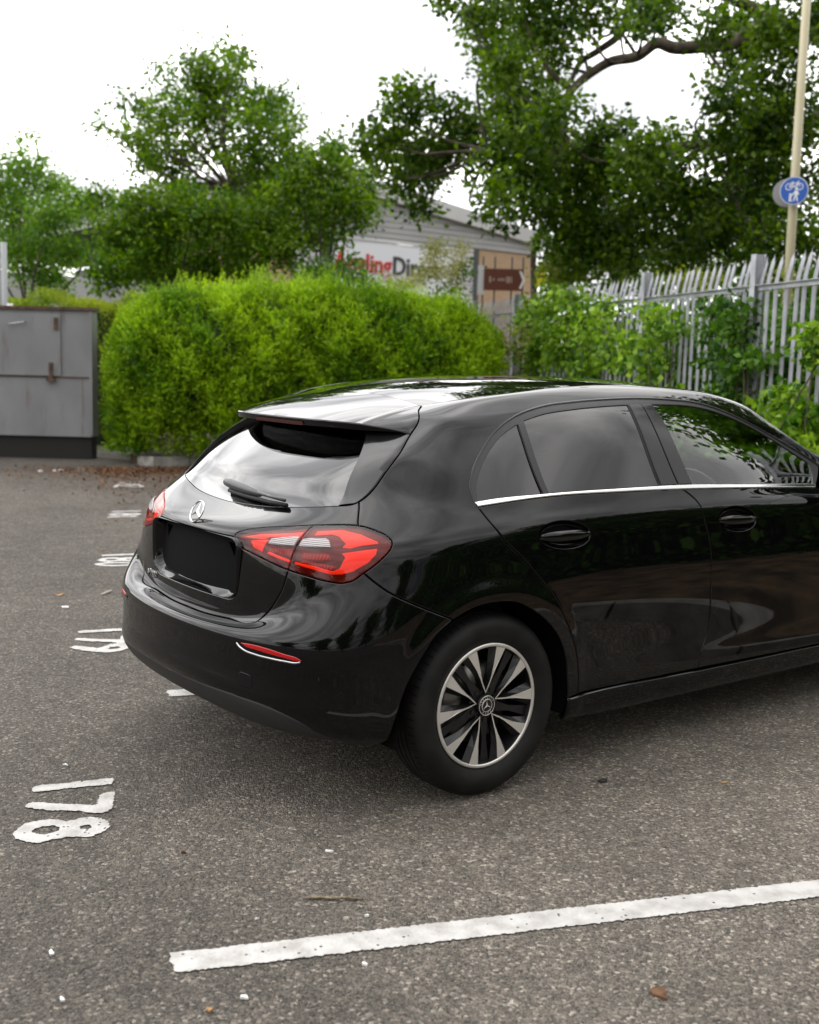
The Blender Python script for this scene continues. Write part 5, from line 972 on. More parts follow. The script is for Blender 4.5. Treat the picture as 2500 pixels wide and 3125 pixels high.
def pline(k, a0, a1, lab):
    v0 = -1.267+S_ROW*k
    o = painted('parking_line', [[(a0+x_, v0+y_+.0753*x_) for x_, y_ in ((.004, -.05), (.008, -.02), (-.004, .01), (0, .05), (a1-a0, .05), (a1-a0, -.05))]], None, .0022, .004, .008); tag(o, lab, 'parking line', 'white bay lines')
pline(0, .462, 5.6, 'long white bay line crossing the near asphalt')
pline(1, .462, 5.6, 'white bay line running under the car')
pline(2, .46, 5.6, 'white bay line hidden beyond the car')
# ------------------------------------------------------------------ kerb, bed, leaf litter
ST = noise_mix(mat('kerb stone', (.3, .29, .27), .85), (.20, .19, .175), (.34, .325, .30), 9, 6, bump=.3)
kroot = empty('kerb', (0, 0, 0)); tag(kroot, 'grey concrete kerb at the foot of the big hedge', 'kerb'); kroot['kind'] = 'structure'
kp = [gnd(415, 1396), gnd(413, 1408), gnd(425, 1420), gnd(470, 1424), gnd(580, 1422)]
kp = [np.array(p[:2]) for p in kp]; d_ = (kp[-1]-kp[-2])/np.linalg.norm(kp[-1]-kp[-2])
kp += [kp[-1]+d_*k*.914 for k in range(1, 9)]
for a, b in zip(kp[:-1], kp[1:]):
    d2 = b-a; l_ = np.linalg.norm(d2); t = math.atan2(d2[1], d2[0]); R = np.array([[math.cos(t), -math.sin(t), 0], [math.sin(t), math.cos(t), 0], [0, 0, 1]]); c_ = (a+b)/2
    mb = MB(); mb.box((c_[0]-R[0, 1]*-.06, c_[1]+R[1, 1]*.06, .06), (l_-.012, .12, .13), R); mb.build('kerb_stone', ST, kroot)
bp_ = [(-4.3, 20.0), (-4.05, 17.2), (-3.80, 16.0), (-3.55, 15.62), (-3.3, 15.55)]+[tuple(p+np.array([-d_[1], d_[0]])*.10) for p in kp[5:]]+[(9, 14), (12, 5), (60, 5), (60, 60), (-4.3, 60)]
bed = MB(); nb_ = len(bp_); bed.add([(x, y, .10) for x, y in bp_]+[(x, y, -.02) for x, y in bp_], [tuple(range(nb_))]+[(i, i+nb_, (i+1) % nb_+nb_, (i+1) % nb_) for i in range(nb_)]); tag(bed.build('planting_bed', soil), kind='structure')
def quads(name, P, Dv, Sd, ln, wd, m, tone, parent=None, cup=0.):
    """many leaf blades: base point P, direction Dv, side Sd, length and width"""
    n = len(P); ln = np.broadcast_to(ln, (n,))[:, None]; wd = np.broadcast_to(wd, (n,))[:, None]
    V = np.empty((n, 4, 3)); V[:, 0] = P; V[:, 1] = P+Dv*ln*.45+Sd*wd*.5; V[:, 2] = P+Dv*ln; V[:, 3] = P+Dv*ln*.45-Sd*wd*.5
    if cup: nz_ = np.cross(Dv, Sd); V[:, 1] += nz_*wd*cup; V[:, 3] += nz_*wd*cup
    me = bpy.data.meshes.new(name); me.vertices.add(n*4); me.vertices.foreach_set('co', V.ravel()); me.loops.add(n*4); me.loops.foreach_set('vertex_index', np.arange(n*4, dtype=np.int32))
    me.polygons.add(n); me.polygons.foreach_set('loop_start', np.arange(n, dtype=np.int32)*4); me.polygons.foreach_set('loop_total', np.full(n, 4, dtype=np.int32))
    a = me.attributes.new('tone', 'FLOAT', 'FACE'); a.data.foreach_set('value', np.clip(tone, 0, 1).astype(np.float32)); me.materials.append(m); me.update(); me.validate()
    return link(bpy.data.objects.new(name, me), parent)
def unit(v): return v/(np.linalg.norm(v, axis=-1, keepdims=True)+1e-9)
def rnd_dirs(n): return unit(rng.normal(size=(n, 3)))
LITTER = leaf_mat('dry leaves', (.035, .017, .009), (.17, .085, .04), .05, .85)
n = 5200; px_ = np.where(rng.random(n) < .6, rng.uniform(300, 640, n), rng.normal(330, 160, n)); py_ = np.where(rng.random(n) < .7, 1430+rng.exponential(12, n), 1425+rng.exponential(40, n))
P = np.array([gnd(a, b) for a, b in zip(px_, py_)]); P[:, 2] = .004+rng.random(n)*.012
dv = rnd_dirs(n); dv[:, 2] *= .25; dv = unit(dv); sd_ = unit(np.cross(dv, [0, 0, 1.]))
o = quads('leaf_litter', P, dv, sd_, rng.uniform(.03, .06, n), rng.uniform(.02, .035, n), LITTER, rng.random(n)); tag(o, 'brown fallen leaves drifted against the kerb', 'leaf litter', kind='stuff')
# ------------------------------------------------------------------ small litter on the asphalt
def chip(name, px, py, size, m, lab, cat_, elong=1.3, ang=0., thick=.004):
    c = gnd(px, py); k = rng.integers(5, 8); a = np.sort(rng.uniform(0, 2*math.pi, k)); r = size*rng.uniform(.7, 1.1, k)
    p = np.stack([r*np.cos(a)*elong, r*np.sin(a)], 1); R = np.array([[math.cos(ang), -math.sin(ang)], [math.sin(ang), math.cos(ang)]]); p = p@R.T+c[:2]
    n = len(p); V = [(x, y, .002) for x, y in p]+[(x*.97+c[0]*.03, y*.97+c[1]*.03, .003+thick*rng.uniform(.6, 1.6)) for x, y in p]
    o = mesh(name, V, [tuple(range(n, 2*n))]+[(i, (i+1) % n, n+(i+1) % n, n+i) for i in range(n)], m); tag(o, lab, cat_, 'scraps on the asphalt'); return o
WH = mat('white scrap', (.72, .71, .69), .6); TN = mat('dry leaf', (.30, .17, .07), .8); MS = noise_mix(mat('moss', (.08, .035, .012), .95), (.05, .02, .01), (.12, .06, .025), 40); DK = mat('dark clod', (.02, .017, .014), .9)
for a in ((197, 2338, .009, WH, 'white chip on the asphalt just above the number 178', 'scrap'), (156, 2914, .009, WH, 'white stone chip near the lower left corner', 'scrap'), (192, 3055, .008, WH, 'white chip near the bottom edge at the left', 'scrap'), (746, 3050, .008, WH, 'white chip below the end of the near bay line', 'scrap'),
          (1004, 2600, .009, WH, 'curved white paper scrap between the wheel and the near bay line', 'scrap'), (784, 2810, .006, WH, 'tiny white chip left of the twig', 'scrap'), (1112, 2949, .008, WH, 'white scrap just below the near bay line', 'scrap'), (1119, 2798, .008, WH, 'white cigarette end between the twig and the bay line', 'scrap'),
          (198, 1854, .02, WH, 'pale scrap lying above the number 179', 'scrap'), (643, 3088, .008, TN, 'small orange leaf near the bottom edge', 'leaf'), (180, 1816, .035, TN, 'brown leaf on the asphalt above the number 179', 'leaf'), (2025, 3037, .03, MS, 'rusty brown patch of moss at the bottom right', 'moss'),
          (1844, 2385, .022, DK, 'dark crumbly clod right of the rear wheel', 'clod'), (562, 2606, .008, MS, 'small brown pebble right of the number 178', 'pebble'), (2210, 2392, .008, TN, 'small tan leaf on the asphalt right of the dark clod', 'leaf')):
    chip('paper_scrap' if a[5] == 'scrap' else ('fallen_leaf' if a[5] == 'leaf' else a[5]), *a[:6], elong=rng.uniform(1.1, 1.9), ang=rng.uniform(0, 3))
tw = MB(); a = gnd(931, 2745); b = gnd(1109, 2750); q = [a+(b-a)*t+np.array([0, rng.normal(0, .0012), .006+rng.normal(0, .001)]) for t in np.linspace(0, 1, 9)]
tw.tube(q, [.003, .0042, .0045, .004, .004, .0042, .0045, .004, .003], 6); tag(tw.build('twig', noise_mix(mat('twig bark', (.16, .13, .08), .9), (.09, .07, .04), (.24, .2, .13), 60), None, True), 'thin dry twig lying above the near bay line', 'twig')
tw = MB(); a = gnd(309, 1818); b = gnd(338, 1806); tw.tube([a+[0, 0, .006], b+[0, 0, .006]], .007, 6); tag(tw.build('twig', mat('pale stick', (.35, .31, .25), .8)), 'short pale stick left of the bumper', 'twig')
# ------------------------------------------------------------------ hedge
PRIVET = leaf_mat('privet leaves', (.045, .13, .004), (.41, .58, .016), .40, .38)
HC = (-1.42, 17.45)
def hedge_pt(X, th):
    """point on the clipped hedge: X along it, th from 0 (front foot) over the top to pi (back foot)"""
    H = np.interp(X, [-4.9, -4.4, -3.5, -2.6, -1, 0, .8, 1.2], [1.75, 2.0, 2.24, 2.38, 2.40, 2.33, 2.22, 2.05])
    e = np.clip(1-np.abs((X+1.42)/2.78)**6, .02, 1)**.36
    c, s = np.cos(th), np.sin(th); Y = HC[1]-1.75*np.sign(c)*np.abs(c)**.55*e+.15*(X+1.55); z = .12+(H-.12)*np.abs(s)**.6*(1-.35*(1-e))
    Y = Y-.22*np.sin(np.clip(z/2.4, 0, 1)*math.pi)*(c > 0)
    lump = .05*np.sin(X*2.3+z*2)+.05*np.sin(X*6.7-z*4.1+1)+.05*np.sin(X*12+z*9)
    return np.stack([X, Y-lump*np.abs(c)**.3, z+lump*.7*np.abs(s)], -1)
def leafy(name, fpt, n, lv, ln, wd, m, parent, up=.55, stem=.16, tip=.35):
    P0, Nn = fpt(n); n = len(P0)
    ax = unit(Nn*(1-up)+np.array([0, 0, up])+rng.normal(0, .35, (n, 3)))
    t0 = rng.random(n)*.5; patch = .13*(np.sin(P0[:, 0]*2.1+1.3*np.sin(P0[:, 2]*2.7))+np.sin(P0[:, 0]*4.7+P0[:, 2]*5.3+2))
    Ps, Ds, Ss, Ls, Ws, Ts = [], [], [], [], [], []
    for k in range(lv):
        f_ = k/(lv-1); p = P0+ax*(stem*(f_-.35))[..., None] if np.ndim(f_) else P0+ax*(stem*(f_-.35))
        d = unit(ax*(.35+.7*f_)+rnd_dirs(n)*.8); s2 = unit(np.cross(d, rnd_dirs(n))); Ps.append(p); Ds.append(d); Ss.append(s2)
        Ls.append(ln*rng.uniform(.7, 1.2, n)*(1.1-.3*f_)); Ws.append(wd*rng.uniform(.8, 1.2, n)); Ts.append(t0+patch+tip*f_*rng.random(n)+rng.normal(0, .06, n))
    return quads(name, np.vstack(Ps), np.vstack(Ds), np.vstack(Ss), np.concatenate(Ls), np.concatenate(Ws), m, np.concatenate(Ts), parent, .25)
def hsample(n):
    X = rng.uniform(-4.18, 1.32, n); zz = rng.random(n); th = np.where(rng.random(n) < .62, np.arcsin(np.clip(zz**(1/.6)*.97+.003, 0, 1)), rng.uniform(1.0, 2.3, n)); P = hedge_pt(X, th); e = 1e-3
    a = hedge_pt(X+e, th)-P; b = hedge_pt(X, th+e)-P; N_ = unit(np.cross(a, b)); flip = (N_*(P-np.array([-1.55, 17.7, 1.0]))).sum(1) < 0; N_[flip] *= -1
    P = P-N_*(rng.random(n)**2*.22)[:, None]
    hole = np.sin(X*5.1+2*np.sin(P[:, 2]*3.3))+np.sin(P[:, 2]*7.7+X*3.7+1)+.7*np.sin(X*13+P[:, 2]*11); keep = (hole > -1.75) | (rng.random(n) < .25)
    return P[keep], N_[keep]
hd = empty('hedge', (-1.75, 17.6, .09)); tag(hd, 'big rounded bright green privet hedge behind the car', 'hedge')
hd.location = (0, 0, 0)
leafy('foliage', hsample, 21000, 8, .066, .024, PRIVET, hd)
def ridge(n):
    X = rng.uniform(-4.05, 1.1, n); th = rng.uniform(1.1, 1.9, n); P = hedge_pt(X, th); return P+np.array([0, 0, 1.])*(rng.random(n)**3*.22)[:, None], np.tile([0, 0, 1.], (n, 1))
leafy('young_shoots', ridge, 1700, 9, .05, .018, PRIVET, hd, .8, .19, .5)
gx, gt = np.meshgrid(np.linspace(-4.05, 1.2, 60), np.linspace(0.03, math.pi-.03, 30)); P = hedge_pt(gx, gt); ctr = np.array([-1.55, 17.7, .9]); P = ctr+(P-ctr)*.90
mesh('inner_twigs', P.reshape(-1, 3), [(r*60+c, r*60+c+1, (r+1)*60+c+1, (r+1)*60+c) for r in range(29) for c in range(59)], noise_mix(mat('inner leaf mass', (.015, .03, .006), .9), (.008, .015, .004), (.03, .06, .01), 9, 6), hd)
# lower hedge behind the cabinet
def box_hedge(name, lab, x0, x1, y0, y1, h, n, m, ln=.06, wd=.022, up=.6, lv=7, stem=.16):
    r_ = empty(name); tag(r_, lab, 'hedge')
    def f(n):
        X = rng.uniform(x0, x1, n); side_ = rng.random(n); Y = np.where(side_ < .5, y0, rng.uniform(y0, y1, n)); Z = np.where(side_ < .5, rng.uniform(.1, h, n), h)
        lump = .08*np.sin(X*4)+.06*np.sin(X*9+Z*5); N_ = np.where((side_ < .5)[:, None], [0, -1., 0], [0, 0, 1.]); return np.stack([X, Y, Z], 1)+N_*lump[:, None], N_
    leafy('foliage', f, n, lv, ln, wd, m, r_, up, stem)
    mb = MB(); mb.box(((x0+x1)/2, (y0+y1)/2+.08, h/2-.06), (x1-x0, y1-y0-.1, h-.1)); mb.build('inner_twigs', bpy.data.materials['inner leaf mass'], r_); return r_
box_hedge('hedge', 'low yellow green hedge showing above the grey steel cabinet', -9.5, -4.5, 19.0, 20.4, 2.2, 4200, leaf_mat('yellow privet', (.10, .17, .01), (.34, .38, .03), .4, .45))
# ------------------------------------------------------------------ grey steel cabinet
GS = noise_mix(mat('grey painted steel', (.2, .2, .21), .5, 0, .4), (.185, .188, .196), (.245, .25, .262), 1.6, 6, stretch=(1, 1, .6))
def add_rust(m):
    nt = m.node_tree; b = nt.nodes['Principled BSDF']; L = nt.links.new; tc = nn(nt, 'ShaderNodeTexCoord'); mp = nn(nt, 'ShaderNodeMapping'); mp.inputs['Scale'].default_value = (7, 7, .9); L(tc.outputs['Object'], mp.inputs[0])
    nz = nn(nt, 'ShaderNodeTexNoise'); nz.inputs['Scale'].default_value = 1.0; nz.inputs['Detail'].default_value = 9; nz.inputs['Roughness'].default_value = .7; L(mp.outputs[0], nz.inputs['Vector'])
    rp = nn(nt, 'ShaderNodeValToRGB'); rp.color_ramp.elements[0].position = .565; rp.color_ramp.elements[1].position = .74; rp.color_ramp.elements[0].color = (0, 0, 0, 1); rp.color_ramp.elements[1].color = (.85, .85, .85, 1); L(nz.outputs['Fac'], rp.inputs[0])
    mi = nn(nt, 'ShaderNodeMixRGB'); mi.inputs[2].default_value = (.115, .055, .03, 1); old = b.inputs['Base Color'].links[0].from_socket; L(rp.outputs[0], mi.inputs[0]); L(old, mi.inputs[1]); L(mi.outputs[0], b.inputs['Base Color'])
add_rust(GS)
RU = noise_mix(mat('rust', (.11, .05, .025), .9), (.04, .03, .025), (.13, .075, .045), 12, 6)
xr = gnd(278, 1397)[0]+.1; yb = 16.15
cb = empty('steel_cabinet', (0, 0, 0)); tag(cb, 'rust streaked grey steel cabinet standing left of the hedge', 'cabinet')
zt = 2.03; w_ = 3.4; xl = xr-w_
mb = MB(); mb.box((xr-w_/2, yb+.15, .31+(zt-.33)/2), (w_, .3, zt-.33)); mb.build('body', GS, cb)
mb = MB(); mb.box((xr-w_/2, yb+.17, .155), (w_-.04, .26, .31)); mb.build('plinth', mat('dark plinth', (.015, .014, .013), .9), cb)
mb = MB(); mb.box((xr-w_/2, yb+.15, zt+.003), (w_+.05, .38, .04)); mb.build('lid', RU, cb)
x2 = at(188, 1200, yb)[0]; z_hi, z_lo = 1.96, 1.13
mb = MB(); mb.box(((x2-1.1), yb-.012, (z_hi+z_lo)/2), (2.2, .026, z_hi-z_lo)); dr = mb.build('door', GS, cb)
for zz in (z_hi-.09, ): mb = MB(); mb.box((x2-.055, yb-.035, zz-.04), (.05, .03, .16)); mb.build('hinge', RU, dr)
mb = MB(); mb.box((x2-.13, yb-.04, z_lo+.06), (.045, .03, .24)); mb.box((x2-.13, yb-.05, z_lo-.05), (.11, .05, .05)); mb.build('bolt', RU, dr)
hx = at(30, 985, yb)[0]; hx2 = at(78, 982, yb)[0]; mb = MB(); mb.tube([(hx, yb-.02, 1.82), (hx, yb-.07, 1.81), (hx2, yb-.07, 1.84), (hx2, yb-.02, 1.85)], .009, 8); mb.build('handle', mat('zinc', (.5, .5, .5), .4, 1), dr, True)
mb = MB(); mb.box((xr-.62, yb-.006, 1.115), (1.26, .016, .018)); mb.build('seam_strip', RU, cb)
mb = MB(); mb.box((xr-.012, yb-.008, 1.17), (.045, .03, 1.66)); mb.build('corner_angle', GS, cb)
# plain posts at the left edge
for (pxp, h0, rad, lab) in ((13, 3.06, .047, 'tall grey galvanised post at the left edge, beyond the cabinet'), (-4, 2.95, .03, 'thin grey post at the very left edge beside the taller post'), (28, 2.15, .05, 'short white post beside the tall grey post at the left edge')):
    p = at(pxp, 850, 18.2); mb = MB(); mb.tube([(p[0], p[1], 0.), (p[0], p[1], h0)], rad, 14); tag(mb.build('post', mat('post grey' if rad < .05 else 'post white', (.30, .31, .32) if rad < .05 else (.7, .7, .7), .5), None, True), lab, 'post')
# ------------------------------------------------------------------ palisade fence
GALV = noise_mix(mat('galvanised steel', (.4, .41, .44), .5, .35), (.33, .34, .37), (.50, .51, .54), 5, 5)
fr = empty('palisade_fence', (0, 0, 0)); tag(fr, 'grey galvanised palisade fence with bent spiked pales, overgrown with ivy', 'fence')
FA = np.array([3.25, 11.46]); FD = np.array([-.53, 2.70])/2.7515; FN2 = np.array([FD[1], -FD[0]])      # along (away), outward (right)
fa = math.atan2(FD[1], FD[0]); RF = np.array([[math.cos(fa), -math.sin(fa), 0], [math.sin(fa), math.cos(fa), 0], [0, 0, 1]])
def pale_mesh():
    prof = [(-.034, -.004), (-.024, .010), (-.012, .010), (0, -.006), (.012, .010), (.024, .010), (.034, -.004)]
    V = []; F_ = []
    lev = [(0.12, 0, 1), (2.16, 0, 1), (2.24, .006, 1), (2.34, .028, 1), (2.40, .042, .95)]
    for z, b, k in lev: V += [(x*k, -y-b, z) for x, y in prof]
    n = len(prof)
    for r in range(len(lev)-1): F_ += [(r*n+i, r*n+i+1, (r+1)*n+i+1, (r+1)*n+i) for i in range(n-1)]
    b0 = (len(lev)-1)*n
    for (i0, i1, tipx, dz, db) in ((0, 2, -.036, .055, .02), (2, 4, 0, .085, .012), (4, 6, .036, .055, .02)):
        k = len(V); V.append((tipx, -.042-db, 2.40+dz)); F_ += [(b0+i, b0+i+1, k) for i in range(i0, i1)]
    me = bpy.data.meshes.new('pale'); me.from_pydata(V, [], F_); me.materials.append(GALV)
    return me
PM = pale_mesh()
mb = MB(); h_ = 2.555
for bx in ((0, -.05, h_/2, .1, .006), (0, .05, h_/2, .1, .006)): mb.box((bx[0], bx[1], bx[2]), (bx[3], bx[4], h_))
mb.box((0, 0, h_/2), (.007, .094, h_)); post_me = mb.build('post_proto', GALV); PME = post_me.data; bpy.data.objects.remove(post_me)
for k in range(-2, 6):
    p = FA+FD*2.7515*k
    o = link(bpy.data.objects.new('fence_post', PME), fr); o.location = (p[0], p[1], 0); o.rotation_euler = (0, 0, fa)
    for zz in (.45, 2.26):
        c = FA+FD*2.7515*(k+.5)-FN2*.035; mb = MB(); mb.box((c[0], c[1], zz), (2.72, .045, .006), RF); mb.box((c[0]+FN2[0]*.02, c[1]+FN2[1]*.02, zz-.022), (2.72, .006, .045), RF); mb.build('rail', GALV, fr)
    if -2 <= k <= 3:
        for j in range(17):
            q = p+FD*(.162*(j+.5)+.0)-FN2*0; o = link(bpy.data.objects.new('pale', PM), fr); o.location = (q[0], q[1], .06+rng.normal(0, .005)); o.rotation_euler = (rng.normal(0, .004), rng.normal(0, .006), fa)
# ------------------------------------------------------------------ trees and shrubs
OAK = leaf_mat('oak leaves', (.014, .045, .002), (.13, .22, .005), .36, .42)
MAPLE = leaf_mat('maple leaves', (.024, .075, .003), (.18, .29, .006), .40, .45)
WILLOW = leaf_mat('light leaves', (.05, .13, .010), (.20, .34, .03), .40, .45)
SHRUB = leaf_mat('dark shrub leaves', (.02, .065, .006), (.10, .21, .014), .3, .45)
IVY = leaf_mat('ivy leaves', (.04, .12, .006), (.30, .46, .035), .32, .38)
BUFF = leaf_mat('cream flower heads', (.20, .24, .06), (.62, .54, .30), .3, .7)
BARK = noise_mix(mat('bark', (.06, .045, .03), .95), (.03, .022, .016), (.10, .08, .055), 9, 6, bump=.9, stretch=(1, 1, .3))
def crown(blobs, leaf, dens, m, parent, name='crown', cl=.30, per=26, droop=.25, wid=.6):
    """blobs: centre, radii; leaves sit in clumps spread through each blob, thicker towards its skin"""
    Ps, Ds, Ss, Ls, Ts = [], [], [], [], []
    for c, r in blobs:
        r = np.broadcast_to(np.asarray(r, float), (3,)); vol = r[0]*r[1]*r[2]; k = max(4, int(dens*vol**.72))
        d = rnd_dirs(k); f_ = rng.random(k)**.45; cc = np.asarray(c)+d*r*f_[:, None]
        tone0 = np.clip(rng.normal(.36, .27, k), 0, 1)
        q = rng.poisson(per, k)+4; idx = np.repeat(np.arange(k), q); n = len(idx)
        sz = cl*rng.uniform(.6, 1.25, k)[idx]
        off = np.clip(rng.normal(0, .5, (n, 3)), -.95, .95)*sz[:, None]*np.array([1, 1, .72]); P = cc[idx]+off
        dd = unit(off*1.2+rnd_dirs(n)*sz[:, None]+np.array([0, 0, -droop])*sz[:, None]); Ps.append(P); Ds.append(dd); Ss.append(unit(np.cross(dd, rnd_dirs(n)))); Ls.append(leaf*rng.uniform(.65, 1.3, n)); Ts.append(tone0[idx]+rng.normal(0, .16, n))
    L = np.concatenate(Ls); return quads(name, np.vstack(Ps), np.vstack(Ds), np.vstack(Ss), L, L*wid, m, np.concatenate(Ts), parent, .2)
def pb(lst, d, s=1.449, dj=1.2, ry=.8):
    o = []
    for q in lst:
        x, y, r = q[:3]; dd = d+(q[3] if len(q) > 3 else rng.uniform(-dj, dj)); p = at(x*s, y*s, dd); rr = r*s*dd/FPX; o.append((p, (rr, max(rr*ry, .35), rr)))
    return o
def limbs(name, paths, m, parent, joined=True):
    mb = MB()
    for pts, r0, r1 in paths:
        pts = np.array(pts, float); q = smooth3(pts); mb.tube(q, np.linspace(r0, r1, len(q)), 10)
    return mb.build(name, m, parent, True)
def smooth3(p, n=5):
    e = np.concatenate([[2*p[0]-p[1]], p, [2*p[-1]-p[-2]]]); o = []
    for i in range(1, len(e)-2):
        for t in np.arange(n)/n: o.append(.5*((2*e[i])+(-e[i-1]+e[i+1])*t+(2*e[i-1]-5*e[i]+4*e[i+1]-e[i+2])*t*t+(-e[i-1]+3*e[i]-3*e[i+1]+e[i+2])*t**3))
    o.append(e[-2]); return np.array(o)
def twigs(blobs, root, k, r):
    """side branches from a point out to the blobs"""
    P = []
    for c, rr in blobs:
        a = np.asarray(root); b = np.asarray(c)
        for _ in range(k):
            e_ = b+rng.normal(0, .35, 3)*np.asarray(rr); mid = a+(e_-a)*.5+rng.normal(0, .2, 3)+np.array([0, 0, -.05]); P.append(([a, mid, e_], r, r*.25))
    return P
# oak overhanging the fence
ok = empty('oak_tree', (7.9, 19.8, 0)); tag(ok, 'large dark green oak spreading over the fence at the right', 'tree'); ok.location = (0, 0, 0)
OD = 19.
ob = pb([(1000, 15, 55), (935, 0, 22), (1065, 85, 85), (1130, 25, 95), (1250, 5, 66), (1105, 200, 85), (1050, 150, 55), (1180, 80, 52), (1165, 245, 60), (875, 200, 48), (828, 268, 55), (900, 300, 75), (975, 285, 80), (780, 305, 40), (838, 372, 62), (880, 430, 32), (905, 350, 40), (1058, 330, 75), (1150, 320, 90), (1085, 262, 70), (1050, 400, 45), (1048, 455, 26), (1088, 415, 32),
         (1200, 400, 90), (1310, 420, 105), (1262, 325, 85), (1352, 325, 60), (1400, 300, 32), (1430, 420, 105), (1190, 500, 62), (1310, 510, 85), (1440, 515, 85), (1560, 420, 105), (1565, 300, 90), (1535, 215, 62), (1570, 95, 85), (1645, 205, 105), (1665, 55, 95), (1505, 45, 45), (1650, 375, 105), (1665, 505, 90), (1590, 520, 75), (1395, 15, 46), (1345, 35, 34), (1370, 5, 50), (1500, 480, 80), (1250, 470, 60), (1150, 420, 50)], OD, dj=2.2)
crown(ob, .105, 155, OAK, ok, cl=.29, per=26, wid=.66)
tb = at(2660, 900, 20.2)
A = lambda x, y, d: at(x, y, d)
limbs('trunk', [([(tb[0], tb[1], -.1), (tb[0]-.1, tb[1], 2), (tb[0]-.15, tb[1], 4.2), A(2590, 60, 20.2), A(2560, -160, 20.)], .52, .33)], BARK, ok)
limbs('limb', [([A(2600, 140, 20.2), A(2470, 100, 19.8), A(2337, 80, 19.4), A(2230, 130, 19.2), A(2148, 140, 19), A(2061, 146, 19), A(2004, 131, 19), A(1945, 172, 19), A(1866, 187, 18.8), A(1800, 226, 18.8), A(1750, 270, 18.6), A(1685, 356, 18.5), A(1598, 408, 18.5), A(1489, 458, 18.4), A(1395, 464, 18.2), A(1300, 470, 18)], .135, .02)], BARK, ok)
limbs('limb', [([A(2420, 88, 19.7), A(2200, -20, 19.5), A(2000, -60, 19.4), A(1925, 20, 19.3), A(1895, 101, 19.3), A(1830, 152, 19.2), A(1772, 190, 19.2), A(1743, 248, 18.8)], .10, .035)], BARK, ok)
limbs('limb', [([A(1912, 60, 19.3), A(1850, 110, 19.2), A(1815, 90, 19)], .03, .012), ([A(1895, 110, 19.3), A(1900, 150, 19.2), A(1908, 178, 19)], .02, .016), ([A(2600, 260, 20.2), A(2400, 420, 19.5), A(2150, 440, 19), A(1900, 470, 18.8), A(1800, 520, 18.5)], .13, .03), ([A(1750, 272, 18.6), A(1700, 240, 18.6), A(1640, 160, 18.6), A(1600, 60, 18.6)], .05, .015)], BARK, ok)
# maple left of centre
mp_ = empty('maple_tree'); tag(mp_, 'broad green tree with a domed crown in front of the shop', 'tree')
mbk = [(480, 105, 26), (430, 125, 30), (395, 135, 24), (505, 130, 28), (335, 150, 18), (420, 185, 62), (480, 180, 60), (540, 225, 55), (590, 205, 34), (610, 250, 26), (360, 235, 52), (300, 240, 30), (262, 205, 10), (440, 270, 80), (540, 300, 80), (600, 290, 42), (345, 305, 50), (290, 300, 34), (255, 285, 18), (215, 265, 9), (380, 345, 42), (560, 370, 60), (610, 330, 42), (520, 405, 48), (330, 335, 34), (400, 405, 40), (350, 395, 36), (570, 425, 46), (640, 330, 30), (300, 345, 26)]
mbl = pb(mbk, 24, dj=1.4); crown(mbl, .10, 135, MAPLE, mp_, cl=.33, per=26)
b0 = A(745, 850, 24); q0 = A(715, 590, 24)
limbs('trunk', [([(b0[0], 24, -.1), (b0[0]-.02, 24, 1.6), A(735, 700, 24), q0], .17, .10)], BARK, mp_)
limbs('branch', [([q0, A(700, 520, 24), A(680, 420, 24), A(690, 300, 24)], .09, .02), ([q0, A(660, 530, 23.8), A(610, 470, 23.6), A(560, 400, 23.6)], .06, .015), ([A(712, 570, 24), A(620, 545, 23.6), A(560, 500, 23.4), A(500, 460, 23.2)], .045, .012), ([q0, A(760, 500, 24.2), A(790, 420, 24.3), A(830, 330, 24.4)], .06, .015), ([A(700, 520, 24), A(640, 430, 24.3), A(610, 300, 24.4), A(620, 200, 24.4)], .05, .012)], BARK, mp_)
limbs('twig_work', twigs(mbl[::1], q0, 1, .022), BARK, mp_)
SP_ = [A(2337, 80, 19.4), A(2148, 140, 19), A(1945, 172, 19), A(1800, 226, 18.8), A(1685, 356, 18.5), A(1489, 458, 18.4), A(2400, 420, 19.5), A(2150, 440, 19), A(2000, -60, 19.4)]
for c, r in ob[::2]:
    a_ = min(SP_, key=lambda q: np.linalg.norm(q-c))
    TW_ = globals().setdefault('TWL', []); TW_ += twigs([(c, r)], a_, 2, .03)
limbs('twig_work', TWL, BARK, ok)
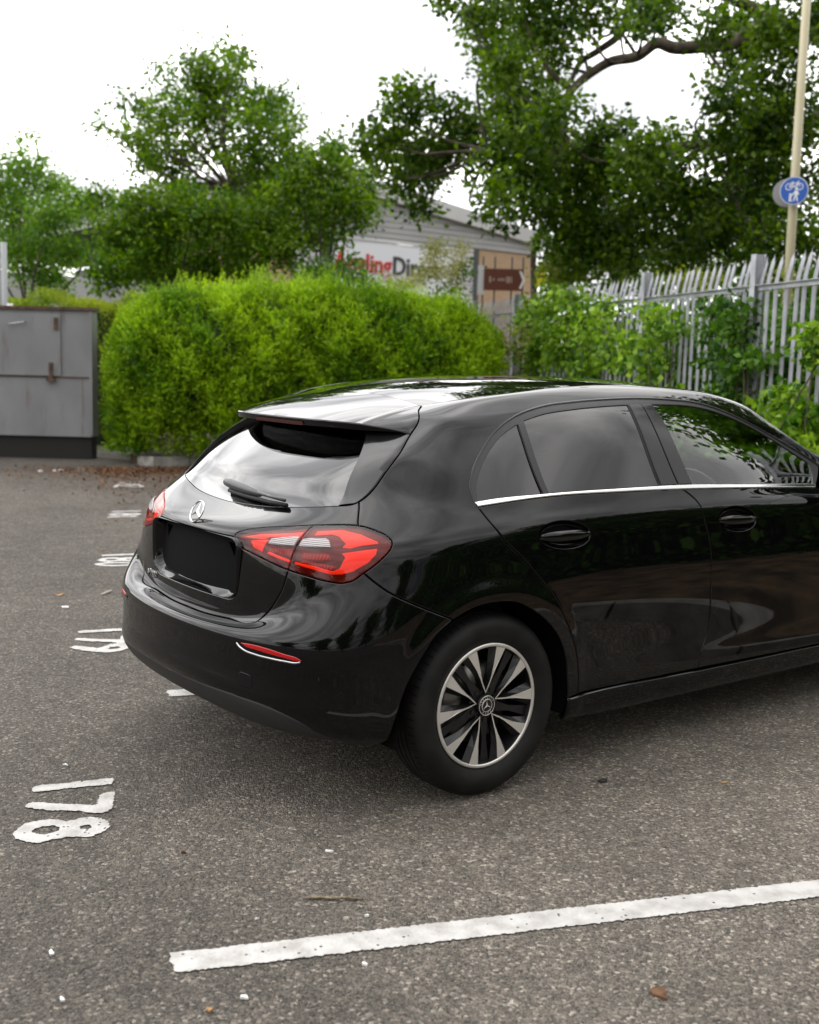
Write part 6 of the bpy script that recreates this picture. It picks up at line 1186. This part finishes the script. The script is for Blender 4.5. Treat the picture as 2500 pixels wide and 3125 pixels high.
# lower spreading shrubs and small trees behind the hedge
for (nm, lab, lst, dd, m, leaf, dn, tx) in (
    ('small_tree', 'leafy low tree filling the gap right of the domed crown', [(620, 395, 55), (680, 345, 46), (715, 400, 52), (650, 450, 58), (700, 300, 30), (735, 455, 48), (765, 425, 36), (640, 490, 42), (755, 375, 32), (690, 480, 40), (720, 340, 30)], 22.5, MAPLE, .10, 180, 690),
    ('small_tree', 'low bushy tree under the left side of the domed crown', [(330, 455, 58), (280, 440, 40), (250, 485, 52), (330, 520, 62), (420, 460, 56), (430, 525, 66), (520, 480, 54), (520, 540, 60), (600, 530, 48), (390, 430, 40), (270, 540, 60), (215, 425, 24), (470, 440, 44), (580, 470, 44), (340, 580, 46), (230, 580, 44), (440, 580, 44)], 21.5, MAPLE, .095, 250, 380),
    ('small_tree', 'pale feathery tree at the left edge of the view', [(60, 350, 42), (95, 395, 52), (20, 390, 48), (40, 455, 62), (110, 455, 52), (165, 420, 32), (150, 440, 26), (60, 540, 62), (135, 530, 46), (60, 290, 7), (20, 330, 18), (190, 440, 20), (110, 580, 50), (20, 520, 50)], 25., WILLOW, .09, 220, 60),
    ('shrub', 'dark shrub in front of the shop sign', [(722, 572, 20), (735, 560, 20), (752, 578, 18), (690, 590, 24), (660, 570, 34), (765, 590, 16)], 21., SHRUB, .08, 190, 715)):
    t_ = empty(nm); tag(t_, lab, 'shrub' if nm == 'shrub' else 'tree'); bl_ = pb(lst, dd, dj=.9); crown(bl_, leaf, dn, m, t_, cl=.28, per=24)
    x_ = at(tx*1.449, 850, dd); limbs('trunk', [([(x_[0], dd, -.1), (x_[0]+.05, dd, 1.2), (x_[0], dd, 2.4)], .07, .04)]+twigs([b for b in bl_[:6]], (x_[0], dd, 2.0), 1, .03), BARK, t_)
def spray(name, lab, cat_, lst, d, m, leaf, dn, cl=.2, per=20, grp=None, wid=.6, dj=.25, ry=.6):
    t_ = empty(name); tag(t_, lab, cat_, grp); crown(pb(lst, d, dj=dj, ry=ry), leaf, dn, m, t_, 'foliage', cl=cl, per=per, wid=wid); return t_
fs = spray('flowering_shrub', 'cream plumed shrub between the hedge and the shop wall', 'shrub', [(930, 525, 24), (960, 545, 22), (915, 560, 24), (880, 585, 22), (945, 580, 26), (850, 598, 18), (975, 520, 14), (825, 600, 14), (905, 530, 14)], 20, BUFF, .055, 330, .16, 30, wid=.4)
crown(pb([(960, 590, 26), (930, 605, 24), (985, 575, 16)], 20.3, dj=.2), .07, 100, SHRUB, fs, 'foliage', cl=.2, per=22)
spray('bramble', 'yellow green bramble growing above the far end of the fence', 'bramble', [(1170, 560, 22), (1200, 545, 26), (1235, 555, 24), (1210, 580, 26), (1270, 565, 20), (1300, 575, 18), (1185, 590, 22), (1150, 575, 16), (1330, 570, 14)], 19, leaf_mat('bramble leaves', (.08, .14, .015), (.30, .33, .05), .35, .45), .075, 260)
t_ = empty('small_tree'); tag(t_, 'dark leafy tree standing behind the yellow green bramble', 'tree'); bl_ = pb([(1150, 500, 24), (1175, 520, 34), (1220, 530, 40), (1270, 535, 40), (1330, 545, 40), (1390, 550, 40), (1440, 555, 36), (1500, 560, 36), (1180, 560, 30), (1300, 580, 30), (1195, 592, 28), (1245, 596, 28), (1295, 602, 28), (1345, 602, 28), (1395, 602, 28), (1450, 602, 28), (1165, 600, 20)], 27, dj=.8); crown(bl_, .12, 120, OAK, t_, cl=.3, per=24); limbs('trunk', [([(2.6, 27, -.1), (2.7, 27, 2), (2.6, 27, 4.2)], .14, .06)], BARK, t_)
def onfence(px, py, off):
    """point on the fence plane moved towards the car park"""
    v = ray(px, py); o = np.array([0, 0, CAMH]); n_ = np.array([FN2[0], FN2[1], 0]); a_ = np.array([FA[0], FA[1], 0])-n_*off; t = ((a_-o)@n_)/(v@n_); return o+v*t
def fence_cover(name, lab, lst, off, m, leaf, dn, grp=None, per=22, cl=.18, thick=.16, k=1.):
    t_ = empty(name); tag(t_, lab, 'ivy', grp); bl_ = []
    for x, y, r in lst:
        p = onfence(x*1.449, y*1.449, off); rr = k*r*1.449*p[1]/FPX; bl_.append((p, (max(rr*.8, .1), rr*1.5, rr)))
    crown(bl_, leaf, dn, m, t_, 'foliage', cl=cl*(.5+.5*k), per=per, droop=.5, wid=.8)
    for c, r in bl_[:4]: pass
    mb = MB()
    for c, r in bl_[::2]:
        p = np.array(c); mb.tube(smooth3(np.array([(p[0]+rng.normal(0, .2), p[1]+rng.normal(0, .3), .05), (p[0]+rng.normal(0, .1), p[1]+rng.normal(0, .2), p[2]*.5), p])), .008, 5)
    mb.build('stem', BARK, t_); return t_
fence_cover('ivy', 'broad mass of bright ivy smothering the far panels of the fence', [(1130, 640, 24), (1165, 620, 24), (1110, 680, 26), (1150, 675, 32), (1200, 650, 28), (1190, 700, 36), (1235, 665, 26), (1240, 710, 34), (1130, 730, 34), (1180, 750, 34), (1230, 760, 32), (1280, 690, 24), (1285, 745, 28), (1325, 770, 24), (1120, 770, 26), (1095, 735, 20), (1270, 640, 16), (1200, 615, 14), (1330, 720, 16), (1340, 750, 14)], .22, IVY, .078, 330)
fence_cover('ivy', 'ivy clump with cream flowers on the fence right of the broad mass', [(1365, 655, 15), (1390, 690, 22), (1420, 700, 18), (1375, 720, 18), (1405, 665, 10), (1360, 785, 20), (1390, 760, 14)], .18, IVY, .075, 170, k=.72)
fence_cover('ivy', 'dark ivy clump wrapped round the tall fence post', [(1500, 650, 18), (1540, 640, 20), (1560, 660, 18), (1495, 695, 18), (1530, 685, 18), (1560, 700, 12), (1510, 760, 18), (1545, 740, 18), (1575, 760, 20), (1600, 755, 12), (1555, 785, 18), (1520, 815, 18), (1550, 830, 18), (1510, 845, 14)], .15, SHRUB, .075, 200, k=.62)
fence_cover('ivy', 'bright ivy sprig at the right edge low on the fence', [(1645, 840, 12), (1665, 825, 10), (1705, 870, 18), (1690, 900, 16), (1715, 910, 14), (1660, 880, 10)], .12, IVY, .07, 190, k=.6)
fence_cover('ivy', 'bright ivy sprig at the right edge halfway up the fence', [(1720, 700, 12), (1715, 730, 12), (1725, 760, 12)], .12, IVY, .07, 190, k=.6)
t_ = empty('ivy'); tag(t_, 'low bright ivy along the foot of the fence beyond the car windows', 'ivy'); crown([((*(FA+FD*k-FN2*.22), z_), (.22, .42, .3)) for k in np.arange(-1.5, 4.5, .5) for z_ in (.35, .85)], .085, 230, IVY, t_, 'foliage', cl=.2, per=22, wid=.8)
# dark growth behind the fence
t_ = empty('hedge'); tag(t_, 'dark overgrown hedge showing between the pales of the fence', 'hedge'); bl_ = []
for k in np.arange(-15, 9, .75):
    p = FA+FD*k+FN2*(1.15+.2*math.sin(k*3)); bl_.append(((p[0], p[1], .8), (.7, .8, .85))); bl_.append(((p[0]+.2, p[1], 1.65+.12*math.sin(k*2.3)), (.6, .7, .5)))
crown(bl_, .085, 230, SHRUB, t_, 'foliage', cl=.26, per=24, wid=.75)
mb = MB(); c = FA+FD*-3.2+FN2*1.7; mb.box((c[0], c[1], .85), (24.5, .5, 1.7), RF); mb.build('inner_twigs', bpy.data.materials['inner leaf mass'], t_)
spray('bramble', 'loose yellow green shoots rising behind the middle of the fence', 'bramble', [(1400, 600, 14), (1440, 590, 16), (1480, 585, 14), (1520, 590, 16), (1600, 590, 18), (1660, 585, 18), (1460, 610, 16)], 15.5, bpy.data.materials['bramble leaves'], .07, 120)
spray('weeds', 'dry straw coloured weeds at the right end of the big hedge', 'weeds', [(1075, 700, 14), (1072, 740, 16), (1068, 770, 14), (1080, 720, 10)], 17.2, leaf_mat('straw', (.12, .13, .04), (.36, .30, .15), .3, .8), .10, 120, .18, 18, wid=.16)
# far greenery closing the view
def far_belt(name, lab, pts, hgt, n, m, leaf):
    t_ = empty(name); tag(t_, lab, 'trees', kind='stuff'); pts = np.array(pts, float); bl_ = []
    for a, b in zip(pts[:-1], pts[1:]):
        k = int(np.linalg.norm(b-a)/3.2)+1
        for i in range(k):
            p = a+(b-a)*(i+rng.random())/k; h = hgt*rng.uniform(.7, 1.1); bl_.append(((p[0], p[1], h*.35), (2.4, 1.8, h*.42))); bl_.append(((p[0]+rng.normal(0, 1), p[1], h*.72), (1.9, 1.6, h*.3)))
    crown(bl_, leaf, n, m, t_, 'foliage', cl=.8, per=20); return t_
far_belt('treeline', 'distant dark trees beyond the fence at the right', [(7, 34), (14, 30), (24, 26), (36, 16)], 5.2, 9, SHRUB, .34)
far_belt('treeline', 'distant trees at the far left', [(-34, 40), (-24, 46), (-16, 54)], 4.5, 8, SHRUB, .36)
# ------------------------------------------------------------------ lamp post with a blue sign
lp = empty('lamp_post', (0, 0, 0)); tag(lp, 'tall cream painted lamp post behind the fence at the right', 'lamp post')
PD = 15.6; LS = PD/20; pp = at(2423, 600, PD); CREAM = noise_mix(mat('cream paint', (.52, .47, .31), .5), (.47, .42, .27), (.57, .52, .36), 4, 4, stretch=(1, 1, .2))
mb = MB(); mb.tube([(pp[0], pp[1], 0), (pp[0], pp[1], 4), (pp[0], pp[1], 8.5)], [.078*LS, .074*LS, .056*LS], 20); mb.build('column', CREAM, lp, True)
mb = MB(); mb.tube([(pp[0], pp[1], 8.45), (pp[0]-.2, pp[1]-.3, 8.75), (pp[0]-.5, pp[1]-.8, 8.85)], .03, 10); mb.box((pp[0]-.65, pp[1]-1.05, 8.86), (.22, .5, .1)); mb.build('lantern', mat('lantern grey', (.3, .3, .3), .5), lp)
BLUE = mat('sign blue', (.012, .09, .42), .35); SW = mat('sign white', (.75, .76, .78), .4); SG = mat('sign back', (.25, .255, .26), .55, .3)
sg = empty('path_sign'); tag(sg, 'round blue shared path sign fixed to the cream lamp post', 'sign')
sc0 = at(2424, 582, PD-.16); th = math.radians(-22)      # turned a little to the left
nx = np.array([math.sin(th), -math.cos(th), 0]); sx = np.array([math.cos(th), math.sin(th), 0]); sz = np.array([0, 0, 1.])
def disc(c, r, off, t, name, m, parent, n=48):
    a = np.arange(n)/n*2*math.pi; ring = [c+nx*(off+t)+LS*r*(math.cos(q)*sx+math.sin(q)*sz) for q in a]; back = [c+nx*off+LS*r*(math.cos(q)*sx+math.sin(q)*sz) for q in a]
    return mesh(name, ring+back, [tuple(range(n)), tuple(range(n, 2*n))[::-1]]+[(i, i+n, (i+1) % n+n, (i+1) % n) for i in range(n)], m, parent)
disc(sc0, .228, -.006, .006, 'back_plate', SG, sg); disc(sc0, .222, .0005, .002, 'white_rim', SW, sg); disc(sc0, .212, .003, .001, 'face', BLUE, sg)
def draw(name, segs, wd, polys=()):
    mb = MB()
    for a, b in segs:
        a, b = np.array(a), np.array(b); t = (b-a)/np.linalg.norm(b-a); n_ = np.array([-t[1], t[0]])*wd/2; P = [sc0+nx*.0058+sx*q[0]*LS+sz*q[1]*LS for q in (a-n_, b-n_, b+n_, a+n_)]; mb.add(P, [(0, 1, 2, 3)])
    for pl_ in polys: mb.add([sc0+nx*.0060+sx*q[0]*LS+sz*q[1]*LS for q in pl_], [tuple(range(len(pl_)))])
    return mb.build(name, SW, sg)
circ = lambda cx, cy, r, n=18: [((cx+r*math.cos(2*math.pi*i/n), cy+r*math.sin(2*math.pi*i/n)), (cx+r*math.cos(2*math.pi*(i+1)/n), cy+r*math.sin(2*math.pi*(i+1)/n))) for i in range(n)]
draw('bicycle_symbol', circ(-.085, .065, .05)+circ(.085, .065, .05)+[((-.085, .065), (-.03, .125)), ((-.03, .125), (.055, .12)), ((.055, .12), (0, .06)), ((0, .06), (-.085, .065)), ((-.03, .125), (0, .06)), ((.085, .065), (.05, .145)), ((.05, .145), (.075, .155)), ((-.05, .14), (-.015, .14))], .013)
poly_c = lambda cx, cy, r, n=14: [(cx+r*math.cos(2*math.pi*i/n), cy+r*math.sin(2*math.pi*i/n)) for i in range(n)]
draw('pedestrian_symbol', [((.03, -.05), (.0, -.165)), ((.035, -.05), (.06, -.165)), ((.03, .0), (-.02, -.06)), ((.04, .0), (.075, -.06)), ((-.055, -.115), (-.07, -.17)), ((-.055, -.115), (-.035, -.17)), ((-.05, -.09), (-.02, -.06))], .02, [poly_c(.035, .035, .022), [(.01, .005), (.06, .005), (.055, -.075), (.015, -.075)], poly_c(-.055, -.055, .017), [(-.072, -.075), (-.036, -.075), (-.04, -.125), (-.07, -.125)]])
sg2 = empty('path_sign'); tag(sg2, 'grey back of a second round sign on the far side of the lamp post', 'sign'); a = np.arange(40)/40*2*math.pi
mb = MB(); c2 = sc0+np.array([-.03, .20, .0]); mb.add([c2+.225*LS*(math.cos(q)*sx+math.sin(q)*sz) for q in a]+[c2+np.array([0, .006, 0])+.225*LS*(math.cos(q)*sx+math.sin(q)*sz) for q in a], [tuple(range(40)), tuple(range(40, 80))[::-1]]+[(i, i+40, (i+1) % 40+40, (i+1) % 40) for i in range(40)]); mb.build('back_plate', SG, sg2)
mb = MB(); mb.box((pp[0], pp[1]+.03, sc0[2]+.05), (.17, .2, .03)); mb.box((pp[0], pp[1]+.03, sc0[2]-.08), (.17, .2, .03)); mb.build('clamp', SG, sg2)
# ------------------------------------------------------------------ brown direction sign, yellow board
bs = empty('direction_sign'); tag(bs, 'brown tourist direction sign with a white chevron near the shop corner', 'sign'); BD_ = 27.
p0, p1 = at(1462, 885, BD_), at(1602, 822, BD_); cx_, cz_ = (p0[0]+p1[0])/2, (p0[2]+p1[2])/2; wd_, ht_ = p1[0]-p0[0], p1[2]-p0[2]
BR = mat('sign brown', (.10, .028, .014), .5)
mb = MB(); mb.box((cx_+.03, BD_, cz_), (wd_*.86, .03, ht_)); mb.build('panel', BR, bs)
mb = MB(); mb.box((cx_-wd_*.46, BD_+.04, cz_-.02), (.14, .06, ht_*1.35)); mb.build('back_frame', mat('pale frame', (.5, .5, .5), .6), bs)
mb = MB(); x_ = cx_+wd_*.38; mb.add([(x_, BD_-.02, cz_+ht_*.4), (x_+.05, BD_-.02, cz_+ht_*.4), (x_+.13, BD_-.02, cz_), (x_+.05, BD_-.02, cz_-ht_*.4), (x_, BD_-.02, cz_-ht_*.4), (x_+.08, BD_-.02, cz_)], [(0, 1, 2, 5), (5, 2, 3, 4)]); mb.build('chevron', SW, bs)
mb = MB(); PINK = mat('faded lettering', (.42, .30, .27), .6)
for i, (ox, w2, h2) in enumerate(((-.33, .05, .13), (-.25, .05, .05), (-.13, .045, .05), (-.07, .04, .07), (-.01, .05, .05), (.06, .03, .14), (.11, .05, .14), (.17, .03, .14))): mb.box((cx_+.05+ox*.95, BD_-.018, cz_), (w2*.7, .004, h2))
mb.build('lettering', PINK, bs)
for ox in (-.42, -.16, .22, .47): mb = MB(); mb.tube([(cx_+ox, BD_+.05, 0), (cx_+ox, BD_+.05, cz_+ht_*(.5+.55))], .02, 8); mb.build('leg', mat('dark leg', (.06, .06, .06), .6), bs)
yb_ = empty('grit_bin_sign'); tag(yb_, 'small bright yellow board behind the far end of the fence', 'board'); p = at(1652, 850, 24); mb = MB(); mb.box((p[0], p[1], p[2]+.02), (.2, .02, .34)); mb.build('panel', mat('yellow board', (.62, .55, .02), .5), yb_); mb = MB(); mb.tube([(p[0], p[1]+.03, 0), (p[0], p[1]+.03, p[2])], .025, 8); mb.build('leg', GALV, yb_)
# ------------------------------------------------------------------ shop building
sh_ = empty('shop_building'); tag(sh_, 'low grey clad retail shed with a shallow gable and a white shop sign', 'building')
BC = np.array([5.0, 50.]); BDv = np.array([-.729, -.684]); BN = np.array([.684, -.729])       # along wall from right corner, outward
def bw(t, z, off=0.): q = BC+BDv*t+BN*off; return (q[0], q[1], z)
def roofz(t): return np.interp(t, [0, 12.2, 26], [6.65, 8.05, 3.9])
CLAD = noise_mix(mat('grey cladding', (.36, .36, .36), .55, 0, .3), (.33, .33, .33), (.40, .40, .40), .6, 4)
mb = MB(); z = 5.75
ts = np.linspace(0, 26, 53)
while z < 8.0:
    for a, b in zip(ts[:-1], ts[1:]):
        m_ = min(roofz(a), roofz(b))-.45
        if z+.05 < m_:
            z1 = min(z+.20, m_); mb.add([bw(a, z, .05), bw(b, z, .05), bw(b, z1-.035, .045), bw(a, z1-.035, .045), bw(b, z1, 0), bw(a, z1, 0), bw(a, z, -.02), bw(b, z, -.02)], [(0, 1, 2, 3), (3, 2, 4, 5), (6, 7, 1, 0)])
    z += .20
mb.build('cladding', CLAD, sh_)
mb = MB()
for a, b in zip(ts[:-1], ts[1:]):
    mb.add([bw(a, roofz(a)-.55, .25), bw(b, roofz(b)-.55, .25), bw(b, roofz(b), .25), bw(a, roofz(a), .25), bw(b, roofz(b), -.3), bw(a, roofz(a), -.3), bw(a, roofz(a)-.55, 0), bw(b, roofz(b)-.55, 0)], [(0, 1, 2, 3), (3, 2, 4, 5), (0, 6, 7, 1)])
mb.build('fascia', noise_mix(mat('pale fascia', (.5, .5, .5), .5), (.46, .46, .46), (.54, .54, .54), .5, 3), sh_)
mb = MB()
for a, b in zip(ts[:-1], ts[1:]): mb.add([bw(a, roofz(a)-.02, -.2), bw(b, roofz(b)-.02, -.2), bw(b, roofz(b)-.02, -40), bw(a, roofz(a)-.02, -40)], [(0, 1, 2, 3)])
mb.build('roof', mat('grey roof', (.25, .25, .26), .6), sh_)
BRK = mat('tan brick', (.42, .29, .18), .9); nt = BRK.node_tree; bt = nn(nt, 'ShaderNodeTexBrick'); bt.inputs['Scale'].default_value = 1; bt.inputs['Color1'].default_value = (.46, .31, .19, 1); bt.inputs['Color2'].default_value = (.40, .27, .165, 1); bt.inputs['Mortar'].default_value = (.36, .27, .19, 1); bt.inputs['Brick Width'].default_value = .225; bt.inputs['Row Height'].default_value = .075; bt.inputs['Mortar Size'].default_value = .008
tc = nn(nt, 'ShaderNodeTexCoord'); sx_ = nn(nt, 'ShaderNodeSeparateXYZ'); cb_ = nn(nt, 'ShaderNodeCombineXYZ'); nt.links.new(tc.outputs['Object'], sx_.inputs[0]); nt.links.new(sx_.outputs[0], cb_.inputs[0]); nt.links.new(sx_.outputs[2], cb_.inputs[1]); nt.links.new(cb_.outputs[0], bt.inputs['Vector']); nt.links.new(bt.outputs[0], nt.nodes['Principled BSDF'].inputs['Base Color'])
def wall(name, t0, t1, z0, z1, off, m, th=.12):
    mb = MB(); mb.add([bw(t0, z0, off), bw(t1, z0, off), bw(t1, z1, off), bw(t0, z1, off), bw(t0, z0, off-th), bw(t1, z0, off-th), bw(t1, z1, off-th), bw(t0, z1, off-th)], [(0, 1, 2, 3), (4, 7, 6, 5), (0, 4, 5, 1), (3, 2, 6, 7), (0, 3, 7, 4), (1, 5, 6, 2)]); return mb.build(name, m, sh_)
wall('brick_wall', .05, 3.5, 0, 5.72, .0, BRK); wall('brick_wall', 12.6, 17, 0, 5.3, -.002, BRK); wall('side_cladding', 17.01, 26, 0, 3.6, -.004, CLAD)
wall('end_wall', 0, .04, 0, 6.5, .0, CLAD, 40)
wall('corner_post', 3.5, 3.75, 0, 5.74, .06, mat('dark post', (.05, .05, .055), .5))
wall('corner_post', 11.05, 11.35, 0, 5.74, .06, bpy.data.materials['dark post'])
mb = MB(); z = 0.
while z < 5.7:
    mb.add([bw(3.75, z, .02), bw(11.05, z, .02), bw(11.05, z+.14, .015), bw(3.75, z+.14, .015), bw(11.05, z+.18, -.05), bw(3.75, z+.18, -.05), bw(11.35, z, .02), bw(12.6, z, .02), bw(12.6, z+.14, .015), bw(11.35, z+.14, .015), bw(12.6, z+.18, -.05), bw(11.35, z+.18, -.05)], [(0, 1, 2, 3), (3, 2, 4, 5), (6, 7, 8, 9), (9, 8, 10, 11)]); z += .18
mb.build('wall_panel', noise_mix(mat('white ribbed panel', (.55, .55, .55), .5), (.5, .5, .5), (.58, .58, .58), .6, 3), sh_)
sgn = wall('shop_sign', 5.2, 11.0, 3.75, 5.45, .22, mat('white sign board', (.70, .72, .76), .4), .14)
def wall_text(s, t, z, size, m):
    q = bw(t, z, .235); mm = Matrix.Identity(4); ax = -BDv
    for i in range(3): mm[i][0] = (ax[0], ax[1], 0)[i]; mm[i][1] = (0, 0, 1)[i]; mm[i][2] = (BN[0], BN[1], 0)[i]; mm[i][3] = q[i]
    me = text_mesh(s, size, .02, .018)
    for v in me.vertices: v.co = mm @ v.co
    # heavier strokes
    me.materials.clear(); me.materials.append(m); me.update(); return link(bpy.data.objects.new('lettering', me), sgn)
RED_ = mat('sign red', (.50, .012, .02), .4); BLK_ = mat('sign black', (.02, .02, .022), .4)
for dx_ in (0, .02, -.02): pass
wall_text('Angling', 9.65, 4.45, .92, RED_); wall_text('Direct', 7.05, 4.45, .92, BLK_)
# ------------------------------------------------------------------ the other side of the car park, seen mirrored in the paint
CO = Matrix.Translation((-0.2331, 4.6767, 0)) @ Matrix.Rotation(0.6485, 4, 'Z')
def cw_(x, y, z=0.): v = CO @ Vector((x, y, z)); return np.array(v)
kr = empty('kerb'); tag(kr, 'long grey kerb edging the leafy bank at the foot of the fence', 'kerb'); kr['kind'] = 'structure'
kl = lambda t, off: FA+FD*t-FN2*off
kpath = smooth3(np.array([(3.55, 7.0, 0), (3.30, 6.0, 0), (2.85, 5.25, 0), (2.62, 4.5, 0), (2.80, 3.0, 0), (3.35, 0., 0), (4.5, -6., 0)]), 8)[:, :2]
L_ = np.r_[0, np.cumsum(np.linalg.norm(np.diff(kpath, axis=0), axis=1))]; q_ = np.arange(0, L_[-1], .6); kpt = np.stack([np.interp(q_, L_, kpath[:, 0]), np.interp(q_, L_, kpath[:, 1])], 1)
for a, b in zip(kpt[:-1], kpt[1:]):
    d2 = b-a; t = math.atan2(d2[1], d2[0]); R = np.array([[math.cos(t), -math.sin(t), 0], [math.sin(t), math.cos(t), 0], [0, 0, 1]]); c = (a+b)/2; mb = MB(); mb.box((c[0], c[1], .06), (np.linalg.norm(d2)-.008, .13, .13), R); mb.build('kerb_stone', ST, kr)
far_ = np.array([FA+FD*((p[1]-FA[1])/FD[1])-FN2*.25 for p in kpt]); out_ = far_+np.array([8., 0]); n_ = len(kpt); nrm_ = np.array([.05, .02])
P = [(*(p+nrm_), .10) for p in kpt]+[(*p, .28) for p in far_]+[(*p, .35) for p in out_]
mb = MB(); mb.add(P, [(i, i+1, n_+i+1, n_+i) for i in range(n_-1)]+[(n_+i, n_+i+1, 2*n_+i+1, 2*n_+i) for i in range(n_-1)]); tag(mb.build('bank', noise_mix(mat('leafy bank', (.1, .06, .03), .95), (.03, .021, .011), (.15, .095, .05), 5, 8, bump=.6)), kind='structure')
GT = None
for i, (x_, y_, s_) in enumerate(((7.3, 8.9, 1.0), (11.5, 3.0, .8), (12.5, -2.5, .8), (10, -9, .9))):
    p = (x_, y_)
    if GT is None:
        GT = empty('roadside_tree'); bl_ = []
        for k in range(26):
            d = rng.normal(size=3); d /= np.linalg.norm(d); bl_.append((np.array([0, 0, 4.2])+d*np.array([2.4, 2.4, 2.0])*rng.random()**.5, np.array([1.1, 1.1, .9])*rng.uniform(.7, 1.2)))
        bl_ += [(np.array([rng.normal(0, 1.5), rng.normal(0, 1.2), 1.5]), np.array([1.1, 1.1, .8])) for _ in range(6)]
        crown(bl_, .2, 22, OAK, GT, cl=.45, per=20); limbs('trunk', [([(0, 0, -.2), (.05, 0, 1.5), (0, .1, 3.6)], .18, .1)]+twigs(bl_[:10], (0, 0, 2.6), 1, .05), BARK, GT); t_ = GT
    else: t_ = copy_tree(GT, None)
    t_.location = (p[0], p[1], .2); t_.rotation_euler = (0, 0, i*1.3); t_.scale = (s_, s_, s_); tag(t_, ('leafy dark tree behind the fence, nearest the car mirror', 'leafy dark tree behind the fence, second of the row on the right', 'leafy dark tree behind the fence, third of the row on the right', 'leafy dark tree behind the fence, last of the row on the right')[i], 'tree', 'trees behind the fence beside the car')
for i, (x_, y_, s_) in enumerate(((-22, -9, 1.2), (-17, -17, 1.3), (-9, -24, 1.2), (-26, 2, 1.1))):
    p = cw_(x_, y_); t_ = copy_tree(GT, None); t_.location = (p[0], p[1], 0); t_.rotation_euler = (0, 0, i*2.1+.5); t_.scale = (s_*1.2, s_*1.2, s_*.95); t_['label'] = ('dark tree across the car park, left of four', 'dark tree across the car park, second of four', 'dark tree across the car park, third of four', 'dark tree across the car park, last of four')[i]; t_['group'] = 'trees across the car park behind the camera'
